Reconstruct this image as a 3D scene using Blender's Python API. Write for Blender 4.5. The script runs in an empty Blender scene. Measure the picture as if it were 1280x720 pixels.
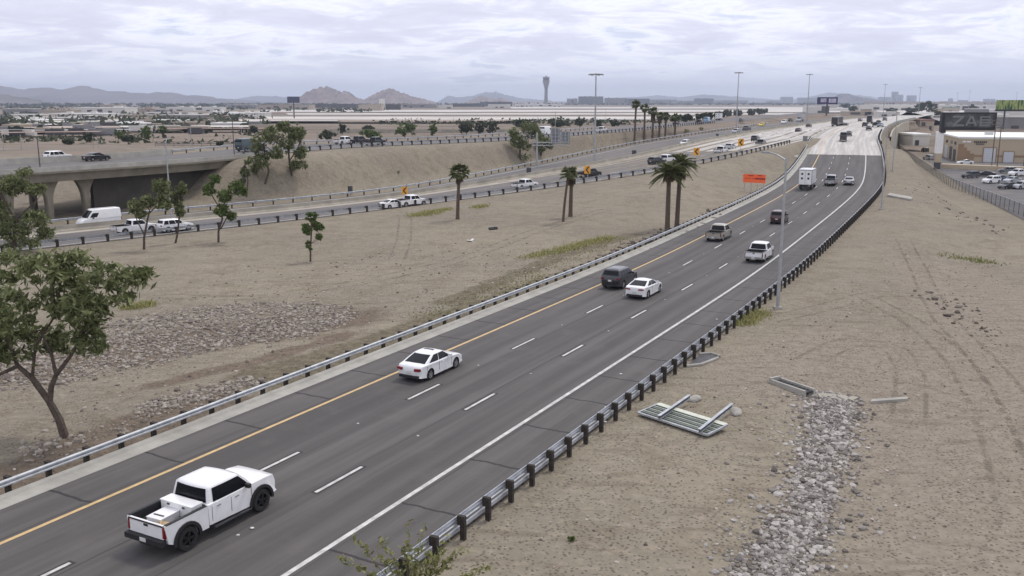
import bpy, bmesh, math, random
import numpy as np
from mathutils import Vector, Matrix
from mathutils.kdtree import KDTree
R = math.radians
SC = bpy.context.scene
COL = SC.collection
rng = np.random.default_rng(7)
random.seed(7)

# ------------------------------------------------------------------ camera
CAM_H, FPX, HOR = 16.3, 1150.0, 127.0
PITCH = math.atan((360 - HOR) / FPX)
cam_d = bpy.data.cameras.new("camera")
cam_d.sensor_width = 36.0
cam_d.lens = 36.0 * FPX / 1280.0
cam_d.clip_start = 0.5
cam_d.clip_end = 60000
cam = bpy.data.objects.new("camera", cam_d)
cam.location = (0, 0, CAM_H)
cam.rotation_euler = (math.pi / 2 - PITCH, 0, 0)
COL.objects.link(cam)
SC.camera = cam

# ------------------------------------------------------------------ light
SUN_EL, SUN_AZ = 60.0, 42.0          # azimuth clockwise from the view direction (+Y)
sun_d = bpy.data.lights.new("sun", 'SUN')
sun_d.energy = 1.5
sun_d.angle = R(10)
sun_d.color = (1.0, 0.95, 0.87)
sun = bpy.data.objects.new("sun", sun_d)
sd = Vector((math.sin(R(SUN_AZ)) * math.cos(R(SUN_EL)), math.cos(R(SUN_AZ)) * math.cos(R(SUN_EL)), math.sin(R(SUN_EL))))
sun.rotation_euler = sd.to_track_quat('Z', 'Y').to_euler()
sun.location = (40, 40, 90)
COL.objects.link(sun)


class NT:
    """small node-tree helper"""
    def __init__(self, tree):
        self.t = tree
        self.t.nodes.clear()

    def n(self, typ, props=None, **ins):
        nd = self.t.nodes.new(typ)
        for k, v in (props or {}).items():
            setattr(nd, k, v)
        for k, v in ins.items():
            key = int(k[1:]) if k[0] == 'i' and k[1:].isdigit() else k.replace('_', ' ')
            self.set(nd.inputs[key], v)
        return nd

    def set(self, sock, v):
        if isinstance(v, bpy.types.NodeSocket):
            self.t.links.new(v, sock)
        elif isinstance(v, (tuple, list)) and sock.type == 'RGBA' and len(v) == 3:
            sock.default_value = (*v, 1)
        else:
            sock.default_value = v

    def math(self, op, a, b=0.0, c=0.0, clamp=False):
        nd = self.n('ShaderNodeMath', {'operation': op, 'use_clamp': clamp}, i0=a, i1=b, i2=c)
        return nd.outputs[0]

    def mix(self, fac, a, b, blend='MIX'):
        nd = self.n('ShaderNodeMix', {'data_type': 'RGBA', 'blend_type': blend})
        self.set(nd.inputs[0], fac)
        self.set(nd.inputs[6], a)
        self.set(nd.inputs[7], b)
        return nd.outputs[2]

    def ramp(self, fac, stops, interp='LINEAR'):
        nd = self.n('ShaderNodeValToRGB', None, Fac=fac)
        cr = nd.color_ramp
        cr.interpolation = interp
        while len(cr.elements) < len(stops):
            cr.elements.new(0.5)
        for e, (p, c) in zip(cr.elements, stops):
            e.position = p
            e.color = (*c, 1) if len(c) == 3 else c
        return nd.outputs[0]

    def noise(self, vec, scale, detail=4, rough=0.55, dist=0.0):
        return self.n('ShaderNodeTexNoise', None, Vector=vec, Scale=scale, Detail=detail, Roughness=rough, Distortion=dist).outputs[0]

    def scale(self, vec, s):
        return self.n('ShaderNodeMapping', None, Vector=vec, Scale=s).outputs[0]

    def step(self, v, lo, hi):
        nd = self.n('ShaderNodeMapRange', {'interpolation_type': 'SMOOTHSTEP'}, i0=v, i1=lo, i2=hi)
        return nd.outputs[0]


W = bpy.data.worlds.new("World")
SC.world = W
W.use_nodes = True
t = NT(W.node_tree)
sky = t.n('ShaderNodeTexSky', {'sky_type': 'NISHITA', 'sun_disc': False, 'sun_elevation': R(SUN_EL), 'sun_rotation': R(SUN_AZ), 'dust_density': 3.0})
d = t.n('ShaderNodeTexCoord').outputs['Generated']
sep = t.n('ShaderNodeSeparateXYZ', None, Vector=d)
zz = t.math('ADD', t.math('MAXIMUM', sep.outputs[2], 0.0), 0.13)
px = t.math('DIVIDE', sep.outputs[0], zz)
py = t.math('DIVIDE', sep.outputs[1], zz)
cv = t.n('ShaderNodeCombineXYZ', None, X=px, Y=py, Z=0.0).outputs[0]
big = t.noise(cv, 0.85, 8, 0.58, 0.5)
med = t.noise(t.scale(cv, (1.0, 1.15, 1.0)), 2.6, 9, 0.62, 0.7)
dens = t.math('ADD', t.math('MULTIPLY', big, 0.55), t.math('MULTIPLY', med, 0.45))
cloudc = t.ramp(dens, [(0.30, (7.2, 8.7, 12.2)), (0.39, (9.8, 10.3, 12.2)), (0.45, (11.6, 11.7, 12.8)), (0.52, (9.3, 9.4, 11.0)), (0.60, (8.5, 8.5, 10.2)), (0.68, (10.0, 10.0, 11.4))])
# cloud cover thins to a pale even veil low over the horizon
low = t.step(sep.outputs[2], -0.01, 0.06)
veil = t.mix(low, (9.6, 10.0, 11.8), cloudc)
cover = t.step(dens, 0.30, 0.42)
skyc = t.mix(t.math('MAXIMUM', cover, 0.82), sky.outputs[0], veil)
bg = t.n('ShaderNodeBackground', None, Color=skyc, Strength=0.088)
out = t.n('ShaderNodeOutputWorld', None, Surface=bg.outputs[0])

SC.view_settings.view_transform = 'Standard'
SC.view_settings.look = 'None'
SC.view_settings.exposure = 0.14
SC.view_settings.gamma = 1.0
SC.view_settings.use_curve_mapping = False
SC.render.engine = 'CYCLES'
cy = SC.cycles
cy.max_bounces = 5
cy.diffuse_bounces = 2
cy.glossy_bounces = 2
cy.transmission_bounces = 2
cy.volume_bounces = 0
cy.transparent_max_bounces = 8
cy.use_denoising = True
try:
    cy.denoiser = 'OPENIMAGEDENOISE'
    cy.denoising_input_passes = 'RGB_ALBEDO_NORMAL'
except Exception:
    pass
cy.use_adaptive_sampling = False
cy.caustics_reflective = False
cy.caustics_refractive = False

# ------------------------------------------------------------------ pixel -> world helpers
_c, _s = math.cos(PITCH), math.sin(PITCH)


def ray(x, y):
    a, b, e = x - 640.0, FPX, -(y - 360.0)
    v = np.array([a, _c * b + _s * e, -_s * b + _c * e])
    return v / v[1]


def P(x, y, z=0.0):
    v = ray(x, y)
    if callable(z):
        ys = np.geomspace(8, 4000, 6000)
        dz = CAM_H + v[2] * ys - z(ys)
        i = int(np.argmax(dz <= 0))
        return np.array([v[0] * ys[i], ys[i], CAM_H + v[2] * ys[i]])
    k = (z - CAM_H) / v[2]
    return np.array([v[0] * k, k, z])


def at(px, D, y=130):
    v = ray(px, y)
    return v[0] * D, D


def zat(y, D, px=640):
    return CAM_H + ray(px, y)[2] * D


# ------------------------------------------------------------------ object helpers
def tag(o, label=None, cat=None, group=None, kind=None):
    if label: o['label'] = label
    if cat: o['category'] = cat
    if group: o['group'] = group
    if kind: o['kind'] = kind
    return o


def empty(name, loc, rz=0.0):
    o = bpy.data.objects.new(name, None)
    o.empty_display_size = 0.3
    o.location = loc
    o.rotation_euler = (0, 0, rz)
    COL.objects.link(o)
    return o


def link(name, me, parent=None, loc=(0, 0, 0), rot=(0, 0, 0)):
    o = bpy.data.objects.new(name, me)
    o.location = loc
    o.rotation_euler = rot
    if parent is not None:
        o.parent = parent
    COL.objects.link(o)
    return o


def mesh_np(name, V, F, mats=(), smooth=False, mi=None):
    V = np.asarray(V, dtype=np.float32)
    F = np.asarray(F, dtype=np.int32)
    me = bpy.data.meshes.new(name)
    me.vertices.add(len(V))
    me.vertices.foreach_set('co', V.ravel())
    k = F.shape[1]
    me.loops.add(F.size)
    me.loops.foreach_set('vertex_index', F.ravel())
    me.polygons.add(len(F))
    me.polygons.foreach_set('loop_start', np.arange(0, F.size, k, dtype=np.int32))
    me.polygons.foreach_set('use_smooth', np.full(len(F), smooth, dtype=bool))
    for m in mats: me.materials.append(m)
    if mi is not None:
        me.polygons.foreach_set('material_index', np.asarray(mi, dtype=np.int32))
    me.update(calc_edges=True)
    me.validate()
    return me


class MB:
    def __init__(self):
        self.v, self.f, self.m = [], [], []

    def add(self, vs, fs, mat=0):
        b = len(self.v)
        self.v.extend([tuple(map(float, q)) for q in vs])
        for f in fs:
            self.f.append(tuple(b + i for i in f))
            self.m.append(mat)
        return self

    def box(self, c, s, mat=0, M=None):
        x, y, z = s[0] / 2, s[1] / 2, s[2] / 2
        vs = [(-x, -y, -z), (x, -y, -z), (x, y, -z), (-x, y, -z), (-x, -y, z), (x, -y, z), (x, y, z), (-x, y, z)]
        if M is not None: vs = [tuple(M @ Vector(q)) for q in vs]
        vs = [(q[0] + c[0], q[1] + c[1], q[2] + c[2]) for q in vs]
        return self.add(vs, [(0, 3, 2, 1), (4, 5, 6, 7), (0, 1, 5, 4), (1, 2, 6, 5), (2, 3, 7, 6), (3, 0, 4, 7)], mat)

    def tube(self, pts, rad, n=8, mat=0, cap=True):
        pts = [Vector(p) for p in pts]
        if not hasattr(rad, '__len__'): rad = [rad] * len(pts)
        rings = []
        for i, p in enumerate(pts):
            d = (pts[min(i + 1, len(pts) - 1)] - pts[max(i - 1, 0)])
            d = d.normalized() if d.length > 1e-9 else Vector((0, 0, 1))
            u = d.cross(Vector((0.31, 0.95, 0.02)))
            if u.length < 1e-3: u = d.cross(Vector((1, 0, 0)))
            u.normalize()
            w = d.cross(u)
            rings.append([p + (u * math.cos(a) + w * math.sin(a)) * rad[i] for a in [2 * math.pi * k / n for k in range(n)]])
        vs = [q for r in rings for q in r]
        fs = []
        for i in range(len(pts) - 1):
            for k in range(n):
                a, b = i * n + k, i * n + (k + 1) % n
                fs.append((a, a + n, b + n, b))
        if cap:
            fs.append(tuple(range(n)))
            fs.append(tuple(range((len(pts) - 1) * n, len(pts) * n))[::-1])
        return self.add(vs, fs, mat)

    def prism(self, poly, fn0, fn1, mat=0):
        """poly of 2-d points mapped by two functions to the two end faces"""
        n = len(poly)
        vs = [fn0(*p) for p in poly] + [fn1(*p) for p in poly]
        fs = [tuple(range(n))[::-1], tuple(range(n, 2 * n))]
        fs += [(i, (i + 1) % n, n + (i + 1) % n, n + i) for i in range(n)]
        return self.add(vs, fs, mat)

    def mesh(self, name, mats, smooth=False, ang=40):
        me = bpy.data.meshes.new(name)
        me.from_pydata(self.v, [], self.f)
        for m in (mats if isinstance(mats, (list, tuple)) else [mats]): me.materials.append(m)
        me.polygons.foreach_set('material_index', np.array(self.m, dtype=np.int32))
        bm = bmesh.new(); bm.from_mesh(me)
        bmesh.ops.recalc_face_normals(bm, faces=bm.faces)
        bm.to_mesh(me); bm.free()
        if smooth:
            me.polygons.foreach_set('use_smooth', np.ones(len(me.polygons), dtype=bool))
            me.set_sharp_from_angle(angle=R(ang))
        me.update()
        return me

    def build(self, name, mats, parent=None, loc=(0, 0, 0), rot=(0, 0, 0), smooth=False):
        return link(name, self.mesh(name, mats, smooth), parent, loc, rot)


# ------------------------------------------------------------------ materials
MATS = {}


def pmat(name, col, rough=0.7, var=0.0, vscale=3.0, bump=0.0, bscale=30.0, metal=0.0, coat=0.0, spec=0.5, island=0.0, dirt=None):
    if name in MATS: return MATS[name]
    m = bpy.data.materials.new(name)
    m.use_nodes = True
    t = NT(m.node_tree)
    oc = t.n('ShaderNodeTexCoord').outputs['Object']
    c = (*col, 1)
    if var:
        nz = t.noise(oc, vscale, 5, 0.6)
        c = t.mix(t.step(nz, 0.3, 0.7), tuple(max(0, q * (1 - var)) for q in col), tuple(min(1, q * (1 + var)) for q in col))
    if island:
        rd = t.n('ShaderNodeNewGeometry').outputs['Random Per Island']
        c = t.mix(1.0, c, t.ramp(rd, [(0, (1 - island,) * 3), (1, (1 + island,) * 3)]), 'MULTIPLY')
    if dirt:
        nz = t.noise(oc, dirt[2], 6, 0.7)
        c = t.mix(t.math('MULTIPLY', t.step(nz, 0.45, 0.75), dirt[1]), c, dirt[0])
    b = t.n('ShaderNodeBsdfPrincipled', None, Base_Color=c, Roughness=rough, Metallic=metal)
    b.inputs['Coat Weight'].default_value = coat
    b.inputs['Specular IOR Level'].default_value = spec
    if bump:
        bp = t.n('ShaderNodeBump', None, Strength=bump, Distance=0.02, Height=t.noise(oc, bscale, 6, 0.6))
        t.set(b.inputs['Normal'], bp.outputs[0])
    t.n('ShaderNodeOutputMaterial', None, Surface=b.outputs[0])
    MATS[name] = m
    return m


def leafmat(name, a, b, c):
    """foliage: each leaf its own tone between three greens"""
    if name in MATS: return MATS[name]
    m = bpy.data.materials.new(name)
    m.use_nodes = True
    t = NT(m.node_tree)
    rd = t.n('ShaderNodeNewGeometry').outputs['Random Per Island']
    oc = t.n('ShaderNodeTexCoord').outputs['Object']
    nz = t.noise(oc, 0.9, 3)
    k = t.math('ADD', t.math('MULTIPLY', rd, 0.6), t.math('MULTIPLY', nz, 0.4))
    col = t.ramp(k, [(0.2, a), (0.5, b), (0.85, c)])
    d = t.n('ShaderNodeBsdfPrincipled', None, Base_Color=col, Roughness=0.65)
    d.inputs['Specular IOR Level'].default_value = 0.25
    tr = t.n('ShaderNodeBsdfTranslucent', None, Color=col)
    mx = t.n('ShaderNodeMixShader', None, Fac=0.25, i1=d.outputs[0], i2=tr.outputs[0])
    t.n('ShaderNodeOutputMaterial', None, Surface=mx.outputs[0])
    MATS[name] = m
    return m


GALV = pmat('galvanised_steel', (0.42, 0.44, 0.46), 0.5, 0.2, 2.0, metal=0.35)
POSTM = pmat('creosote_post', (0.035, 0.028, 0.022), 0.9, 0.4, 6.0, bump=0.4)
CONC = pmat('concrete', (.35, .338, .30), 0.9, 0.14, 0.6, bump=0.25, bscale=12, dirt=((0.2, 0.18, 0.15), 0.35, 0.4))
CONCD = pmat('weathered_concrete', (0.34, 0.315, 0.26), 0.9, 0.18, 0.35, bump=0.25, bscale=8, dirt=((0.16, 0.14, 0.11), 0.4, 0.25))
WHITE = pmat('white_plaster', (0.78, 0.77, 0.74), 0.8, 0.06, 0.2)
DARKG = pmat('dark_grey_metal', (0.06, 0.06, 0.065), 0.6, 0.2, 3)
STEELP = pmat('grey_pole_steel', (0.36, 0.37, 0.37), 0.5, 0.12, 1.5, metal=0.3)
GLASSD = pmat('dark_window_glass', (0.012, 0.014, 0.018), 0.06, coat=0.3)
BARK = pmat('bark', (0.085, 0.065, 0.05), 0.95, 0.35, 5, bump=0.7, bscale=25)

# ------------------------------------------------------------------ road paths
def resample(pts, step):
    pts = np.asarray(pts, float)
    s = np.r_[0, np.cumsum(np.linalg.norm(np.diff(pts[:, :2], axis=0), axis=1))]
    n = max(3, int(s[-1] / step) + 1)
    q = np.linspace(0, s[-1], n)
    return np.c_[[np.interp(q, s, pts[:, k]) for k in range(3)]].T


def smooth_path(pts, step=1.5, sig=12.0):
    p = resample(pts, step)
    k = int(3 * sig / step)
    w = np.exp(-0.5 * (np.arange(-k, k + 1) * step / sig) ** 2)
    w /= w.sum()
    d0, d1 = p[1] - p[0], p[-1] - p[-2]
    ext = np.r_[[p[0] - d0 * i for i in range(k, 0, -1)], p, [p[-1] + d1 * i for i in range(1, k + 1)]]
    return np.c_[[np.convolve(ext[:, j], w, 'valid') for j in range(3)]].T


def extend(pts, back, fwd):
    pts = [np.array(p, float) for p in pts]
    a = (pts[0] - pts[1]); a[2] = 0; a /= np.linalg.norm(a)
    b = (pts[-1] - pts[-2]); b[2] = 0; b /= np.linalg.norm(b)
    return np.array([pts[0] + a * back] + pts + [pts[-1] + b * fwd])


def normals(p):
    d = np.gradient(p, axis=0)[:, :2]
    d /= np.linalg.norm(d, axis=1)[:, None]
    return np.c_[-d[:, 1], d[:, 0], np.zeros(len(d))], d


def off(p, a):
    n, _ = normals(p)
    return p + n * a


def arc(p):
    return np.r_[0, np.cumsum(np.linalg.norm(np.diff(p[:, :2], axis=0), axis=1))]


zmain = lambda Y: np.interp(Y, [120, 160, 200, 240, 280, 320, 360], [0, .6, 1.8, 3.6, 5.3, 6.6, 7])
mp = [P(*q, zmain) for q in [(355, 720), (640, 537), (917, 360), (960, 330), (1040, 267), (1067, 244), (1079, 230), (1082, 210), (1082.5, 190), (1079, 175), (1086, 164), (1094, 159), (1106, 154), (1125, 150)]]
MAIN = smooth_path(extend(mp, 60, 300), 1.5, 9)        # right edge line of the near carriageway
MA = arc(MAIN)
i0 = int(np.argmin(np.linalg.norm(MAIN[:, :2] - P(355, 720)[:2], axis=1)))
V0 = MA[i0]                                              # arc position of picture bottom
iC = int(np.argmin(np.abs(MAIN[:, 1] - 232)))            # where the concrete deck begins
N_MAIN = len(MAIN)


def cut(p, Y0, Y1):
    return p[(p[:, 1] >= Y0) & (p[:, 1] <= Y1)]


bar_px = [(0, 297, -1), (123, 284, -1), (320, 266, -1), (500, 247, -.6), (640, 224, .4), (740, 207, 1.5), (800, 195.5, 2.6), (880, 176, 4), (960, 162, 5.7), (1010, 155.5, 6.4), (1050, 150, 6.8)]
near_px = [(55, 310, -1), (155, 299, -1), (250, 288, -1), (320, 281, -1), (412, 270, -.8), (530, 255.5, -.3), (640, 241, .4), (730, 229, 1.3), (815, 216, 2.5), (865, 207, 3.4), (905, 199, 4.2), (966, 185, 5.2), (995, 177, 5.8)]
far_px = [(65, 282, -1), (175, 270, -1), (320, 258, -1), (495, 241, -.5), (570, 226, 0), (640, 212.5, .5), (715, 196, 1.3), (790, 180.5, 2.6), (890, 165, 4.5), (960, 155, 6), (1010, 150, 6.6)]
mleft = off(MAIN, 14.6)
tail = [q for q in mleft if 285 < q[1] < 520][::6]
BAR = smooth_path(extend([P(*q) for q in bar_px], 70, 60), 2, 12)
NEAR = smooth_path(extend([P(*q) for q in near_px] + tail, 70, 10), 2, 10)
FARE = smooth_path(extend([P(*q) for q in far_px], 70, 60), 2, 14)
u_px = [(0, 218, 6.3), (150, 209, 6.25), (300, 199, 6.1), (380, 187, 6.8), (480, 182, 6.7), (640, 176, 6.3), (710, 170, 6.5), (790, 164, 6.5), (847, 158, 6.8), (900, 153, 7), (960, 147.5, 7.2)]
UP = smooth_path(extend([P(*q) for q in u_px], 80, 250), 2, 14)     # near edge of the upper road
U_W = 19.0


def ribbon(A, B, n, m):
    """ruled strip between two polylines, n rows along, m across"""
    def rs(p):
        s = arc(p); q = np.linspace(0, s[-1], n)
        return np.c_[[np.interp(q, s, p[:, k]) for k in range(3)]].T
    a, b = rs(A), rs(B)
    w = np.linspace(0, 1, m)[None, :, None]
    return a[:, None] * (1 - w) + b[:, None] * w


# ------------------------------------------------------------------ terrain
def grow(a, b, step, lo, hi, f):
    xs = list(np.arange(a, b + .01, step))
    s = step
    while xs[-1] < hi: s *= f; xs.append(xs[-1] + s)
    s = step
    while xs[0] > lo: s *= f; xs.insert(0, xs[0] - s)
    return np.array(xs)


GX = grow(-110, 175, 1.25, -26000, 26000, 1.10)
GY = grow(14, 300, 1.25, -400, 34000, 1.07)
ctrl = [(300, 640, -.3), (60, 560, -.3), (250, 500, -.9), (500, 430, -.9), (700, 350, -.7), (820, 310, -.2), (900, 265, .9), (955, 225, 2.6), (980, 200, 4.0),
        (100, 450, -.5), (300, 420, -.6), (80, 345, -.8), (250, 350, -.7), (420, 330, -.5), (560, 330, -.2), (560, 285, -.1), (700, 275, .3), (780, 265, .6), (850, 240, 1.8), (900, 220, 3.0), (760, 310, -.1),
        (640, 640, -.25), (760, 640, -.3), (930, 640, -.8), (1200, 640, -.4), (860, 520, -.3), (1030, 560, -.9), (1250, 470, -.8), (1040, 420, -.3), (1150, 350, -.9), (1250, 320, -1.6),
        (1090, 290, -.2), (1140, 260, -1.2), (1200, 250, -2.0), (1280, 270, -2.4), (1240, 228, -2.5), (1180, 225, -2.3), (1140, 205, -1.6), (1150, 190, -2.3), (1220, 205, -2.5), (1280, 205, -2.5)]
cp = np.array([P(*q) for q in ctrl])
extra = [(-150, 60, -.5), (-60, 10, 0), (40, 5, -.5), (120, 60, -1.5), (140, 150, -2.5), (180, 250, -2.5), (260, 330, -2), (-140, 110, -1), (-78, 142, -1.2), (-70, 150, -1), (-62, 158, 0), (-100, 190, 4), (-70, 200, 4.5), (-120, 240, 3.5),
         (-30, 270, 3.5), (20, 340, 3.5), (80, 430, 3.5), (-150, 330, 1), (-60, 400, 1), (40, 520, 1), (160, 600, 1), (300, 420, 0), (-300, 420, 0), (400, 700, 0), (0, 800, 0), (-400, 900, 0), (-250, 200, 1), (-250, 80, 0)]
cp = np.r_[cp, np.array(extra, float)]


def zbase(X, Y):
    X = np.asarray(X, float); Y = np.asarray(Y, float)
    num = np.zeros_like(X); den = np.zeros_like(X)
    for x, y, z in cp:
        w = 1.0 / ((X - x) ** 2 + (Y - y) ** 2 + 25.0) ** 1.7
        num += w * z; den += w
    z = num / den
    D = np.hypot(X, Y)
    k = np.clip((D - 500) / 500, 0, 1)
    return z * (1 - k)


LOTL = sorted([P(1154, 196, -2.42), P(1168, 207, -2.42), P(1205, 236, -2.42), P(1300, 285, -2.42), P(1420, 330, -2.42)], key=lambda q: q[1])


def road_cloud():
    n, _ = normals(MAIN)
    m1 = MAIN[:, 1] < 250
    a = np.concatenate([(MAIN + n * o)[m1] for o in np.arange(-3.6, 15.6, 2.4)])
    m3 = MAIN[:, 1] > 290
    a3 = np.concatenate([(MAIN + n * o)[m3] for o in np.arange(-3.6, 15.6, 2.4)])
    m1 = m1 | m3
    a2 = np.concatenate([(MAIN + n * o)[~m1] for o in np.arange(-3.6, 15.6, 2.4)])
    b = np.concatenate([ribbon(NEAR, BAR, 260, 7).reshape(-1, 3), ribbon(BAR, FARE, 260, 7).reshape(-1, 3)])
    up = UP[UP[:, 1] > 172]
    nn, _ = normals(up)
    c = np.concatenate([up + nn * o for o in np.arange(0, U_W + .1, 2.0)])
    lot = []
    for y in np.arange(120, 330, 4.0):
        x0, x1 = np.interp(y, [p[1] for p in LOTL], [p[0] for p in LOTL]), 240
        lot += [(x, y, -2.42) for x in np.arange(x0, x1, 4.0)]
    return [(a, 2.2, 13.0), (a2, 2.0, 5.0), (a3, 2.0, 1.5), (b, 2.6, 11.0), (c, 2.0, 17.0), (np.array(lot), 3.0, 9.0)]


gx, gy = np.meshgrid(GX, GY)
Z = zbase(gx, gy)
wb = np.ones_like(Z); num = np.zeros_like(Z); den = np.zeros_like(Z)
for pts, flat, bl in road_cloud():
    kd = KDTree(len(pts))
    for i, q in enumerate(pts): kd.insert((q[0], q[1], 0), i)
    kd.balance()
    sel = np.argwhere((gx > pts[:, 0].min() - 40) & (gx < pts[:, 0].max() + 40) & (gy > pts[:, 1].min() - 40) & (gy < pts[:, 1].max() + 40))
    for r, c in sel:
        co, i, dd = kd.find((gx[r, c], gy[r, c], 0))
        if dd < flat + bl:
            k = min(max((dd - flat) / bl, 0), 1)
            w = 1 - k * k * (3 - 2 * k)
            w2 = w / (1.0002 - w)
            num[r, c] += w2 * (pts[i, 2] - 0.09); den[r, c] += w2; wb[r, c] *= (1 - w)
Z = (num + wb * Z) / (den + wb)


def fbm(X, Y, sc, seed):
    r = np.random.default_rng(seed); o = np.zeros_like(X)
    for k in range(6):
        a, ph, f = r.uniform(0, 6.28), r.uniform(0, 6.28), sc * r.uniform(.6, 2.2)
        o += np.sin((X * math.cos(a) + Y * math.sin(a)) * f + ph + np.sin((X * math.sin(a) - Y * math.cos(a)) * f * .7 + ph))
    return o / 6


Z += np.clip(wb, 0, 1) * (fbm(gx, gy, .35, 1) * .13 + fbm(gx, gy, 1.1, 2) * .05) * np.clip(1 - (np.hypot(gx, gy) - 250) / 300, 0, 1)


def tz(x, y):
    i = int(np.clip(np.searchsorted(GX, x) - 1, 0, len(GX) - 2)); j = int(np.clip(np.searchsorted(GY, y) - 1, 0, len(GY) - 2))
    a = (x - GX[i]) / (GX[i + 1] - GX[i]); b = (y - GY[j]) / (GY[j + 1] - GY[j])
    return float((Z[j, i] * (1 - a) + Z[j, i + 1] * a) * (1 - b) + (Z[j + 1, i] * (1 - a) + Z[j + 1, i + 1] * a) * b)


def tzv(x, y):
    i = np.clip(np.searchsorted(GX, x) - 1, 0, len(GX) - 2); j = np.clip(np.searchsorted(GY, y) - 1, 0, len(GY) - 2)
    a = (x - GX[i]) / (GX[i + 1] - GX[i]); b = (y - GY[j]) / (GY[j + 1] - GY[j])
    return (Z[j, i] * (1 - a) + Z[j, i + 1] * a) * (1 - b) + (Z[j + 1, i] * (1 - a) + Z[j + 1, i + 1] * a) * b


def G(px, py):
    """the terrain point seen at a picture position"""
    v = ray(px, py)
    ys = np.geomspace(15, 6000, 5000)
    dz = CAM_H + v[2] * ys - tzv(v[0] * ys, ys)
    i = int(np.argmax(dz <= 0))
    if dz[i] > 0: i = len(ys) - 1
    return np.array([v[0] * ys[i], ys[i], CAM_H + v[2] * ys[i]])


# ground-cover masks carried by the terrain sheet: R scrubby olive soil, G grey compacted gravel, B dark damp soil and painted shade between stones
def band(pxs, wid):
    p = resample([P(*q) for q in pxs], 2.0)
    dmin = np.full(gx.shape, 1e9)
    sel = (gy < 330) & (np.abs(gx) < 180)
    X, Y = gx[sel], gy[sel]; o = np.full(X.shape, 1e9)
    for q in p: o = np.minimum(o, np.hypot(X - q[0], Y - q[1]))
    dmin[sel] = o
    return np.clip(1.4 - dmin / wid, 0, 1)


mR = np.maximum(band([(330, 470), (500, 420), (640, 372), (740, 335), (820, 305)], 2.6) * 1.25, band([(560, 375), (700, 318), (790, 293)], 1.6))
mG = np.maximum(band([(1000, 470), (1100, 430), (1180, 520), (1250, 620), (1270, 720)], 7.0), band([(1180, 330), (1250, 400), (1300, 560)], 6.0))
mB = np.maximum(band([(-60, 600), (40, 590), (150, 540), (260, 500)], 2.6), band([(200, 470), (330, 445), (420, 420)], 1.5))
mB = np.maximum(mB, band([(20, 450), (150, 432), (250, 412), (350, 400), (430, 392)], 5.0) * .9)  # dark gaps of the left stone bed, shade painted into the soil
mB = np.maximum(mB, band([(1040, 500), (1030, 560), (1005, 630), (970, 690), (950, 730)], 1.1))  # the same painted shade beneath the channel stones
mB = np.maximum(mB, band([(575, 415), (700, 365), (800, 318), (900, 262)], 1.0) * .8)
nX, nY = len(GX), len(GY)
idx = np.arange(nX * nY).reshape(nY, nX)
Fq = np.stack([idx[:-1, :-1], idx[:-1, 1:], idx[1:, 1:], idx[1:, :-1]], -1).reshape(-1, 4)

gm = bpy.data.materials.new('desert_ground'); gm.use_nodes = True
t = NT(gm.node_tree)
oc = t.n('ShaderNodeTexCoord').outputs['Object']
n1 = t.noise(oc, 0.05, 6, 0.6); n2 = t.noise(oc, 0.35, 6, 0.65); n3 = t.noise(oc, 2.2, 5, 0.6); n4 = t.noise(oc, 9.0, 4, 0.6)
col = t.mix(t.step(n1, .35, .65), (0.276, 0.250, 0.198), (0.230, 0.212, 0.174))
col = t.mix(t.math('MULTIPLY', t.step(n2, .46, .66), .7), col, (0.198, 0.173, 0.131))
col = t.mix(t.math('MULTIPLY', t.step(n3, .48, .7), .55), col, (0.352, 0.308, 0.248))
at_ = t.n('ShaderNodeAttribute', {'attribute_name': 'cover'}).outputs['Color']
sp = t.n('ShaderNodeSeparateColor', None, Color=at_)
jit = t.math('MULTIPLY', t.math('SUBTRACT', n2, .5), 1.1)
mask = lambda s: t.step(t.math('ADD', s, jit), .35, .75)
col = t.mix(t.math('MULTIPLY', mask(sp.outputs[0]), .9), col, t.mix(t.step(n3, .4, .6), (0.115, 0.105, 0.070), (0.185, 0.160, 0.115)))
col = t.mix(t.math('MULTIPLY', mask(sp.outputs[1]), .8), col, t.mix(t.step(n3, .4, .6), (0.240, 0.212, 0.176), (0.285, 0.255, 0.215)))
col = t.mix(t.math('MULTIPLY', mask(sp.outputs[2]), .8), col, t.mix(t.step(n3, .4, .6), (0.116, 0.090, 0.070), (0.168, 0.132, 0.102)))
# grit: small dark pebbles and their pale neighbours
vo = t.n('ShaderNodeTexVoronoi', {'feature': 'F1'}, Vector=oc, Scale=5.5)
peb = t.math('MULTIPLY', t.math('SUBTRACT', 1.0, t.step(vo.outputs['Distance'], .16, .38)), t.step(t.noise(oc, .8, 3), .30, .50))
col = t.mix(t.math('MULTIPLY', peb, .6), col, (0.076, 0.064, 0.054))
vo2 = t.n('ShaderNodeTexVoronoi', {'feature': 'F1'}, Vector=oc, Scale=2.4)
peb2 = t.math('MULTIPLY', t.math('SUBTRACT', 1.0, t.step(vo2.outputs['Distance'], .10, .24)), t.step(n2, .5, .6))
col = t.mix(t.math('MULTIPLY', peb2, .6), col, (0.080, 0.064, 0.050))
# wind and wheel streaks
st = t.noise(t.scale(oc, (.30, 1.5, 1)), 1.0, 5, .65, .5)
col = t.mix(t.math('MULTIPLY', t.step(st, .53, .64), .45), col, (0.152, 0.126, 0.098))
col = t.mix(t.math('MULTIPLY', t.step(n4, .5, .8), .35), col, (0.360, 0.304, 0.240))
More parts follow.
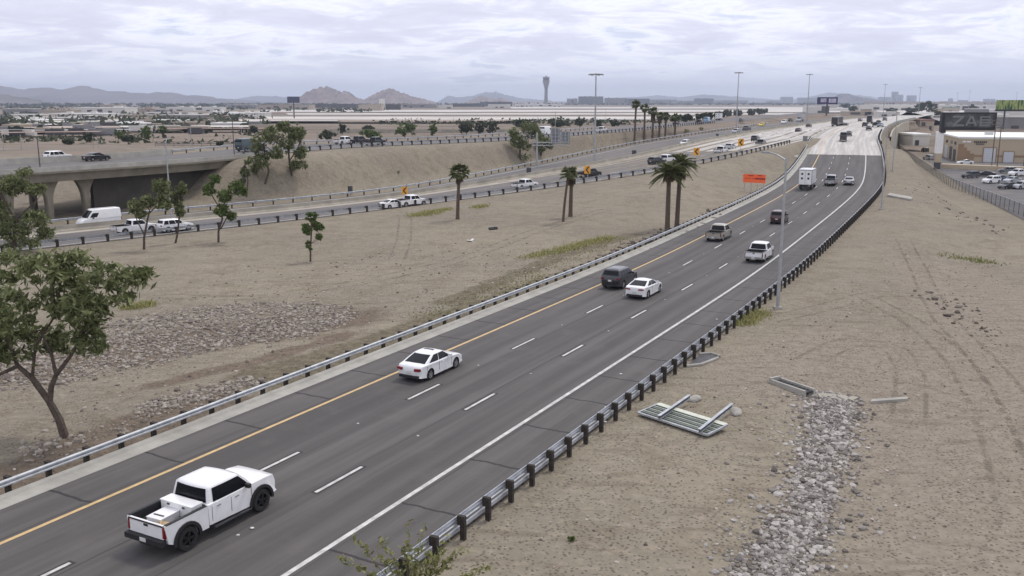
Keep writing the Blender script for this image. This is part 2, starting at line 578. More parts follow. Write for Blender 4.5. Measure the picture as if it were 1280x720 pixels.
# far plain: lots, bare fields and pale yards
sx = t.n('ShaderNodeSeparateXYZ', None, Vector=oc)
farm = t.step(t.math('ADD', t.math('ADD', sx.outputs[1], t.math('MULTIPLY', t.step(sx.outputs[0], -40, -85), 95)), t.math('MULTIPLY', n1, 90)), 300, 410)
fn = t.noise(t.scale(oc, (.0022, .006, 1)), 1.0, 6, .68, .4)
fcol = t.ramp(fn, [(.30, (0.080, 0.070, 0.058)), (.42, (0.176, 0.148, 0.120)), (.50, (0.248, 0.208, 0.172)), (.58, (0.192, 0.168, 0.144)), (.68, (0.336, 0.312, 0.280))])
fn2 = t.noise(t.scale(oc, (.012, .03, 1)), 1.0, 5, .7)
fcol = t.mix(t.math('MULTIPLY', t.step(fn2, .55, .68), .6), fcol, (0.060, 0.060, 0.044))
col = t.mix(farm, col, fcol)
col = t.mix(1.0, col, (.93, .895, .845), 'MULTIPLY')
b = t.n('ShaderNodeBsdfPrincipled', None, Base_Color=col, Roughness=.95)
b.inputs['Specular IOR Level'].default_value = .15
hgt = t.math('ADD', t.math('MULTIPLY', n3, .6), t.math('ADD', t.math('MULTIPLY', n4, .25), t.math('MULTIPLY', peb, .25)))
bp = t.n('ShaderNodeBump', None, Strength=.8, Distance=.2, Height=hgt)
t.set(b.inputs['Normal'], bp.outputs[0])
t.n('ShaderNodeOutputMaterial', None, Surface=b.outputs[0])

gme = mesh_np('ground', np.stack([gx, gy, Z], -1).reshape(-1, 3), Fq, [gm], True)
ca = gme.color_attributes.new('cover', 'FLOAT_COLOR', 'POINT')
ca.data.foreach_set('color', np.stack([mR, mG, mB, np.ones_like(mR)], -1).astype(np.float32).ravel())
ground = tag(link('ground', gme), 'tan desert earth spreading from the highway to the horizon', 'ground', kind='structure')


# ------------------------------------------------------------------ road surfaces
def asphalt(name, base, joints=None, wear=1.0, lanes=None, concrete=False):
    m = bpy.data.materials.new(name); m.use_nodes = True
    t = NT(m.node_tree)
    uv = t.n('ShaderNodeUVMap', {'uv_map': 'UVMap'}).outputs[0]
    s = t.n('ShaderNodeSeparateXYZ', None, Vector=uv)
    u, v = s.outputs[0], s.outputs[1]
    n1 = t.noise(t.scale(uv, (1.1, .035, 1)), 1.0, 6, .6)
    n2 = t.noise(t.scale(uv, (.22, .02, 1)), 1.0, 4, .6)
    n3 = t.noise(uv, 14.0, 3, .7)
    n4 = t.noise(uv, .35, 5, .65)
    col = t.mix(t.step(n1, .35, .68), tuple(q * .80 for q in base), tuple(q * 1.17 for q in base))
    col = t.mix(t.math('MULTIPLY', t.step(n2, .45, .7), .45), col, tuple(q * .66 for q in base))
    col = t.mix(t.math('MULTIPLY', t.step(n4, .5, .75), .4), col, tuple(q * 1.3 for q in base))
    col = t.mix(t.math('MULTIPLY', t.step(n3, .5, .8), .25), col, tuple(q * 1.6 for q in base))
    if lanes:
        # darker oil band down each lane, polished wheel tracks beside it
        for c0 in lanes:
            dd = t.math('ABSOLUTE', t.math('SUBTRACT', t.math('ADD', u, t.math('MULTIPLY', t.math('SUBTRACT', n4, .5), .5)), c0))
            col = t.mix(t.math('MULTIPLY', t.math('SUBTRACT', 1, t.step(dd, .1, .75)), .30), col, tuple(q * .55 for q in base))
    if joints:
        for (u0, u1, per, ph, wd) in joints:      # transverse cracks across the shoulders
            wv = t.math('ADD', v, t.math('MULTIPLY', t.noise(t.scale(uv, (1.4, .1, 1)), 1.0, 3), .3))
            # cracks run slightly skewed and are unevenly spaced
            wv = t.math('ADD', wv, t.math('MULTIPLY', t.noise(t.scale(uv, (.02, .07, 1)), 1.0, 1), 2.0))
            fr = t.math('ABSOLUTE', t.math('SUBTRACT', t.math('FRACT', t.math('DIVIDE', t.math('ADD', wv, ph), per)), .5))
            ln = t.math('SUBTRACT', 1, t.step(fr, wd / per * .5, wd / per))
            inu = t.math('MULTIPLY', t.math('GREATER_THAN', u, u0), t.math('LESS_THAN', u, u1))
            col = t.mix(t.math('MULTIPLY', t.math('MULTIPLY', ln, inu), .85), col, (.028, .026, .026))
        # long paving seams
        for c0 in (3.95, 7.05, -.28, 11.35):
            dd = t.math('ABSOLUTE', t.math('SUBTRACT', t.math('ADD', u, t.math('MULTIPLY', t.math('SUBTRACT', n4, .5), .22)), c0))
            col = t.mix(t.math('MULTIPLY', t.math('SUBTRACT', 1, t.step(dd, .03, .09)), t.math('MULTIPLY', t.step(n1, .3, .6), .7)), col, (.035, .033, .033))
    b = t.n('ShaderNodeBsdfPrincipled', None, Base_Color=col, Roughness=.85)
    b.inputs['Specular IOR Level'].default_value = .3
    bp = t.n('ShaderNodeBump', None, Strength=.25, Distance=.01, Height=n3)
    t.set(b.inputs['Normal'], bp.outputs[0])
    t.n('ShaderNodeOutputMaterial', None, Surface=b.outputs[0])
    return m


def strip_mesh(name, p, offs, mat, dz=0.0, v0=0.0, profile=None):
    n, _ = normals(p)
    a = arc(p) + v0
    V = np.stack([p + n * o + np.array([0, 0, dz + (profile[k] if profile else 0)]) for k, o in enumerate(offs)], 1)
    N, M = V.shape[:2]
    ix = np.arange(N * M).reshape(N, M)
    F = np.stack([ix[:-1, 1:], ix[:-1, :-1], ix[1:, :-1], ix[1:, 1:]], -1).reshape(-1, 4)
    me = mesh_np(name, V.reshape(-1, 3), F, [mat])
    uv = np.stack(np.broadcast_arrays(np.array(offs)[None, :], a[:, None]), -1).reshape(-1, 2)
    lay = me.uv_layers.new(name='UVMap')
    li = np.empty(len(me.loops), dtype=np.int32); me.loops.foreach_get('vertex_index', li)
    lay.data.foreach_set('uv', uv[li].astype(np.float32).ravel())
    return me


def rib_mesh(name, V, mat, vs, us):
    N, M = V.shape[:2]
    ix = np.arange(N * M).reshape(N, M)
    F = np.stack([ix[:-1, 1:], ix[:-1, :-1], ix[1:, :-1], ix[1:, 1:]], -1).reshape(-1, 4)
    me = mesh_np(name, V.reshape(-1, 3), F, [mat])
    uv = np.stack(np.broadcast_arrays(us[None, :], vs[:, None]), -1).reshape(-1, 2)
    lay = me.uv_layers.new(name='UVMap')
    li = np.empty(len(me.loops), dtype=np.int32); me.loops.foreach_get('vertex_index', li)
    lay.data.foreach_set('uv', uv[li].astype(np.float32).ravel())
    return me


ASPH = asphalt('asphalt', (.100, .093, .089), [(-4, -.1, 5.1, .5, .10), (11.2, 13.9, 5.1, 2.0, .10)], lanes=(1.85, 5.5, 9.2))
DECK = asphalt('concrete_pavement', (.47, .445, .415), lanes=(1.85, 5.5, 9.2))
ASPH2 = asphalt('worn_asphalt', (.150, .139, .132), lanes=(4, 8))
ASPH3 = asphalt('ramp_asphalt', (.142, .133, .128))
near_part = MAIN[:iC + 1]; far_part = MAIN[iC:]
OFFS = [-3.6, 0, 3.7, 7.4, 11, 13.87]
tag(link('road', strip_mesh('road', near_part, OFFS, ASPH)), 'three lane asphalt highway climbing to the right', 'road', kind='structure')
tag(link('road', strip_mesh('road', far_part, [-3.6, 0, 3.7, 7.4, 11, 13.75], DECK, 0, MA[iC])), 'pale concrete stretch of the highway at the top of the climb', 'road', kind='structure')
# concrete gutter with a low curb along the left rail
tag(link('kerb', strip_mesh('kerb', MAIN, [13.85, 14.55, 14.62, 14.9, 15.0], CONC, 0.006, 0, [0, .03, .13, .14, -.2])), 'concrete gutter along the left shoulder', 'kerb', kind='structure')

# painted lines
PW = pmat('white_road_paint', (.50, .49, .46), .7, .22, 2.0, dirt=((.3, .28, .26), .5, 3.0))
PY = pmat('yellow_road_paint', (.55, .385, .18), .7, .12, 2.0, dirt=((.3, .2, .09), .4, 3.0))
BLK = pmat('black_line_backing', (.035, .033, .033), .9, .2, 2.0)


def line_mesh(p, spans, w, dz):
    """strip pieces [(v0,v1)] of width w along p"""
    a = arc(p); n, _ = normals(p); V = []; F = []
    for v0, v1 in spans:
        k = max(2, int((v1 - v0) / 1.5) + 1)
        for q in np.linspace(v0, v1, k):
            c = np.array([np.interp(q, a, p[:, j]) for j in range(3)]); nn = np.array([np.interp(q, a, n[:, j]) for j in range(3)])
            V += [c + nn * w / 2 + [0, 0, dz], c - nn * w / 2 + [0, 0, dz]]
            if q > v0: b = len(V); F.append((b - 4, b - 3, b - 1, b - 2))
    return np.array(V), np.array(F)


def marking(name, p, spans, w, mat, label, dz=0.008):
    V, F = line_mesh(p, spans, w, dz)
    return tag(link(name, mesh_np(name, V, F, [mat])), label, 'road marking', kind='structure')


VE = MA[-1] - 4
marking('white_edge_line', MAIN, [(2, VE)], .22, PW, 'solid white line on the right of the lanes')
marking('yellow_edge_line', off(MAIN, 11.05), [(2, VE)], .2, PY, 'solid yellow line on the left of the lanes')
for o, lab in ((3.69, 'white dashes between the middle and right lanes'), (7.42, 'white dashes between the left and middle lanes')):
    p = off(MAIN, o); a = arc(p); vc = np.interp(V0 + 7.55, MA, a)
    vs = [vc + 12.19 * k for k in range(-5, 30)]
    sp_ = [(v - 1.6, v + 1.6) for v in vs if v - 3 > 0]
    marking('dashed_lane_line_border', p, [(q[0] - .12, q[1] + .12) for q in sp_ if q[1] < MA[iC]], .40, BLK, 'dark borders round the ' + lab, .005)
    marking('dashed_lane_line', p, sp_, .17, PW, lab, .010)
    V = []; F = []          # small reflective studs between dashes
    n, _ = normals(p)
    mb = MB()
    for v in vs:
        q = v + 6.1
        if q < 3 or q > 220: continue
        c = [np.interp(q, a, p[:, j]) for j in range(3)]
        mb.box((c[0], c[1], c[2] + .012), (.11, .11, .022))
    tag(mb.build('road_studs', PW), 'small pale reflective studs set between the lane dashes', 'road marking', kind='structure')

# the second highway: far and near carriageways with a median strip
nr = 280
rN = ribbon(NEAR, BAR, nr, 7); rF = ribbon(BAR, FARE, nr, 5)
vs_ = np.linspace(0, arc(BAR)[-1], nr)
rN[:, :, 2] -= .03; rF[:, :, 2] -= .03
kc = int(np.argmin(np.abs(rN[:, 3, 1] - 236)))
tag(link('road', rib_mesh('road', rN[:kc + 1, :6], ASPH2, vs_[:kc + 1], np.linspace(0, 12, 6))), 'near carriageway of the second highway beyond the dirt median', 'road', kind='structure')
tag(link('road', rib_mesh('road', rN[kc:, :6], DECK, vs_[kc:], np.linspace(0, 12, 6))), 'pale concrete end of the second highway near the merge', 'road', kind='structure')
MEDC = asphalt('median_concrete', (.36, .325, .265))
tag(link('pavement', rib_mesh('pavement', rN[:, 5:7], MEDC, vs_, np.linspace(12, 15, 2))), 'beige paved strip beside the dividing barrier', 'pavement', kind='structure')
tag(link('road', rib_mesh('road', rF, ASPH3, vs_, np.linspace(0, 12, 5))), 'far carriageway of the second highway', 'road', kind='structure')
marking('white_edge_line', rN[:, 0] * .93 + rN[:, 6] * .07, [(2, 520)], .3, PW, 'white line beside the near rail of the second highway', .014)
marking('white_edge_line', rF[:, 3] * .7 + rF[:, 4] * .3, [(2, 520)], .25, PW, 'white line beside the far rail of the second highway', .014)
pm = rN[:, 2]; marking('dashed_lane_line', pm, [(v, v + 3.2) for v in np.arange(10, 470, 12.19)], .2, PW, 'white dashes of the second highway', .014)
# gore paving where both roads meet
lo = cut(NEAR, 226, 300)[::3]; hi = cut(off(MAIN, 15.5), 226, 300)
hi = np.array([hi[np.argmin(np.linalg.norm(hi[:, :2] - q[:2], axis=1))] for q in lo])
V = np.concatenate([lo, hi]); V[:, 2] += .02
n_ = len(lo); F = np.array([(i, i + 1, n_ + i + 1, n_ + i) for i in range(n_ - 1)])
tag(link('pavement', mesh_np('pavement', V, F, [CONC])), 'concrete wedge where the two highways meet', 'pavement', kind='structure')
# upper road
tag(link('road', strip_mesh('road', UP, [0.3, 5, 9.5, 14, U_W], ASPH3)), 'upper road running along the embankment and over the bridge', 'road', kind='structure')
marking('white_edge_line', off(UP, 1.6), [(5, arc(UP)[-1] - 8)], .25, PW, 'white line on the near edge of the upper road', .012)
# parking lot east of the fence
LOTM = pmat('lot_asphalt', (.105, .10, .098), .9, .15, .3, bump=.2, dirt=((.24, .2, .16), .5, .1))
lq = [tuple(q) for q in LOTL] + [(175, LOTL[-1][1], -2.42), (240, LOTL[-1][1], -2.42), (240, LOTL[0][1], -2.42)]
nn_ = len(lq)
me = bpy.data.meshes.new('parking_lot'); me.from_pydata([tuple(q) for q in lq], [], [tuple(range(nn_))]); me.materials.append(LOTM)
if me.polygons[0].normal.z < 0: me.flip_normals()
for v_ in me.vertices: pass
tag(link('parking_lot', me), 'grey asphalt car park beside the warehouse', 'car park', kind='structure')

# ------------------------------------------------------------------ guard rails
def guardrail(p, face, label, spacing=1.905, pw=.16, drop=0.0, rub=False, group='guard rails', blk=True, v0=0.0, v1=None, step=1.0, sortkey=None):
    """p: line of the posts; face=+1 puts the beam on the left of the line"""
    p = resample(p, step); p[:, 2] -= drop
    a = arc(p); v1 = v1 or a[-1]
    p = p[(a >= v0) & (a <= v1)]
    n, d = normals(p)
    root = empty('guardrail', tuple(p[len(p) // 2]))
    o0 = np.array(root.location)
    tag(root, label, 'guard rail', group)
    q = p - o0
    sec = [(.0, .53), (.085, .57), (.085, .63), (.02, .685), (.085, .74), (.085, .80), (.0, .84), (-.012, .84), (.07, .79), (.07, .75), (.005, .685), (.07, .62), (.07, .58), (-.012, .53)]
    def beam(sec):
        V = np.stack([q + n * face * (.24 + s[0]) + np.array([0, 0, s[1]]) for s in sec], 1)
        N, M = V.shape[:2]
        ix = np.arange(N * M).reshape(N, M); nx = np.roll(ix, -1, axis=1)
        F = np.stack([ix[:-1], nx[:-1], nx[1:], ix[1:]], -1).reshape(-1, 4)
        return V.reshape(-1, 3), F
    V, F = beam(sec)
    link('rail_beam', mesh_np('rail_beam', V, F, [GALV]), root)
    if rub:
        V, F = beam([(-.02, .2), (.05, .2), (.05, .36), (-.02, .36)])
        link('rub_rail', mesh_np('rub_rail', V, F, [GALV]), root)
    pa = arc(p); ks = np.arange(.3, pa[-1], spacing)
    pos = np.array([[np.interp(k, pa, q[:, j]) for j in range(3)] for k in ks])
    ang = [math.atan2(np.interp(k, pa, d[:, 1]), np.interp(k, pa, d[:, 0])) for k in ks]
    mb = MB()
    mb.box((0, 0, .40), (pw, .20, .96))
    if blk: mb.box((0, face * .165, .69), (pw * .95, .13, .37))
    me = mb.mesh('post', POSTM)
    wp = pos + o0
    order = np.argsort(np.linalg.norm(wp[:, :2], axis=1) if sortkey is None else sortkey(wp))
    for i in order[:98]:
        link('post', me, root, tuple(pos[i]), (0, 0, ang[i]))
    rest = order[98:]
    if len(rest):
        mb = MB()
        for i in rest:
            M = Matrix.Rotation(ang[i], 3, 'Z')
            mb.box(tuple(pos[i] + [0, 0, .40]), (.16, .20, .96), 0, M)
            if blk: mb.box(tuple(pos[i] + np.array(M @ Vector((0, face * .165, .69)))), (.15, .13, .37), 0, M)
        tag(mb.build('posts', POSTM, root), kind='stuff')
    return root


a_ = arc(MAIN)
guardrail(off(MAIN, -4.0)[(MAIN[:, 1] > 18)], 1, 'galvanised guard rail with dark posts along the right shoulder above the dirt slope', rub=True, v1=330)
guardrail(off(MAIN, 15.2)[(MAIN[:, 1] > 18)], -1, 'galvanised guard rail behind the concrete gutter on the left shoulder', v1=285, drop=.13, pw=.2)
guardrail(NEAR[NEAR[:, 1] < 246], 1, 'guard rail with dark blocks on the near edge of the second highway', 3.1, .30)
guardrail(off(FARE, .6)[FARE[:, 1] < 440], -1, 'thin guard rail on the far edge of the second highway below the embankment', 3.8)
guardrail(UP[(UP[:, 1] > 168) & (UP[:, 1] < 420)], 1, 'guard rail with dark posts on the crest of the embankment', 3.2, .26)
guardrail(off(UP, U_W + .4)[(UP[:, 1] > 170) & (UP[:, 1] < 330)], -1, 'guard rail on the far side of the upper road', 3.8)

# median barrier of the second highway
mb = MB()
bp_ = resample(BAR, 3)
sec = [(-.3, 0), (-.3, .08), (-.13, .33), (-.09, .86), (.09, .86), (.13, .33), (.3, .08), (.3, 0)]
n, _ = normals(bp_)
V = np.stack([bp_ + n * s[0] + np.array([0, 0, s[1] - .05]) for s in sec], 1)
ix = np.arange(V.shape[0] * 8).reshape(-1, 8)
F = np.stack([ix[:-1, :-1], ix[:-1, 1:], ix[1:, 1:], ix[1:, :-1]], -1).reshape(-1, 4)
tag(link('concrete_barrier', mesh_np('concrete_barrier', V.reshape(-1, 3), F, [CONCD])), 'long concrete barrier dividing the two carriageways of the second highway', 'barrier')

# barrier wall and retaining wall where the highway becomes a bridge, right side
for (o, h, y0, y1, nm, lab, cat, mt, dep) in ((-4.5, .95, 262, 520, 'parapet', 'low concrete parapet on the outer edge of the raised highway', 'parapet', CONC, .3), ):
    p = off(MAIN, o); p = cut(p, y0, y1)
    n, _ = normals(p)
    V = np.stack([p + n * s[0] + np.array([0, 0, s[1]]) for s in [(-.15, -.4), (-.15, h), (.15, h), (.15, -.4)]], 1)
    ix = np.arange(V.shape[0] * 4).reshape(-1, 4)
    F = np.stack([ix[:-1, :-1], ix[:-1, 1:], ix[1:, 1:], ix[1:, :-1]], -1).reshape(-1, 4)
    tag(link(nm, mesh_np(nm, V.reshape(-1, 3), F, [mt])), lab, cat)

p = off(MAIN, -7.3); p = cut(p, 284, 440)
n, _ = normals(p)
V = np.stack([p + n * s[0] + np.array([0, 0, s[1]]) for s in [(-.2, -12), (-.2, .3), (.2, .3), (.2, -12)]], 1)
ix = np.arange(V.shape[0] * 4).reshape(-1, 4)
F = np.stack([ix[:-1, :-1], ix[:-1, 1:], ix[1:, 1:], ix[1:, :-1]], -1).reshape(-1, 4)
tag(link('retaining_wall', mesh_np('retaining_wall', V.reshape(-1, 3), F, [pmat('beige_wall', (.40, .36, .28), .9, .12, .2, dirt=((.22, .19, .15), .4, .2))])), 'beige retaining wall holding up the highway at the far right bend', 'retaining wall')

# ------------------------------------------------------------------ the bridge
def proj_x(w):
    return 640 + FPX * w[0] / (_c * w[1] - _s * (w[2] - CAM_H))


BRID = pmat('bridge_concrete', (.215, .193, .148), .9, .2, .35, bump=.25, bscale=8, dirt=((.12, .10, .075), .45, .25))


def bridge():
    p = UP[UP[:, 1] < 172]
    root = empty('overpass_bridge', tuple(p[-1]))
    o0 = np.array(root.location)
    tag(root, 'beige concrete overpass on flared columns carrying the upper road', 'bridge')
    q = p - o0
    n, d = normals(p)
    def sweep(name, sec, mat):
        V = np.stack([q + n * s[0] + np.array([0, 0, s[1]]) for s in sec], 1)
        N, M = V.shape[:2]; ix = np.arange(N * M).reshape(N, M); nx = np.roll(ix, -1, axis=1)
        F = np.stack([ix[:-1], nx[:-1], nx[1:], ix[1:]], -1).reshape(-1, 4)
        me = mesh_np(name, V.reshape(-1, 3), F, [mat])
        bm = bmesh.new(); bm.from_mesh(me); bmesh.ops.holes_fill(bm, edges=[e for e in bm.edges if e.is_boundary]); bmesh.ops.recalc_face_normals(bm, faces=bm.faces); bm.to_mesh(me); bm.free()
        return link(name, me, root)
    sweep('deck_slab', [(-.45, -.02), (-.45, -.32), (U_W + .45, -.32), (U_W + .45, -.02)], BRID)
    sweep('girder', [(.15, -.32), (.5, -1.6), (U_W - .5, -1.6), (U_W - .15, -.32)], BRID)
    sweep('parapet', [(-.45, -.04), (-.38, .66), (-.15, .66), (-.05, -.015)], CONC)
    sweep('parapet', [(U_W + .05, -.015), (U_W + .15, 1.0), (U_W + .38, 1.0), (U_W + .45, -.04)], CONC)
    for pxx in (-42, 12, 64, 116):
        # columns stand on one line under the deck
        k = int(np.argmin([abs(proj_x(w) - pxx) for w in p]))
        for o in (2.4, U_W - 2.4):
            c = q[k] + n[k] * o
            zt = -1.6; zb = tz(c[0] + o0[0], c[1] + o0[1]) - o0[2] - .3
            ax = np.array([d[k][0], d[k][1]])
            bx = np.array([-ax[1], ax[0]])
            mb = MB(); rings = []
            H_ = zt - zb
            for f in (0, .45, .62, .76, .88, .96, 1.0):
                e = max(0, (f - .45) / .55)
                hw = .5 + 1.2 * e ** 2.2; hd = .5 + .12 * e
                rings.append([(c[0] + ax[0] * sx * hw + bx[0] * sy * hd, c[1] + ax[1] * sx * hw + bx[1] * sy * hd, zb + H_ * f) for sx, sy in ((-1, -.7), (-.75, -1), (.75, -1), (1, -.7), (1, .7), (.75, 1), (-.75, 1), (-1, .7))])
            vs = [v for r in rings for v in r]; m_ = 8
            fs = [(i * m_ + j, i * m_ + (j + 1) % m_, (i + 1) * m_ + (j + 1) % m_, (i + 1) * m_ + j) for i in range(len(rings) - 1) for j in range(m_)]
            mb.add(vs, fs)
            mb.build('column', BRID, root, smooth=True)
    # solid wall under the deck between the last column and the embankment
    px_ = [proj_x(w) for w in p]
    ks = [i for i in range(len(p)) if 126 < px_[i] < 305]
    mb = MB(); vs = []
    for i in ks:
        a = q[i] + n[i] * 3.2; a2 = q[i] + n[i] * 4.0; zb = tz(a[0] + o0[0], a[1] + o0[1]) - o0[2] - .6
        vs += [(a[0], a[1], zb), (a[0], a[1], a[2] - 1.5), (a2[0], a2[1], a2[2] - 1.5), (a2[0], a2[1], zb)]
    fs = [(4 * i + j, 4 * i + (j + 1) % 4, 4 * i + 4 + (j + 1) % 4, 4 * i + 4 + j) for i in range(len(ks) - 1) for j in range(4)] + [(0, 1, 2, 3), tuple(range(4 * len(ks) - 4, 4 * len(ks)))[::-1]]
    mb.add(vs, fs); mb.build('pier_wall', pmat('shade_painted_concrete', (.065, .058, .048), .95, .2, .3), root)  # deep shade under the deck is painted into this wall's colour
    # abutment wall at the embankment
    mb = MB()
    e = q[-3] + n[-3] * U_W / 2
    M = Matrix.Rotation(math.atan2(d[-3][1], d[-3][0]), 3, 'Z')
    mb.box(tuple(e + [0, 0, -2.6]), (1.2, U_W - 1, 5.0), 0, M)
    mb.build('abutment', CONCD, root)


bridge()

# ------------------------------------------------------------------ vehicles
def paint(name, col, rough=.28, metal=0.0):
    return pmat('paint_' + name, col, rough, .03, 2.0, metal=metal, coat=.6, dirt=((.2, .17, .13), .12, 2.5))


PAINT = dict(white=paint('white', (.80, .80, .79)), black=paint('black', (.012, .012, .014)), charcoal=paint('charcoal', (.014, .015, .018)), silver=paint('silver', (.42, .43, .44), .3, .35),
             tan=paint('tan', (.36, .34, .28), .3, .2), maroon=paint('maroon', (.05, .012, .014)), blue=paint('blue', (.02, .04, .12)), teal=paint('teal', (.02, .045, .05)), yellow=paint('yellow', (.72, .55, .03)),
             grey=paint('grey', (.14, .145, .15), .3, .2), skyblue=paint('skyblue', (.25, .38, .52)), red=paint('red', (.3, .03, .02)))
RUB = pmat('tyre_rubber', (.018, .018, .018), .9)
RIM = pmat('alloy_rim', (.40, .40, .41), .35, metal=.6)
RIMB = pmat('black_rim', (.02, .02, .022), .4, metal=.3)
CGL = pmat('tinted_car_glass', (.007, .008, .011), .1, spec=.2)
TRIM = pmat('black_trim', (.015, .015, .016), .6)
RED = pmat('red_lamp_lens', (.20, .008, .012), .2, coat=.5)
LENS = pmat('clear_lamp_lens', (.55, .56, .58), .12, coat=.5)
PLATE = pmat('licence_plate', (.62, .62, .58), .5)
CHROME = pmat('chrome', (.6, .6, .6), .2, metal=.9)

SPEC = dict(
    sedan=dict(L=4.85, W=1.85, zb=.22, wr=-1.42, wf=1.42, R=.34, top=[(-2.38, .40), (-2.43, .62), (-2.40, .90), (-2.28, 1.0), (-1.6, 1.03), (.9, .98), (1.75, .88), (2.2, .75), (2.40, .60), (2.42, .38)], gh=(.96, 1.46, -1.95, -.75, .25, 1.2, .86, .62)),
    coupe=dict(L=4.8, W=1.88, zb=.2, wr=-1.42, wf=1.45, R=.35, top=[(-2.34, .42), (-2.40, .68), (-2.34, .98), (-2.15, 1.05), (-1.5, 1.04), (.9, .97), (1.75, .86), (2.2, .72), (2.38, .55), (2.4, .38)], gh=(.97, 1.42, -2.05, -.55, .15, 1.15, .86, .6)),
    suv=dict(L=4.8, W=1.93, zb=.28, wr=-1.42, wf=1.45, R=.38, top=[(-2.33, .48), (-2.38, .7), (-2.36, 1.02), (-2.28, 1.12), (1.0, 1.10), (1.85, 1.02), (2.25, .9), (2.38, .7), (2.4, .45)], gh=(1.05, 1.73, -2.27, -1.95, .35, 1.2, .90, .70)),
    boxy=dict(L=4.2, W=1.85, zb=.34, wr=-1.22, wf=1.3, R=.39, top=[(-2.02, .5), (-2.06, .75), (-2.05, 1.08), (-2.0, 1.18), (.7, 1.16), (1.6, 1.12), (2.0, 1.05), (2.08, .8), (2.08, .5)], gh=(1.1, 1.82, -2.02, -1.9, .3, .65, .86, .78)),
    pickup=dict(L=5.85, W=1.98, zb=.36, wr=-1.75, wf=1.85, R=.41, top=[(-.9, 1.18), (1.55, 1.18), (2.1, 1.15), (2.6, 1.06), (2.86, .9), (2.9, .5)], gh=(1.12, 1.84, -.88, -.70, .85, 1.58, .93, .76), bed=(-2.9, -.9, 1.16)),
    bigpickup=dict(L=6.0, W=2.06, zb=.46, wr=-1.9, wf=1.92, R=.47, top=[(-.85, 1.36), (1.7, 1.37), (2.2, 1.355), (2.68, 1.30), (2.86, 1.2), (2.95, .95), (2.95, .5)], gh=(1.30, 2.0, -.84, -.70, .92, 1.66, .97, .84), bed=(-2.86, -.85, 1.34)),
    van=dict(L=5.95, W=2.03, zb=.3, wr=-1.85, wf=1.85, R=.37, top=[(-2.9, .45), (-2.95, .7), (-2.95, 1.30), (1.7, 1.30), (2.35, 1.22), (2.8, .98), (2.97, .7), (2.97, .4)], gh=(1.25, 2.55, -2.94, -2.88, 1.05, 2.15, .99, .86)),
    boxtruck=dict(L=7.6, W=2.25, zb=.55, wr=-2.0, wf=2.6, R=.45, top=[(1.5, 1.45), (2.6, 1.42), (3.2, 1.35), (3.6, 1.2), (3.75, .9), (3.75, .5)], gh=(1.38, 2.3, 1.55, 1.58, 2.3, 2.95, .98, .88), box=(-3.7, 1.4, 1.0, 3.65)),
    semi=dict(L=16.5, W=2.5, zb=.6, wr=-6.6, wf=6.9, R=.5, top=[(4.4, 1.6), (6.0, 1.6), (7.9, 1.5), (8.2, 1.2), (8.2, .6)], gh=(1.5, 3.0, 4.4, 4.42, 5.9, 6.3, 1.1, 1.0), box=(-8.2, 4.1, 1.15, 4.0)),
)
VCACHE = {}


def lower_bm(sp):
    """side profile with wheel arches, extruded and rounded"""
    bm = bmesh.new()
    zb, R_ = sp['zb'], sp['R'] * 1.17
    top = sp['top']
    xr, xf = top[0][0], top[-1][0]
    pts = [(xr + .03, zb + .08)]
    for xc in (sp['wr'], sp['wf']):
        if xc - R_ < xr: continue
        zc = sp['R']
        a0 = math.asin(max(-.9, min(.9, (zb - zc) / R_)))
        for k in range(11):
            a = math.pi - a0 + (2 * a0 - math.pi) * k / 10
            pts.append((xc + R_ * math.cos(a), zc + R_ * math.sin(a)))
    pts.append((xf - .03, zb + .06))
    nb = len(pts)
    pts += top[::-1]
    hw = sp['W'] / 2; L2 = sp['L'] / 2; mid = (xr + xf) / 2 if 'bed' not in sp and 'box' not in sp else 0
    sl = [-1, -.82, -.4, .4, .82, 1]
    rows = []
    for s in sl:
        row = []
        for i, (x, z) in enumerate(pts):
            e = max(0, abs(x) - .55 * L2) / (.45 * L2)
            y = s * hw * (1 - .13 * e ** 2.2) * (1 - .05 * max(0, (.6 - z)))
            zz_ = z + (.028 * (1 - s * s) if i >= nb else 0)
            xx = x
            if i >= nb and (x > xf - .25 or (x < xr + .2 and 'bed' not in sp)):
                xx = x - math.copysign(.10 * (abs(s) ** 3), x) if ('bed' not in sp or x > 0) else x
            row.append(bm.verts.new((xx, y, zz_)))
        rows.append(row)
    n = len(pts)
    for a, b in zip(rows[:-1], rows[1:]):
        for i in range(n):
            j = (i + 1) % n
            f = bm.faces.new((a[i], a[j], b[j], b[i]))
            f.material_index = 1 if i < nb - 1 else 0
    f1 = bm.faces.new(rows[0][::-1]); f2 = bm.faces.new(rows[-1])
    bmesh.ops.recalc_face_normals(bm, faces=bm.faces)
    ed = [e for e in bm.edges for f in e.link_faces if f in (f1, f2) and any(g.material_index == 0 and g not in (f1, f2) for g in e.link_faces)]
    bmesh.ops.bevel(bm, geom=list(set(ed)), offset=.085, segments=3, affect='EDGES', profile=.55, clamp_overlap=True)
    return bm


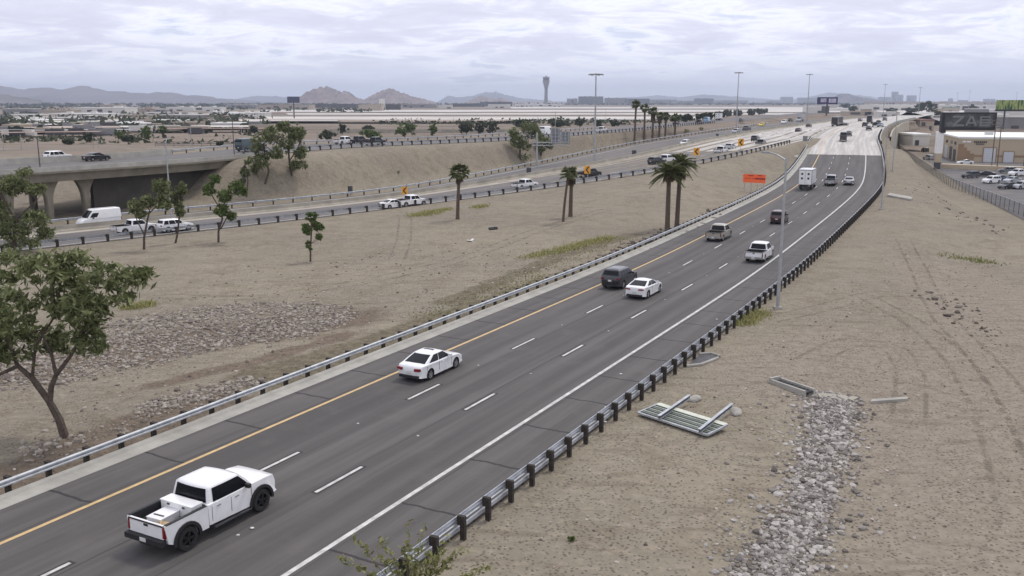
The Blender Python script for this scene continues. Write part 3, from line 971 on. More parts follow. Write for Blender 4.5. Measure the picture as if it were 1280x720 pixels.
def gh_fn(sp):
    zb, zt, rb, rr, fr, fb, wb, wt = sp['gh']
    ez = lambda t: zb + (zt - zb) * t
    rd = lambda t: max(0.0, (t - .86) / .14) ** 2
    hw = lambda t: wb + (wt - wb) * (t ** 1.25) - .075 * rd(t)
    xf = lambda t: fb + (fr - fb) * (t ** 1.12) - .12 * rd(t)
    xr = lambda t: rb + (rr - rb) * (t ** 1.12) + .09 * rd(t)
    cf = .16; cr = .08
    front = lambda s, t: (xf(t) - cf * s * s * (1 - .3 * t), s * hw(t), ez(t))
    rear = lambda s, t: (xr(t) + cr * s * s, s * hw(t), ez(t))
    def side(g):
        return lambda u, t: (xr(t) + cr + (xf(t) - cf * (1 - .3 * t) - xr(t) - cr) * u, g * (hw(t) + .02 * math.sin(math.pi * u)), ez(t))
    return front, rear, side, (zt, xr(1), xf(1), hw(1), cf * .7, cr)


def patch(bm, fn, us, ts, mat=0, flip=False):
    g = [[bm.verts.new(fn(u, t)) for u in us] for t in ts]
    for i in range(len(ts) - 1):
        for j in range(len(us) - 1):
            q = (g[i][j], g[i][j + 1], g[i + 1][j + 1], g[i + 1][j])
            f = bm.faces.new(q[::-1] if flip else q)
            f.material_index = mat


def bm_mesh(bm, name, mats, smooth=True, ang=38):
    bmesh.ops.remove_doubles(bm, verts=bm.verts, dist=.0015)
    bmesh.ops.recalc_face_normals(bm, faces=bm.faces)
    me = bpy.data.meshes.new(name); bm.to_mesh(me); bm.free()
    for m in mats: me.materials.append(m)
    if smooth:
        me.polygons.foreach_set('use_smooth', np.ones(len(me.polygons), dtype=bool)); me.set_sharp_from_angle(angle=R(ang))
    return me


def wheel_meshes(Rw, w, rimmat):
    mb = MB(); n = 22
    prof = [(Rw * .62, -w / 2), (Rw * .93, -w / 2), (Rw, -w * .36), (Rw, w * .36), (Rw * .93, w / 2), (Rw * .62, w / 2)]
    vs = [(r * math.cos(a), y, r * math.sin(a)) for r, y in prof for a in [2 * math.pi * k / n for k in range(n)]]
    fs = [(i * n + k, i * n + (k + 1) % n, (i + 1) * n + (k + 1) % n, (i + 1) * n + k) for i in range(len(prof) - 1) for k in range(n)]
    mb.add(vs, fs)
    tyre = mb.mesh('wheel', RUB, True)
    mb = MB()
    for y in (-w * .42, w * .42):
        for k in range(5):
            a = 2 * math.pi * k / 5
            M = Matrix.Rotation(-a, 3, 'Y')
            mb.box(tuple(M @ Vector((Rw * .33, y, 0))), (Rw * .62, .03, Rw * .20), 0, M)
        mb.tube([(0, y - .02, 0), (0, y + .02, 0)], Rw * .16, 10)
    vs = [(r * math.cos(a), y, r * math.sin(a)) for r, y in ((Rw * .63, -w * .46), (Rw * .55, -w * .40), (Rw * .55, w * .40), (Rw * .63, w * .46)) for a in [2 * math.pi * k / n for k in range(n)]]
    mb.add(vs, [(i * n + k, i * n + (k + 1) % n, (i + 1) * n + (k + 1) % n, (i + 1) * n + k) for i in range(3) for k in range(n)])
    mb.tube([(0, -.03, 0), (0, .03, 0)], Rw * .6, 16, 1)
    return tyre, mb.mesh('rim', [rimmat, TRIM])


def veh_parts(kind, color):
    """list of (name, mesh, loc, rot, [(subname, mesh)])"""
    key = (kind, color)
    if key in VCACHE: return VCACHE[key]
    sp = SPEC[kind]; pm_ = PAINT[color]; out = []
    bm = lower_bm(sp)
    front, rear, side, (zt, xr1, xf1, hw1, cf1, cr1) = gh_fn(sp)
    ss = [-1, -.8, -.4, 0, .4, .8, 1]; ts = [0, .2, .4, .6, .8, .87, .92, .96, 1]; us = [0, .15, .3, .45, .6, .75, .9, 1]
    patch(bm, front, ss, ts); patch(bm, rear, ss, ts, 0, True)
    patch(bm, side(1), us, ts, 0, True); patch(bm, side(-1), us, ts)
    def roof(u, s):
        a, b = xr1 + cr1 * s * s, xf1 - cf1 * s * s
        e = math.sin(math.pi * u)
        return (a + (b - a) * u, s * (hw1 + .02 * e), zt + .055 * (1 - s ** 2) * min(1, e * 2.2) )
    patch(bm, roof, us, ss)
    if kind == 'sedan':       # sunroof glass
        patch(bm, lambda u, s: tuple(np.array(roof(u, s)) + [0, 0, .006]), [.42, .55, .7], [-.62, -.2, .2, .62], 1)
    W2 = sp['W'] / 2
    mbx = MB()
    if 'bed' in sp:
        x0, x1, zc = sp['bed']
        # bed sides with wheel arches
        for g in (-1, 1):
            Ra = sp['R'] * 1.17; zb = sp['zb']; a0 = math.asin(max(-.9, min(.9, (zb - sp['R']) / Ra)))
            poly = [(x0 + .1, zb + .16)] + [(sp['wr'] + Ra * math.cos(math.pi - a0 + (2 * a0 - math.pi) * k / 10), sp['R'] + Ra * math.sin(math.pi - a0 + (2 * a0 - math.pi) * k / 10)) for k in range(11)] + [(x1 + .002, zb), (x1 + .002, zc + .01), (x0 + .03, zc), (x0, zc - .1)]
            mbx.prism(poly, lambda x, z: (x, g * W2 * .985, z), lambda x, z: (x, g * (W2 - .13), z), 0)
            mbx.box(((x0 + x1) / 2, g * (W2 - .137), zc - .24), (x1 - x0 - .2, .012, .47), 1)
            mbx.box(((x0 + x1) / 2, g * (W2 - .075), zc + .012), (x1 - x0 - .1, .13, .03), 1)
            mbx.box((sp['wr'], g * (W2 - .32), sp['R'] + Ra * .55), (Ra * 1.9, .38, Ra * .9), 1)
        mbx.box(((x0 + x1) / 2, 0, zc - .50), (x1 - x0 - .06, sp['W'] - .24, .08), 1)
        mbx.box((x1 - .03, 0, zc - .25), (.06, sp['W'] - .26, .5), 1)
        mbx.box(((x0 + x1) / 2 - .05, 0, zb + .2), (x1 - x0 - .3, sp['W'] * .5, .22), 1)
    if 'box' in sp:
        x0, x1, z0, z1 = sp['box']; wb_ = sp['W'] / 2 + .06
        mbx.box(((x0 + x1) / 2, 0, (z0 + z1) / 2), (x1 - x0, 2 * wb_, z1 - z0), 0)
        for g in (-1, 1):
            mbx.box(((x0 + x1) / 2, g * wb_, z1 - .05), (x1 - x0 + .04, .05, .12), 2)
            mbx.box(((x0 + x1) / 2, g * wb_, z0 + .06), (x1 - x0 + .04, .05, .14), 2)
            mbx.box((x0 - .01, g * (wb_ - .05), (z0 + z1) / 2), (.05, .12, z1 - z0 + .02), 2)
        mbx.box((x0 - .01, 0, z1 - .08), (.05, 2 * wb_ - .24, .16), 2)
        mbx.box((x0 - .008, 0, (z0 + z1) / 2 - .05), (.03, .03, z1 - z0 - .3), 1)
        mbx.box((x0 / 2 + x1 / 2, 0, z0 - .17), (x1 - x0 + .5, .9, .22), 1)
        if kind == 'boxtruck':
            for g in (-.55, .55):
                mbx.box((x0 - .008, g, (z0 + z1) / 2 + .55), (.03, .34, .34), 1)
                mbx.box((x0 - .008, g, (z0 + z1) / 2 - .25), (.03, .34, .34), 1)
            mbx.box((x0 - .18, 0, .58), (.3, 2.0, .16), 1)
        else:
            for xx in (-5.4, 5.0): pass
    tmp = mbx.mesh('tmp', [])
    bm.from_mesh(tmp); bpy.data.meshes.remove(tmp)
    out.append(('body', bm_mesh(bm, 'body', [pm_, TRIM, CHROME], True, 50), (0, 0, 0), (0, 0, 0), []))

    def glass(name, fn, a, b, flip, offv):
        g = bmesh.new()
        patch(g, lambda u, t: tuple(np.array(fn(u, t)) + offv), a, b, 0, flip)
        r = bmesh.ops.extrude_face_region(g, geom=list(g.faces))
        vs = [v for v in r['geom'] if isinstance(v, bmesh.types.BMVert)]
        bmesh.ops.translate(g, verts=vs, vec=[-.02 * q / (np.linalg.norm(offv) + 1e-9) for q in offv])
        return (name, bm_mesh(g, name, [CGL]), (0, 0, 0), (0, 0, 0), [])
    lin = lambda a, b, n: list(np.linspace(a, b, n))
    out.append(glass('windshield', front, lin(-.9, .9, 7), lin(.12, .85, 5), False, np.array([.010, 0, .006])))
    tlo = .42 if kind in ('van',) else .14
    if kind not in ('boxtruck', 'semi'):
        out.append(glass('rear_window', rear, lin(-.86, .86, 7), lin(.5 if kind == 'van' else (.30 if kind in ('suv', 'boxy') else .12), .84, 5), True, np.array([-.012, 0, .006])))
    for g in (-1, 1):
        bmg = bmesh.new()
        spans = {'sedan': [(.10, .46), (.485, .93)], 'coupe': [(.12, .44), (.465, .93)], 'suv': [(.05, .27), (.30, .60), (.625, .95)], 'boxy': [(.05, .3), (.33, .62), (.65, .93)], 'pickup': [(.08, .47), (.5, .93)], 'bigpickup': [(.09, .95)], 'van': [(.74, .95)], 'boxtruck': [(.15, .9)], 'semi': [(.45, .9)]}[kind]
        for a, b in spans:
            offv = np.array([0, .010 * g, 0])
            patch(bmg, lambda u, t: tuple(np.array(side(g)(u, t)) + offv), lin(a, b, 4), lin(.10 if kind != 'van' else .16, .84 if kind != 'van' else .6, 4), 0, g > 0)
        out.append(('side_window', bm_mesh(bmg, 'side_window', [CGL]), (0, 0, 0), (0, 0, 0), []))
    # rear face position
    xr = -3.7 if kind == 'boxtruck' else (-8.2 if kind == 'semi' else (sp['bed'][0] if 'bed' in sp else sp['top'][1][0]))
    ztl = {'sedan': .80, 'coupe': .86, 'suv': .98, 'boxy': .95, 'pickup': .93, 'bigpickup': 1.06, 'van': 1.0, 'boxtruck': .82, 'semi': .9}[kind]
    for g in (-1, 1):
        mb = MB()
        s = {'sedan': (.14, .42, .16), 'coupe': (.12, .5, .1), 'suv': (.14, .26, .15), 'boxy': (.06, .16, .26), 'pickup': (.1, .13, .42), 'bigpickup': (.1, .15, .46), 'van': (.08, .14, .45), 'boxtruck': (.06, .22, .12), 'semi': (.06, .22, .12)}[kind]
        yy = g * (W2 * (.90 if 'bed' not in sp and 'box' not in sp else .97) - s[1] / 2 - (.02 if 'bed' in sp else .0))
        rz = g * (.28 if 'bed' not in sp and 'box' not in sp else 0)
        mb.box((0, 0, 0), s, 0, Matrix.Rotation(-rz, 3, 'Z'))
        bmt = bmesh.new(); tm = mb.mesh('t', RED); bmt.from_mesh(tm); bpy.data.meshes.remove(tm)
        bmesh.ops.bevel(bmt, geom=list(bmt.edges), offset=.025, segments=2, affect='EDGES')
        out.append(('taillight', bm_mesh(bmt, 'taillight', [RED]), (xr + .03 if 'box' not in sp else xr - .03, yy, ztl), (0, 0, 0), []))
        mb = MB(); mb.box((0, 0, 0), (.16, .30, .14), 0, Matrix.Rotation(-g * .35, 3, 'Z'))
        xfz = sp['top'][-2]
        out.append(('headlight', mb.mesh('headlight', LENS), (xfz[0] - .115, g * (W2 * .66), sp['top'][-2][1] - .06), (0, 0, 0), []))
        mb = MB(); mb.box((0, 0, 0), (.14, .22, .16), 0); mb.box((0, -g * .12, -.05), (.06, .12, .05), 1)
        zb = sp['gh'][0]
        out.append(('mirror', mb.mesh('mirror', [TRIM if kind in ('bigpickup', 'boxy', 'van') else pm_, TRIM]), (side(1)(.86, .12)[0], g * (sp['gh'][6] + .16), zb + .13), (0, 0, 0), []))
    mb = MB()
    if 'bed' in sp:
        x0, x1, zc = sp['bed']
        mb.box((x0 + .035, 0, zc - .27), (.09, sp['W'] - .30, .54), 0)
        mb.box((x0 + .02, 0, zc - .03), (.12, sp['W'] - .30, .05), 1)
        mb.box((x0 - .012, 0, zc - .14), (.02, .22, .09), 1)
        out.append(('tailgate', mb.mesh('tailgate', [pm_, TRIM]), (0, 0, 0), (0, 0, 0), []))
        mb = MB(); mb.box((x0 - .08, 0, sp['zb'] + .22), (.22, sp['W'] - .1, .20), 0); mb.box((x0 - .02, 0, sp['zb'] + .08), (.2, .5, .14), 0)
        out.append(('bumper', mb.mesh('bumper', [TRIM if kind == 'bigpickup' else CHROME]), (0, 0, 0), (0, 0, 0), []))
        mb = MB(); mb.box((x0 - .197, 0.0, sp['zb'] + .24), (.012, .31, .15), 0)
        out.append(('licence_plate', mb.mesh('licence_plate', PLATE), (0, 0, 0), (0, 0, 0), []))
    elif 'box' not in sp:
        mb.box((xr + .05, 0, sp['zb'] + .13), (.14, sp['W'] * .74, .16), 0)
        out.append(('bumper', mb.mesh('bumper', TRIM), (0, 0, 0), (0, 0, 0), []))
        mb = MB(); mb.box((xr - .005, 0, .62 if kind in ('sedan', 'coupe') else .80), (.03, .31, .15), 0)
        out.append(('licence_plate', mb.mesh('licence_plate', PLATE), (0, 0, 0), (0, 0, 0), []))
    wt_ = {'bigpickup': .32, 'semi': .5, 'boxtruck': .42}.get(kind, .24)
    ty, rm = wheel_meshes(sp['R'], wt_, RIMB if kind in ('bigpickup', 'boxy') else RIM)
    axles = [sp['wr'], sp['wf']] + ([-5.3, 4.0] if kind == 'semi' else [])
    for xc in axles:
        for g in (-1, 1):
            out.append(('wheel', ty, (xc, g * (W2 - wt_ / 2 + (.035 if kind == 'bigpickup' else -.02)), sp['R']), (0, 0, 0), [('rim', rm)]))
    # door seams and handles, seen on the flanks
    if kind in ('sedan', 'coupe', 'suv', 'pickup', 'bigpickup', 'boxy'):
        zb = sp['gh'][0]; xs = [side(1)(u, 0)[0] for u in (.04, .475, .95)]
        for g in (-1, 1):
            for u in (.24, .66):
                mb = MB(); mb.box((side(1)(u, 0)[0] - .12, g * (W2 + .012), zb - .12), (.2, .03, .035), 0)
                out.append(('door_handle', mb.mesh('door_handle', pm_ if kind != 'bigpickup' else CHROME), (0, 0, 0), (0, 0, 0), []))
            for xx in xs:
                mb = MB(); mb.box((xx, g * (W2 + .001), zb - .02 - (zb - sp['zb'] - .2) / 2), (.012, .012, zb - sp['zb'] - .25), 0)
                out.append(('door_seam', mb.mesh('door_seam', TRIM), (0, 0, 0), (0, 0, 0), []))
        if kind == 'bigpickup':      # black flares over the arches
            for g in (-1, 1):
                for xc in (sp['wr'], sp['wf']):
                    Ra = sp['R'] * 1.17; mb = MB(); k_n = 13
                    vs = []
                    for rr_ in (Ra - .01, Ra + .11):
                        for yy in (g * (W2 - .05), g * (W2 + .055)):
                            for k in range(k_n):
                                a = -.12 + (math.pi + .24) * k / (k_n - 1); vs.append((xc + rr_ * math.cos(a), yy, sp['R'] + rr_ * math.sin(a)))
                    fs = []
                    for a_, b_ in ((0, 1), (1, 3), (3, 2), (2, 0)): fs += [(a_ * k_n + k, a_ * k_n + k + 1, b_ * k_n + k + 1, b_ * k_n + k) for k in range(k_n - 1)]
                    fs += [(0, k_n, 3 * k_n, 2 * k_n), (k_n - 1, 2 * k_n - 1, 4 * k_n - 1, 3 * k_n - 1)]
                    mb.add(vs, fs); out.append(('fender_flare', mb.mesh('fender_flare', TRIM), (0, 0, 0), (0, 0, 0), []))
        if kind in ('pickup', 'bigpickup'):
            for g in (-1, 1):
                mb = MB(); mb.box(((sp['wr'] + sp['wf']) / 2 + .35, g * (W2 - .02), sp['zb'] - .08), (1.9, .16, .06), 0)
                out.append(('side_step', mb.mesh('side_step', DARKG), (0, 0, 0), (0, 0, 0), []))
    VCACHE[key] = out
    return out


def joined(kind, color):
    key = (kind, color, 'one')
    if key in VCACHE: return VCACHE[key]
    bm = bmesh.new(); mats = []
    def addm(me, M):
        b0 = len(bm.faces)
        t_ = me.copy(); t_.transform(M)
        mi = []
        for m in me.materials:
            if m not in mats: mats.append(m)
            mi.append(mats.index(m))
        bm.from_mesh(t_); bpy.data.meshes.remove(t_)
        bm.faces.ensure_lookup_table()
        for f in bm.faces[b0:]: f.material_index = mi[min(f.material_index, len(mi) - 1)]
    for nm, me, loc, rot, subs in veh_parts(kind, color):
        if nm in ('door_seam', 'door_handle', 'licence_plate'): continue
        addm(me, Matrix.Translation(loc))
        for _, sm in subs: addm(sm, Matrix.Translation(loc))
    me = bpy.data.meshes.new(kind); bm.to_mesh(me); bm.free()
    for m in mats: me.materials.append(m)
    VCACHE[key] = me
    return me


NAMES = dict(sedan='car', coupe='car', suv='suv', boxy='suv', pickup='pickup_truck', bigpickup='pickup_truck', van='cargo_van', boxtruck='box_truck', semi='articulated_truck')
CATS = dict(sedan='car', coupe='car', suv='car', boxy='car', pickup='pickup truck', bigpickup='pickup truck', van='van', boxtruck='truck', semi='truck')


def vehicle(kind, color, loc, heading, label, group, full=True):
    """heading: direction of travel, angle from +X"""
    nm = NAMES[kind]
    if not full:
        o = link(nm, joined(kind, color), None, loc, (0, 0, heading))
        return tag(o, label, CATS[kind], group)
    r = empty(nm, loc, heading)
    tag(r, label, CATS[kind], group)
    for n_, me, l, ro, subs in veh_parts(kind, color):
        o = link(n_, me, r, l, ro)
        for sn, sm in subs: link(sn, sm, o)
    return r


ALLP = dict(main=off(MAIN, 5.5), near=(ribbon(NEAR, BAR, 200, 3)[:, 1]), far=ribbon(BAR, FARE, 200, 3)[:, 1], up=off(UP, 7))
ALLK = {k: normals(v)[1] for k, v in ALLP.items()}


def road_frame(road, xy):
    p = ALLP[road]; i = int(np.argmin(np.linalg.norm(p[:, :2] - np.array(xy)[:2], axis=1)))
    return math.atan2(ALLK[road][i][1], ALLK[road][i][0]), p[i, 2]


def on_road(kind, color, px, py, road, label, group, mode='c', rev=False, full=True, dz=0.0):
    """py is where the tyres meet the road; mode 'rr' means the rear right tyre"""
    zr = {'main': zmain}.get(road)
    q = P(px, py, zr) if zr else None
    if q is None:
        z = 0.0
        for _ in range(25):                       # settle on the road's own height
            q = P(px, py, z); h, z1 = road_frame(road, q); z = .5 * z + .5 * z1
    h, z = road_frame(road, q)
    if road == 'main': z = q[2]
    if rev: h += math.pi
    sp = SPEC[kind]; c = Vector((q[0], q[1], 0))
    f = Vector((math.cos(h), math.sin(h), 0)); l = Vector((-f.y, f.x, 0))
    if mode == 'rr': c = c - f * sp['wr'] + l * (sp['W'] / 2 - .05)
    return vehicle(kind, color, (c.x, c.y, z + dz + .01), h, label, group, full)


g1 = 'vehicles driving away on the near highway'
big = on_road('bigpickup', 'white', 235, 688, 'main', 'large white crew cab pickup with tool chest in its bed, nearest vehicle on the highway', g1, 'rr')
on_road('sedan', 'white', 538, 475, 'main', 'white saloon car with a dark sunroof beside the yellow line', g1, 'rr')
on_road('suv', 'charcoal', 779, 361, 'main', 'charcoal black estate SUV side by side with a white low car', g1, 'rr')
on_road('coupe', 'white', 810, 373, 'main', 'low white fastback car side by side with a black SUV', g1, 'rr')
on_road('pickup', 'tan', 904, 302, 'main', 'pale tan pickup with empty bed in the left lane', g1, 'rr')
on_road('pickup', 'white', 956, 328, 'main', 'white pickup with black rear glass in the right lane by the lamp post', g1, 'rr')
on_road('boxy', 'maroon', 980, 281, 'main', 'dark maroon boxy off-roader just behind the lamp post', g1, 'rr')
on_road('boxtruck', 'white', 1015, 237, 'main', 'white box truck with square cargo body and rear doors', g1, 'rr')
on_road('pickup', 'silver', 1044, 232, 'main', 'silver pickup right beside the white box truck', g1, 'rr')
on_road('sedan', 'silver', 1067, 231.5, 'main', 'pale silver saloon nearest the white edge line beside another pickup', g1, 'rr')
on_road('van', 'charcoal', 1054, 176, 'main', 'black van on the pale concrete part of the highway', g1, full=False)
on_road('sedan', 'charcoal', 1061, 169.5, 'main', 'small dark car right ahead of the black van on the concrete', g1, full=False)
g2 = 'distant traffic at the top of the climb'
for kd_, co_, x, y, lab in (('sedan', 'black', 1086, 162.5, 'low black car near the right parapet at the top of the climb'), ('suv', 'black', 1081, 158.5, 'black SUV in the middle of the distant queue'), ('boxtruck', 'charcoal', 1087, 154.5, 'dark box truck standing tall in the distant queue'), ('suv', 'charcoal', 1098, 155.5, 'dark SUV just right of the distant box truck'),
                            ('pickup', 'black', 1094, 158.8, 'black pickup at the right end of the distant queue'), ('sedan', 'skyblue', 1101, 158.5, 'light blue car beside the right parapet at the bend'), ('sedan', 'grey', 1075, 151.5, 'grey car far ahead left of the dark box truck'), ('suv', 'grey', 1106, 151, 'grey SUV leaving round the far bend')):
    on_road(kd_, co_, x, y, 'main', lab, g2, full=False)

g3 = 'vehicles heading right on the second highway'
on_road('pickup', 'white', 157, 293.5, 'near', 'white pickup with a dark bed behind the thin trees by the rail', g3, 'rr')
on_road('suv', 'white', 211, 291, 'near', 'white SUV following close ahead of a white pickup behind the trees', g3, 'rr')
on_road('sedan', 'white', 492, 260, 'near', 'white car under the first orange chevron sign', g3)
on_road('pickup', 'white', 514, 257, 'near', 'white pickup just ahead of a white car at the first chevron sign', g3)
on_road('pickup', 'white', 656, 236, 'near', 'white pickup left of the paired palms with the brown ball', g3)
on_road('pickup', 'black', 737, 221, 'near', 'black pickup behind the second chevron sign', g3)
on_road('suv', 'black', 820, 206, 'near', 'black SUV hidden partly by the bushy palms', g3)
on_road('pickup', 'white', 832, 203.5, 'near', 'white pickup emerging above the bushy palms', g3)
on_road('pickup', 'white', 901, 192, 'near', 'white pickup with a dark tail right of the third chevron sign', g3, full=False)
on_road('suv', 'silver', 913, 187.5, 'near', 'pale silver SUV between two chevron signs', g3, full=False)
on_road('pickup', 'grey', 951, 182.5, 'near', 'dark grey pickup right of the last chevron sign', g3, full=False)
on_road('suv', 'black', 944, 176.5, 'near', 'black SUV out on the pale concrete above the last chevron sign', g3, full=False)
on_road('sedan', 'black', 998, 165, 'near', 'small black car on the pale concrete by the grey sign', g3, full=False)
on_road('semi', 'black', 1047, 158.5, 'near', 'black articulated truck far off between the two highways', g3, full=False)
on_road('sedan', 'charcoal', 1057, 158, 'near', 'dark car just right of the far articulated truck', g3, full=False)
on_road('sedan', 'black', 1011, 159, 'near', 'tiny black car above the grey sign', g3, full=False)
g4 = 'vehicles coming left on the second highway'
on_road('van', 'white', 124, 283, 'far', 'white high roof cargo van in front of the bridge columns', g4, rev=True)
on_road('suv', 'white', 856, 182, 'far', 'white SUV on the far carriageway right of the row of palms', g4, rev=True)
on_road('suv', 'silver', 920, 166.5, 'far', 'pale SUV at the foot of the second tall mast', g4, rev=True, full=False)
on_road('pickup', 'charcoal', 933, 163, 'far', 'dark pickup just right of the second tall mast', g4, rev=True, full=False)
on_road('sedan', 'yellow', 952, 157.5, 'far', 'yellow car on the distant far carriageway', g4, rev=True, full=False)
on_road('suv', 'white', 980, 154.5, 'far', 'white SUV at the head of the distant oncoming group', g4, rev=True, full=False)
on_road('suv', 'black', 988, 152, 'far', 'black SUV beside the white one in the distant oncoming group', g4, rev=True, full=False)
on_road('boxtruck', 'silver', 1000, 152, 'far', 'grey truck left of the third tall mast', g4, rev=True, full=False)
g5 = 'vehicles on the upper road'
on_road('suv', 'white', 73, 201, 'up', 'white SUV on the bridge left of a dark car', g5)
on_road('sedan', 'charcoal', 121, 201, 'up', 'dark car on the bridge right of a white SUV', g5)
on_road('van', 'teal', 311, 189, 'up', 'dark green van partly behind the embankment tree', g5)
on_road('pickup', 'white', 431, 180.5, 'up', 'white pickup ahead of a dark pair on the embankment road', g5)
on_road('pickup', 'black', 448, 180, 'up', 'black pickup between the white pickup and another black one', g5)
on_road('pickup', 'black', 469, 181.5, 'up', 'black pickup nearest the embankment rail, last of three', g5)
on_road('van', 'white', 683, 168.5, 'up', 'white van behind the grey sign panels', g5)
on_road('pickup', 'white', 752, 165.5, 'up', 'white pickup right behind the first tall mast', g5)
for kd_, co_, x, y, lab in (('sedan', 'charcoal', 845, 156, 'dark car behind the last palm of the row'), ('pickup', 'charcoal', 874, 155, 'dark pickup behind a light blue van on the upper road'), ('van', 'skyblue', 884, 153.5, 'light blue van below the hedge of the upper road'), ('boxtruck', 'white', 899, 150.5, 'white box truck by the end of the hedge'), ('suv', 'grey', 927, 152.5, 'grey SUV on the upper road right of the second tall mast')):
    on_road(kd_, co_, x, y, 'up', lab, g5, full=False)
g6 = 'cars parked beside the warehouse'
for kd_, co_, x, y, hd, lab in (('suv', 'black', 1213, 222.5, 200, 'black SUV parked alone nearest the billboard column'), ('sedan', 'charcoal', 1232, 220.5, 150, 'dark car parked behind a white one in the car park'), ('suv', 'white', 1239, 229, 205, 'bright white SUV parked in the middle of the car park'), ('sedan', 'blue', 1248, 226.5, 205, 'dark blue car tucked right of the bright white SUV'), ('suv', 'grey', 1259, 216.5, 160, 'dark grey SUV parked nearest the warehouse wall'),
                                ('pickup', 'white', 1273, 220, 200, 'white pickup parked under the second utility pole'), ('sedan', 'silver', 1265, 228.5, 205, 'silver car parked between dark and white cars'), ('sedan', 'black', 1259, 236, 205, 'black car parked nearest the chain link fence'), ('suv', 'silver', 1276, 236, 205, 'silver SUV parked at the right end nearest the fence'), ('sedan', 'white', 1206, 205.5, 180, 'white car parked against the warehouse corner')):
    q = P(x, y, -2.42); vehicle(kd_, co_, tuple(q + [0, 0, .01]), R(hd), lab, g6)

# things carried in the big pickup's bed (they rest there, so each stands alone)
bx = big.matrix_basis.copy() if False else Matrix.Translation(big.location) @ Matrix.Rotation(big.rotation_euler.z, 4, 'Z')
mb = MB(); mb.box((0, 0, .24), (.52, 1.62, .46)); mb.box((0, 0, .49), (.56, 1.68, .05)); mb.box((-.28, .4, .4), (.03, .12, .06), 1); mb.box((-.28, -.4, .4), (.03, .12, .06), 1)
o = mb.build('tool_chest', [PAINT['white'], DARKG], None, bx @ Vector((-1.2, 0, .97)), (0, 0, big.rotation_euler.z)); tag(o, 'white tool chest across the bed of the large pickup', 'tool chest')
mb = MB(); mb.box((0, 0, .16), (.9, .7, .30)); mb.box((0, 0, .325), (.94, .74, .03)); mb.box((-.2, 0, .35), (.06, .5, .03), 1)
o = mb.build('storage_box', [PAINT['white'], DARKG], None, bx @ Vector((-1.95, .15, .90)), (0, 0, big.rotation_euler.z + .05)); tag(o, 'low white box lying behind the tool chest in the pickup bed', 'box')
mb = MB(); mb.box((0, 0, .12), (.5, .45, .24)); mb.tube([(-.2, -.1, .26), (.2, .1, .28)], .05, 8)
o = mb.build('cardboard_box', pmat('cardboard', (.42, .31, .18), .9, .15), None, bx @ Vector((-2.5, -.35, .90)), (0, 0, big.rotation_euler.z + .3)); tag(o, 'tan cardboard box near the tailgate in the pickup bed', 'box')
mb = MB(); mb.tube([(-.3, 0, .07), (.35, .1, .10)], .07, 8); mb.box((.1, -.2, .1), (.35, .2, .2), 0, Matrix.Rotation(.5, 3, 'Z'))
o = mb.build('grey_tools', pmat('grey_tool_steel', (.3, .31, .33), .5, .2), None, bx @ Vector((-2.45, .5, .90)), (0, 0, big.rotation_euler.z)); tag(o, 'grey gear piled in the left rear corner of the pickup bed', 'tools')

# ------------------------------------------------------------------ trees
LEAF_A = leafmat('leaves_dark_green', (.075, .092, .036), (.15, .175, .07), (.27, .29, .135))
LEAF_B = leafmat('leaves_bright_green', (.06, .09, .026), (.11, .155, .045), (.18, .23, .08))
LEAF_P = leafmat('leaves_palm', (.05, .062, .022), (.10, .118, .042), (.18, .185, .08))
LEAF_F = leafmat('leaves_far_green', (.035, .045, .025), (.055, .068, .035), (.085, .095, .05))
LEAF_S = leafmat('leaves_desert_shrub', (.13, .14, .05), (.21, .215, .08), (.30, .30, .13))
LEAF_Y = leafmat('leaves_yellow_weed', (.21, .21, .075), (.32, .31, .12), (.43, .40, .20))
SKIRT = leafmat('dead_fronds', (.09, .065, .04), (.15, .11, .065), (.21, .155, .095))


def leaf_quads(C, size, r, elong=1.6):
    """leaf-shaped quads at centres C"""
    n = len(C)
    a = r.normal(size=(n, 3)); a /= np.linalg.norm(a, axis=1)[:, None]
    b = np.cross(a, r.normal(size=(n, 3))); b /= np.linalg.norm(b, axis=1)[:, None]
    s = (size * r.uniform(.6, 1.4, n))[:, None]
    V = np.stack([C - a * s * elong * .5, C + b * s * .32, C + a * s * elong * .5, C - b * s * .32], 1)
    return V.reshape(-1, 3), np.arange(4 * n).reshape(-1, 4)


def limb(mb, pts, r0, r1, n=7):
    k = len(pts)
    mb.tube(pts, [r0 + (r1 - r0) * i / (k - 1) for i in range(k)], n)


def crown_points(clumps, n, r):
    """clumps: (x, y, z, rx, rz, weight). leaves sit in sprigs inside the clumps"""
    w = np.array([c[5] for c in clumps], float); w /= w.sum()
    sp_ = []
    for c, k in zip(clumps, r.multinomial(max(12, n // 14), w)):
        d = r.normal(size=(k, 3)); d /= np.linalg.norm(d, axis=1)[:, None]
        rad = r.uniform(.25, 1, k) ** .55
        sp_.append(np.array(c[:3]) + d * rad[:, None] * np.array([c[3], c[3], c[4]]))
    sp_ = np.concatenate(sp_)
    i = r.integers(0, len(sp_), n)
    sz = np.mean([c[3] for c in clumps])
    return sp_[i] + r.normal(size=(n, 3)) * np.array([.16, .16, .11]) * sz, sp_


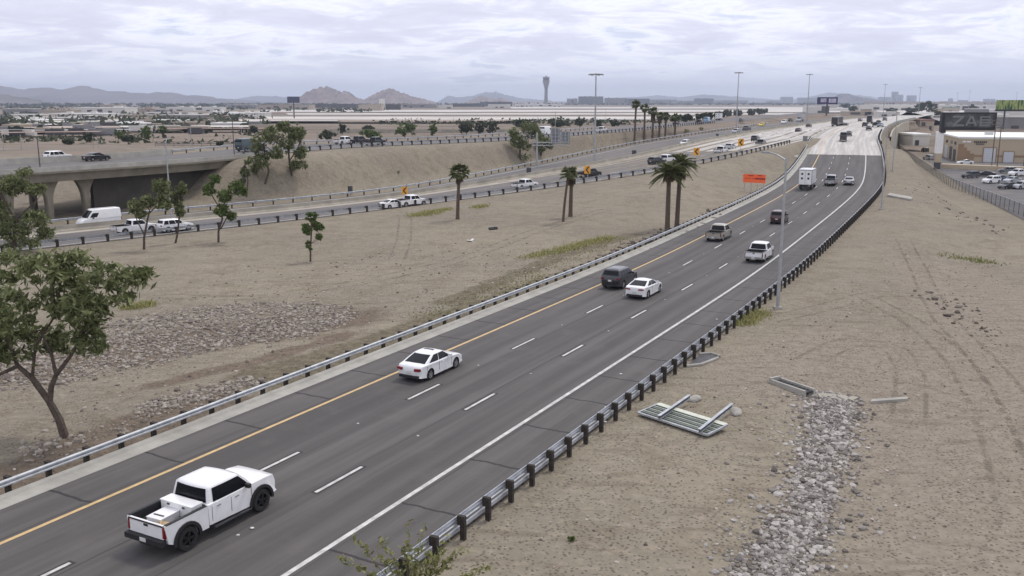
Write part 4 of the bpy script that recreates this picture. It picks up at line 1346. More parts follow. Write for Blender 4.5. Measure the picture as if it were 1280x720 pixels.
def tree(name, base, limbs, clumps, n, leaf, mat, label, cat='tree', group=None, seed=1, bark=None):
    """limbs: lists of points with radii, in metres from the base"""
    r = np.random.default_rng(seed)
    root = empty(name, tuple(base)); tag(root, label, cat, group)
    mb = MB()
    for pts, r0, r1 in limbs: limb(mb, pts, r0, r1)
    C, sp_ = crown_points(clumps, n, r)
    tips = [np.array(l[0][-1]) for l in limbs]
    for q in sp_[::max(1, len(sp_) // 26)]:
        t_ = min(tips, key=lambda a: np.linalg.norm(a - q))
        m = (t_ + q) / 2 + r.normal(size=3) * .1
        limb(mb, [tuple(t_), tuple(m), tuple(q)], limbs[-1][2] * .8, .012, 5)
    mb.build('trunk', bark or BARK, root, smooth=True)
    V, F = leaf_quads(C, leaf, r, 2.2)
    link('crown', mesh_np('crown', V, F, [mat]), root)
    return root


def px_tree(name, bpx, scale_pts, clumps_px, n, leaf, mat, label, group=None, seed=1, cat='tree'):
    """sizes measured against the photograph at the base's own distance, with depth added"""
    b = G(*bpx); k = b[1] / FPX
    r = np.random.default_rng(seed + 50)
    def cv_(x, y, dy=0):
        w = ray(x, y) * b[1]
        return (w[0] - b[0], dy, w[2] + CAM_H - b[2])
    limbs = [([cv_(*q) for q in pts], r0 * k, r1 * k) for pts, r0, r1 in scale_pts]
    cl = [(*cv_(x, y, r.uniform(-.55, .55) * rx * k * 1.2), rx * k * .9, rz * k * .9, w) for x, y, rx, rz, w in clumps_px]
    b = b - np.array([0, 0, .1])
    return tree(name, b, limbs, cl, n, leaf, mat, label, cat, group, seed)


gt = 'desert trees along the second highway'
px_tree('mesquite_tree', (82, 547), [([(82, 547), (74, 522), (62, 500)], 6.0, 4.6), ([(62, 500), (40, 470), (22, 455), (-2, 466), (-30, 440)], 4.4, 2.2), ([(22, 455), (8, 420), (0, 395)], 2.6, 1.4), ([(62, 500), (64, 480), (70, 466), (88, 442), (104, 415)], 4.0, 2.0), ([(70, 466), (64, 440), (50, 410)], 2.6, 1.4), ([(40, 470), (44, 430), (70, 390)], 2.2, 1.2)],
        [(20, 380, 48, 34, 3), (75, 370, 42, 34, 3), (60, 330, 45, 20, 2.4), (10, 335, 40, 26, 2), (115, 385, 28, 30, 1.8), (130, 345, 34, 20, 1.7), (165, 345, 26, 15, 1.0), (105, 425, 28, 22, 1.2), (40, 430, 40, 22, 1.8), (-20, 420, 40, 40, 2.2), (-60, 380, 45, 45, 2.4), (150, 365, 26, 14, .7), (0, 440, 28, 18, .8), (95, 320, 26, 12, .7)],
        6600, .21, LEAF_A, 'large dark green spreading tree with forked trunk, nearest on the left', seed=3)
px_tree('mesquite_tree', (19, 318), [([(19, 318), (17, 295), (20, 275)], 2.4, 1.6), ([(20, 275), (8, 255), (-2, 240)], 1.4, .7), ([(20, 275), (32, 262), (45, 250)], 1.3, .7)],
        [(14, 232, 20, 13, 2), (40, 236, 12, 8, .8), (18, 285, 24, 15, 2.2), (48, 272, 18, 12, 1.2), (-5, 265, 20, 18, 1.5), (28, 214, 10, 4, .4), (55, 290, 10, 9, .5), (20, 305, 24, 8, .8)], 6400, .23, LEAF_A, 'dark tree at the left edge in front of the bridge columns', gt, seed=5)
px_tree('young_tree', (180, 312), [([(180, 312), (180, 296), (184, 275), (187, 262)], 1.7, .9), ([(180, 292), (172, 276), (166, 262)], .9, .5), ([(187, 265), (200, 252), (205, 240)], .8, .4)],
        [(170, 258, 10, 12, 1.2), (185, 250, 10, 8, 1.2), (200, 232, 13, 12, 1.6), (204, 252, 10, 12, 1.1), (176, 266, 8, 6, .6)], 3000, .23, LEAF_A, 'thin forked tree directly in front of the white pickup by the rail', gt, seed=7)
px_tree('young_tree', (219, 304), [([(219, 304), (222, 290), (224, 270), (223, 255)], 1.4, .8)], [(226, 236, 8, 10, 1.2), (220, 252, 8, 9, 1), (226, 262, 6, 8, .7), (218, 243, 6, 8, .5)], 1800, .23, LEAF_A, 'narrow tree directly in front of the white SUV by the rail', gt, seed=9)
px_tree('young_tree', (273, 303), [([(273, 303), (273, 288), (278, 272), (276, 258)], 1.5, .9), ([(276, 285), (284, 270), (288, 262)], .9, .5), ([(276, 262), (266, 245), (262, 236)], .8, .4), ([(276, 260), (288, 244), (296, 236)], .8, .4)],
        [(262, 236, 9, 9, 1.1), (268, 223, 6, 7, .7), (295, 234, 10, 9, 1.2), (280, 245, 10, 9, 1.1), (277, 262, 10, 8, 1.2), (288, 270, 7, 6, .7), (303, 238, 5, 6, .4)], 3000, .23, LEAF_B, 'bright green lopsided tree at the rail right of the white SUV', gt, seed=11)
px_tree('young_tree', (388, 327), [([(388, 327), (388, 310), (389, 293), (390, 280)], 1.3, .7), ([(388, 312), (386, 305)], .8, .5)],
        [(389, 270, 8, 7, 1.2), (396, 283, 9, 8, 1.3), (384, 285, 6, 8, .9), (386, 306, 4, 8, .6), (399, 295, 4, 5, .5)], 1600, .22, LEAF_B, 'small round lone tree standing on the bare dirt median', gt, seed=13)
px_tree('open_tree', (331, 230), [([(331, 230), (336, 214), (332, 195), (330, 180)], 1.3, .8), ([(333, 205), (322, 190), (318, 178)], .8, .4), ([(333, 200), (345, 185), (348, 170)], .8, .4)],
        [(328, 200, 11, 10, 1), (322, 180, 11, 12, 1), (338, 168, 12, 12, 1.2), (345, 190, 9, 10, .8), (318, 210, 8, 8, .5)], 3000, .28, LEAF_A, 'open branched tree on the embankment beside the end of the bridge', 'trees on the embankment', seed=15)
px_tree('open_tree', (365, 220), [([(365, 220), (362, 205), (360, 185), (362, 170)], 1.3, .8), ([(362, 200), (372, 185), (376, 172)], .8, .4)],
        [(372, 165, 11, 12, 1.2), (360, 178, 12, 12, 1.2), (376, 190, 9, 9, .9), (355, 158, 10, 8, .8), (368, 205, 10, 6, .6), (380, 205, 7, 5, .3)], 3400, .28, LEAF_A, 'taller open tree on the embankment, right one of the pair', 'trees on the embankment', seed=17)
px_tree('open_tree', (308, 246), [([(308, 246), (310, 225), (306, 205)], 1.0, .6)], [(306, 215, 6, 8, 1), (310, 200, 6, 6, .8), (303, 226, 4, 6, .5)], 840, .28, LEAF_A, 'sparse small tree beside the bridge abutment', 'trees on the embankment', seed=19)
px_tree('dense_tree', (650, 199), [([(650, 199), (650, 186), (648, 175)], 1.4, .9), ([(650, 186), (660, 172)], .9, .5)], [(648, 175, 11, 10, 1.4), (662, 160, 13, 9, 1.4), (656, 182, 9, 6, .9), (672, 166, 8, 7, .8), (642, 165, 6, 6, .5)], 4000, .28, LEAF_A, 'dense dark tree left of the grey sign mast on the slope', 'trees on the embankment', seed=21)
px_tree('dense_tree', (676, 194), [([(676, 194), (678, 182), (680, 172)], 1.2, .8)], [(680, 176, 9, 7, 1.2), (674, 186, 8, 4, .7), (686, 182, 6, 4, .6), (672, 168, 6, 5, .6)], 2000, .28, LEAF_A, 'low dark tree right behind the grey sign mast', 'trees on the embankment', seed=23)
# scrub on the slopes
def shrub(px, py, w, h, n, leaf, mat, label, group=None, seed=1, name='desert_shrub'):
    b = G(px, py); k = b[1] / FPX
    r = np.random.default_rng(seed)
    root = empty(name, tuple(b - np.array([0, 0, .03]))); tag(root, label, 'shrub', group)
    mb = MB()
    for i in range(5): mb.tube([(0, 0, 0), (r.normal() * w * k * .15, r.normal() * w * k * .15, h * k * .4), (r.normal() * w * k * .25, r.normal() * w * k * .25, h * k * .8)], [.03, .02, .01], 5)
    mb.build('stem', BARK, root)
    C, _ = crown_points([(0, 0, h * k * .55, w * k * .42, h * k * .42, 1)], n, r)
    C[:, 2] = np.maximum(C[:, 2], .05)
    V, F = leaf_quads(C, leaf, r); link('foliage', mesh_np('foliage', V, F, [mat]), root)
    return root


shrub(655, 200, 30, 7, 380, .3, LEAF_A, 'low dark bush under the dense tree on the slope', seed=31)
shrub(858, 166, 8, 5, 160, .3, LEAF_A, 'round bush right of the last palm in the row', seed=32)
shrub(877, 163, 6, 4, 120, .3, LEAF_A, 'smaller round bush further along the same verge', seed=33)
shrub(498, 217, 4, 4, 60, .18, LEAF_A, 'tiny bush on the bare embankment slope', seed=34)
shrub(714, 676, 10, 9, 160, .07, LEAF_B, 'small green weed alone on the gravel by the right guard rail', seed=35)
# the foreground plant whose top sprigs stand into the picture
def sprig_plant():
    b = G(515, 760); r = np.random.default_rng(41)
    b[2] -= .1
    root = empty('desert_shrub', tuple(b)); tag(root, 'sparse yellow green shrub in the foreground over the right guard rail', 'shrub')
    mb = MB(); C = []
    k = b[1] / FPX
    for tx, ty in [(420, 700), (440, 672), (452, 708), (470, 690), (488, 700), (505, 682), (512, 655), (530, 660), (536, 690), (550, 684), (566, 700), (580, 690), (596, 712), (612, 706), (498, 712), (525, 712), (560, 672), (478, 668), (520, 700), (545, 705)]:
        w = ray(tx, ty) * b[1]; tip = np.array([w[0] - b[0], r.uniform(-.35, .35), w[2] + CAM_H - b[2]])
        m = tip * .5 + np.array([0, 0, .15]) + r.normal(size=3) * .08
        mb.tube([(0, 0, 0), tuple(m), tuple(tip)], [.018, .011, .004], 5)
        for q in range(42):
            f = r.uniform(.55, 1.02); s_ = m + (tip - m) * ((f - .5) * 2)
            C.append(s_ + r.normal(size=3) * .07)
    mb.build('stem', pmat('green_bark', (.12, .11, .05), .9, .2), root)
    V, F = leaf_quads(np.array(C), .125, r); link('foliage', mesh_np('foliage', V, F, [LEAF_S]), root)


sprig_plant()


def weed_patch(pxs, n, h, mat, label, seed, wid=.6):
    r = np.random.default_rng(seed); V = []
    p = resample([G(*q) for q in pxs], .2)
    i = r.integers(0, len(p), n)
    C = p[i] + np.c_[r.normal(0, wid, n), r.normal(0, wid, n), np.zeros(n)]
    C[:, 2] = tzv(C[:, 0], C[:, 1])
    a = r.uniform(0, 6.28, n); hh = h * r.uniform(.4, 1.3, n); w = .05 * r.uniform(.6, 1.5, n) * (1 + h)
    dx = np.c_[np.cos(a), np.sin(a), np.zeros(n)]
    tip = C + np.c_[r.normal(0, .5, n) * hh, r.normal(0, .5, n) * hh, hh]
    V = np.stack([C - dx * w[:, None], C + dx * w[:, None], tip + dx * w[:, None] * .2, tip - dx * w[:, None] * .2], 1).reshape(-1, 3)
    o = link('weeds', mesh_np('weeds', V, np.arange(4 * n).reshape(-1, 4), [mat]))
    tag(o, label, 'weeds', kind='stuff')


weed_patch([(925, 406), (938, 398), (950, 392)], 700, .35, LEAF_Y, 'yellow weeds beside the right guard rail below the lamp post', 51, .45)
weed_patch([(158, 386), (175, 384), (188, 380)], 600, .3, LEAF_Y, 'yellow green weeds under the edge of the big left tree', 52, .35)
weed_patch([(518, 270), (540, 266), (556, 262)], 1100, .3, LEAF_Y, 'pale green grass patch below the first chevron sign', 53, .9)
weed_patch([(596, 260), (606, 257)], 350, .3, LEAF_Y, 'small pale grass patch right of the lone palm', 54, .6)
weed_patch([(660, 322), (700, 314), (740, 303), (765, 297)], 1500, .28, LEAF_Y, 'streak of yellow weeds in the shallow ditch left of the bushy palms', 55, .7)
weed_patch([(620, 360), (680, 338), (740, 315), (800, 298)], 700, .12, LEAF_S, 'dry scrub growing along the ditch by the left rail', 56, 1.3)
weed_patch([(520, 400), (600, 372), (680, 345)], 800, .10, LEAF_S, 'dull olive scrub in the ditch bottom', 57, 1.1)
weed_patch([(1185, 322), (1215, 324), (1240, 330)], 240, .3, LEAF_S, 'thin dry weeds on the right dirt slope', 58, 1.0)


# palms
def palm(base, h, rt, crown_r, label, group, seed, fronds=34, skirt=0, lean=(0, 0), feather=False, ball=False):
    r = np.random.default_rng(seed)
    root = empty('palm_tree', tuple(base - np.array([0, 0, .15]))); tag(root, label, 'palm tree', group)
    mb = MB()
    pts = [(lean[0] * f ** 1.5, lean[1] * f ** 1.5, h * f) for f in (0, .04, .15, .4, .7, .9, 1)]
    mb.tube(pts, [rt * 1.5, rt * 1.2, rt * 1.05, rt, rt * .9, rt * .95, rt * .7], 10)
    mb.build('trunk', pmat('palm_bark', (.10, .075, .055), .95, .3, 8, bump=.6, bscale=18), root, smooth=True)
    top = np.array(pts[-1])
    V = []
    def fan(o, d, up, L, spread, nb, w):
        d = d / np.linalg.norm(d); s = np.cross(d, up); s /= np.linalg.norm(s); u = np.cross(s, d)
        for k in range(nb):
            a = spread * (k / (nb - 1) - .5)
            e = d * math.cos(a) + s * math.sin(a)
            l = L * (1 - .25 * abs(a) / (spread / 2 + 1e-6)) * r.uniform(.85, 1.1)
            m = o + e * l * .6 + u * .03 * l
            t_ = o + e * l - np.array([0, 0, 1]) * l * .22
            p_ = np.cross(e, u); p_ /= np.linalg.norm(p_)
            V.append([o, m + p_ * w, t_, m - p_ * w])
    def feat(o, d, L):
        """feather frond: arching rib with drooping leaflets"""
        d = d / np.linalg.norm(d); s = np.cross(d, [0, 0, 1.]); s /= np.linalg.norm(s) + 1e-9
        for k in range(14):
            f = (k + 1) / 14
            c = o + d * L * f - np.array([0, 0, 1]) * L * .42 * f ** 2.2
            for g in (-1, 1):
                e = s * g * .75 + d * .55 - np.array([0, 0, .35])
                l = L * .26 * (1 - .5 * f)
                V.append([c, c + e * l * .5 + d * .05 * L, c + e * l, c + e * l * .5 - d * .05 * L])
    for i in range(fronds):
        az = i * 2.399 + r.uniform(-.2, .2); el = math.asin(r.uniform(-.55, .97) if not feather else r.uniform(-.35, .95))
        d = np.array([math.cos(az) * math.cos(el), math.sin(az) * math.cos(el), math.sin(el)])
        if feather: feat(top, d, crown_r * r.uniform(.8, 1.1))
        else:
            pet = crown_r * .42 * r.uniform(.8, 1.2)
            fan(top + d * pet, d, np.array([0, 0, 1.0]) if abs(d[2]) < .95 else np.array([1., 0, 0]), crown_r * .62, 2.2, 9, crown_r * .075)
    link('crown', mesh_np('crown', np.array(V).reshape(-1, 3), np.arange(len(V) * 4).reshape(-1, 4), [LEAF_P]), root)
    if skirt:
        V = []
        for i in range(int(60 * skirt)):
            az = r.uniform(0, 6.28); z0 = top[2] - r.uniform(0, skirt)
            d = np.array([math.cos(az) * .45, math.sin(az) * .45, -.9])
            fan(np.array([top[0], top[1], z0]) + np.array([math.cos(az), math.sin(az), 0]) * rt, d, np.array([math.cos(az), math.sin(az), .3]), crown_r * .42, 1.2, 5, crown_r * .05)
        link('dead_skirt', mesh_np('dead_skirt', np.array(V).reshape(-1, 3), np.arange(len(V) * 4).reshape(-1, 4), [SKIRT]), root)
    if ball:
        C = r.normal(size=(420, 3)); C /= np.linalg.norm(C, axis=1)[:, None]
        V, F = leaf_quads(np.array([0, 0, top[2] - crown_r * .9]) + C * np.array([.85, .85, 1.0]) * crown_r * .42 * r.uniform(.6, 1, 420)[:, None], .5, r)
        link('dead_skirt', mesh_np('dead_skirt', V, F, [SKIRT]), root)
    return root


def palm_px(bx, by, tipx, topy, wpx, label, group, seed, **kw):
    b = G(bx, by); k = b[1] / FPX
    cr = wpx * k / 2
    H_ = (by - topy) * k * 1.02 - cr * .8
    return palm(b, H_, max(.16, kw.pop('trunk', 2.0) * k), cr, label, group, seed, lean=((tipx - bx) * k, 0), **kw)


gp_ = 'palms on the dirt median'
palm_px(572, 274, 575, 203, 31, 'lone fan palm on the median right of the first chevron sign', gp_, 61, skirt=.9, fronds=52, trunk=2.2)
palm_px(704, 277, 710, 207, 26, 'slimmer green topped palm of the pair with the brown ball', gp_, 62, fronds=40, trunk=1.6)
palm_px(713, 271, 714, 208, 22, 'thicker palm of the pair carrying a brown ball of dead fronds', gp_, 63, fronds=26, ball=True, trunk=2.5)
palm_px(834, 288, 834, 196, 48, 'left of two bushy palms with drooping fronds, shaggy and wide', gp_, 64, feather=True, fronds=90, trunk=3.0, skirt=.5)
palm_px(846, 285, 848, 187, 44, 'right of two bushy palms, its crown reaching higher', gp_, 65, feather=True, fronds=80, trunk=2.8, skirt=1.4)
for i, (bx, by, ty, w, lab) in enumerate([(793, 178, 128, 12, 'tallest fan palm at the left end of the roadside row of six'), (805, 176, 132, 12, 'fan palm second from the left in the roadside row'), (815.5, 174.5, 136, 13, 'wide skirted fan palm third from the left in the roadside row'), (824, 173, 142, 10, 'slim fan palm between the third and fifth of the roadside row'), (831.5, 172, 142, 11, 'fan palm second from the right end of the roadside row'), (843.5, 169.5, 143, 11, 'thinnest fan palm at the right end of the roadside row')]):
    palm_px(bx, by, bx + (1 if i == 0 else 0), ty - 1, w * 1.25, lab, 'row of palms beyond the second highway', 70 + i, fronds=48, skirt=[.3, .5, 2.5, 2, .8, .3][i], trunk=1.3)

# ------------------------------------------------------------------ poles, masts and signs
LAMP = pmat('lamp_housing', (.30, .31, .31), .5)


def lamp_post(base, h, r0, arms, label, group='street lamps along the highways', arml=1.8):
    root = empty('street_lamp', tuple(base - np.array([0, 0, .05]))); tag(root, label, 'street lamp', group)
    mb = MB(); mb.tube([(0, 0, 0), (0, 0, h * .5), (0, 0, h)], [r0, r0 * .8, r0 * .6], 10)
    mb.build('pole', STEELP, root, smooth=True)
    mb = MB(); mb.box((0, 0, .12), (r0 * 4, r0 * 4, .24)); mb.build('base_plate', CONC, root)
    for a in arms:
        dx, dy = math.cos(a), math.sin(a)
        mb = MB(); mb.tube([(0, 0, h - .25), (dx * arml * .5, dy * arml * .5, h + .15), (dx * arml, dy * arml, h + .3)], r0 * .38, 6)
        mb.build('arm', STEELP, root)
        mb = MB(); mb.box((0, 0, 0), (.7, .3, .14)); mb.box((.03, 0, -.08), (.5, .24, .04), 1)
        mb.build('lamp_head', [LAMP, LENS], root, (dx * (arml + .25), dy * (arml + .25), h + .3), (0, 0, a))
    return root


lamp_post(G(972, 386), 12.2, .15, [R(125)], 'tall grey lamp post standing just outside the right guard rail')
lamp_post(G(1101.5, 262), 12.4, .13, [R(150)], 'dark lamp post at the outside of the right hand bend', arml=1.0)
lamp_post(G(1115.5, 214), 12.6, .12, [R(150)], 'further lamp post on the slope near the chain link fence', arml=.8)
lamp_post(P(215, 286, -.9), 12.0, .13, [R(100)], 'pale lamp post rising in front of the bridge between thin trees', arml=1.2)


def mast(base, h, label, group='tall lighting masts'):
    root = empty('lighting_mast', tuple(base - np.array([0, 0, .1]))); tag(root, label, 'light mast', group)
    mb = MB(); mb.tube([(0, 0, 0), (0, 0, h * .5), (0, 0, h)], [.29, .22, .13], 10); mb.build('pole', STEELP, root, smooth=True)
    mb = MB(); pts = [(1.0 * math.cos(a), 1.0 * math.sin(a), h - .3) for a in np.linspace(0, 2 * math.pi, 13)]
    mb.tube(pts, .07, 5, cap=False); mb.build('lamp_ring', DARKG, root)
    for k in range(6):
        a = k * math.pi / 3
        mb = MB(); mb.box((0, 0, 0), (.62, .42, .34)); mb.tube([(-.7, 0, .05), (-.3, 0, .05)], .06, 5)
        mb.build('lamp_head', LAMP, root, (1.45 * math.cos(a), 1.45 * math.sin(a), h - .35), (0, .15, a))
    return root


def mast_px(bx, by, ty, z, label):
    b = P(bx, by, z); k = b[1] / FPX
    mast(b, (by - ty) * k, label)


mast_px(743, 209, 94.5, .9, 'nearest tall lighting mast, between the carriageways by the first palms')
mast_px(920, 165, 92.5, 4.4, 'second tall lighting mast, beside the small car group right of the palm row')
mast_px(1008.5, 151, 94.5, 6.5, 'third tall lighting mast, by the far purple billboard')
for x, D, ty, lab in ((1105, 820, 105, 'faint tall mast above the white roofed depot'), (1149, 860, 109, 'faint tall mast left of the dark tree by the depot'), (1196, 1300, 116, 'short faint mast right of the dark tree by the depot'), (1211, 1500, 113, 'thin faint mast above the red brown roof'), (1270, 1500, 115, 'very faint mast above the green billboard')):
    xx, yy = at(x, D); mast(np.array([xx, yy, 0]), zat(ty, D, x), lab)


def pole_thing(name, base, h, r, label, cat, group=None, mat=STEELP, cross=None):
    root = empty(name, tuple(base)); tag(root, label, cat, group)
    mb = MB(); mb.tube([(0, 0, -.2), (0, 0, h)], [r, r * .7], 8); mb.build('pole', mat, root, smooth=True)
    for z, w in cross or []:
        mb = MB(); mb.box((0, -.12, z), (w, .12, .14)); mb.build('crossarm', mat, root)
        mb = MB()
        for s in (-.45, -.2, .2, .45): mb.tube([(w * s, -.12, z + .07), (w * s, -.12, z + .25)], .05, 5)
        mb.build('insulators', pmat('ceramic', (.45, .42, .38), .4), root)
    return root


WOOD = pmat('pole_wood', (.16, .12, .09), .9, .3, 3)
for x, y, ty, lab in ((1239, 212, 150, 'wooden utility pole in front of the warehouse door, the left one'), (1246, 213, 158, 'shorter wooden utility pole right beside its taller neighbour'), (1279, 213, 160, 'wooden utility pole at the right end of the car park')):
    b = P(x, y, -2.4); pole_thing('utility_pole', b, (y - ty) * b[1] / FPX, .17, lab, 'utility pole', 'utility poles by the warehouse', WOOD, [((y - ty) * b[1] / FPX - .6, 2.4), ((y - ty) * b[1] / FPX - 1.6, 2.0)])
k_ = 0
for x, y, ty, z, lab in ((50, 208, 172, 6.3, 'thin dark pole on the bridge near its left end'), (293, 196, 146, 6.2, 'thin dark pole on the upper road at the end of the bridge'), (240, 189, 158, 4, 'thin pale pole behind the bridge left of the dark green van'), (303, 186, 159, 4, 'short pale pole behind the dark green van')):
    b = P(x, y, z); pole_thing('light_pole', b, (y - ty) * b[1] / FPX, .09, lab, 'light pole', 'thin poles by the upper road', DARKG if 'dark' in lab.split('pole')[0] else STEELP)
for i, (x, y, ty, nm) in enumerate(((397, 180, 158, 'left of the white pickup'), (425, 177, 158, 'just behind the white pickup'), (493, 174, 156, 'right of the parked looking dark pair'), (515, 172, 148, 'by the bright green tree'), (567, 169, 148, 'left of the dark tree row'), (694, 165, 140, 'behind the grey sign panels'), (734, 160, 150, 'left of the white pickup by the mast'), (757, 152, 136, 'out on the pale airfield by the mast'), (690, 143, 138, 'far out on the airfield'), (5, 188, 174, 'at the left edge behind the bridge'), (27, 187, 176, 'behind the bridge by the left edge'), (117, 184, 172, 'behind the bridge above the dark car'), (123, 184, 170, 'paired with another behind the dark car'))):
    b = G(x, y); b[2] = tz(b[0], b[1])
    pole_thing('light_pole', b, max(4, (y - ty) * b[1] / FPX), .12, 'pale thin pole ' + nm, 'light pole', 'pale poles on the plain', CONC)

# orange work sign
SIGNO = pmat('orange_sign', (.85, .13, .03), .5, .05)
def board_sign(base, w, h, z0, posts, rz, label, face, marks, mmat):
    root = empty('work_sign', tuple(base), rz); tag(root, label, 'road sign')
    mb = MB(); mb.box((0, 0, z0 + h / 2), (w, .05, h)); mb.build('sign_board', face, root)
    mb = MB()
    for (x, z, a, b) in marks: mb.box((x, -.03, z0 + z), (a, .02, b))
    mb.build('lettering', mmat, root)
    for x in posts:
        mb = MB(); mb.box((x, .08, z0 / 2 + h / 2 - .1), (.09, .09, z0 + h - .1)); mb.build('post', STEELP, root)
    return root


b = G(942, 240); k = b[1] / FPX
W_ = 28 * k
board_sign(b, W_, 10.5 * k, 11.5 * k, [-W_ * .42, -W_ * .12, W_ * .14, W_ * .42], R(-30), 'orange road work sign on four posts beside the left rail',
           SIGNO, [(-W_ * .16, 8.7 * k, W_ * .26, .9 * k), (W_ * .25, 9.0 * k, W_ * .2, 1.0 * k), (W_ * .26, 5.2 * k, W_ * .44, 1.7 * k), (-W_ * .3, 5.3 * k, W_ * .26, .6 * k), (-W_ * .05, 5.3 * k, W_ * .14, .5 * k)], pmat('dark_red_lettering', (.22, .01, .01), .6))
# chevron signs
CHEV = pmat('amber_sign', (.80, .36, .02), .5, .05)
for x, y, ww, lab in ((506, 250, 9, 'orange chevron sign right behind the pair of white vehicles'), (734, 226, 9, 'yellow chevron sign in front of the black pickup'), (870, 204.5, 8.5, 'orange chevron sign right of the bushy palms'), (925.5, 192, 8, 'orange chevron sign furthest along the near rail')):
    b = P(x, y, 0)
    z = 0
    for _ in range(20): b = P(x, y, z); z = .5 * z + .5 * (road_frame('near', b)[1])
    b[2] = tz(b[0], b[1]); k = b[1] / FPX
    w = ww * k * .85; h = w * 1.25; z0 = 1.1
    root = empty('chevron_sign', tuple(b), R(-18)); tag(root, lab, 'road sign', 'chevron signs along the second highway')
    mb = MB(); mb.box((0, 0, z0 + h / 2), (w, .04, h)); mb.build('sign_board', CHEV, root)
    mb = MB()
    for poly in ([(w * .12, h * .08), (w * .38, h * .08), (-w * .05, h * .5), (w * .38, h * .92), (w * .12, h * .92), (-w * .32, h * .5)],):
        mb.add([(px_, -.035, z0 + pz_) for px_, pz_ in poly] + [(px_, -.02, z0 + pz_) for px_, pz_ in poly], [(0, 1, 2, 5), (5, 2, 3, 4), (6, 11, 8, 7), (11, 10, 9, 8)] + [(i, 6 + i, 6 + (i + 1) % 6, (i + 1) % 6) for i in range(6)])
    mb.build('chevron_arrow', TRIM, root)
    mb = MB(); mb.box((0, .06, z0 / 2 + h * .4), (.08, .08, z0 + h * .8)); mb.build('post', STEELP, root)
# backs of small signs
SIGNB = pmat('dull_sign_back', (.20, .205, .21), .6, .15, 2, metal=.3)
for x, y, w, h, road, sh, lab in ((438, 243, 5, 9, 'far', 0, 'dark grey cabinet on the far shoulder left of the first chevron'), (661, 220, 6, 7, 'far', 2, 'dark sign back on the far rail left of the first mast'), (792.5, 197, 5.5, 6, 'far', 2, 'dark sign back on the far rail below the palm row'), (1006, 180.5, 5.5, 6.5, 'near', 3, 'grey sign back near the merge of the two highways'), (896.5, 174, 3, 5, 'far', 1, 'small dark sign back left of the second mast')):
    b = P(x, y, 0); z = 0
    for _ in range(20): b = P(x, y, z); z = .5 * z + .5 * (road_frame(road, b)[1])
    k = b[1] / FPX; z0 = sh * k + .2
    root = empty('small_sign', tuple(b), R(-15)); tag(root, lab, 'road sign')
    mb = MB(); mb.box((0, 0, z0 + h * k / 2), (w * k, .08 if sh else .5, h * k)); mb.build('sign_back', SIGNB if 'grey sign' in lab else DARKG, root)
    mb = MB(); mb.box((0, .12, (z0 + h * k) / 2 - .2), (.1, .1, z0 + h * k * .9)); mb.build('post', STEELP, root)

# cantilever sign seen from behind
b = P(671, 207, 1.0); k = b[1] / FPX
root = empty('overhead_sign', (b[0], b[1], tz(b[0], b[1]))); tag(root, 'cantilever road sign seen from behind, ribbed grey panels on one mast', 'overhead sign')
hh = 42 * k
mb = MB(); mb.tube([(0, 0, -.2), (0, 0, hh)], [.32, .24], 10); mb.build('mast', STEELP, root, smooth=True)
mb = MB()
for z in (26 * k, 30 * k):
    for y in (-.3, .3): mb.tube([(-6 * k, y, z), (40 * k, y, z)], .09, 6)
for i in range(12):
    x0 = -6 * k + i * 46 * k / 12; x1 = x0 + 46 * k / 12
    for y in (-.3, .3): mb.tube([(x0, y, 26 * k if i % 2 else 30 * k), (x1, y, 30 * k if i % 2 else 26 * k)], .05, 5)
mb.build('truss_arm', STEELP, root)
for x0, x1, z0, z1 in ((17 * k, 28.5 * k, 28.5 * k, 47 * k), (29.5 * k, 40.5 * k, 28.5 * k, 43 * k)):
    mb = MB(); mb.box(((x0 + x1) / 2, .55, (z0 + z1) / 2), (x1 - x0, .06, z1 - z0)); o = mb.build('sign_panel', SIGNB, root)
    mb = MB()
    for f in (.12, .5, .88): mb.box((x0 + (x1 - x0) * f, .46, (z0 + z1) / 2), (.16, .12, z1 - z0 - .1))
    for f in (.2, .45, .7): mb.box(((x0 + x1) / 2, .40, z0 + (z1 - z0) * f), (x1 - x0 - .1, .08, .09))
    mb.build('ribs', GALV, o)

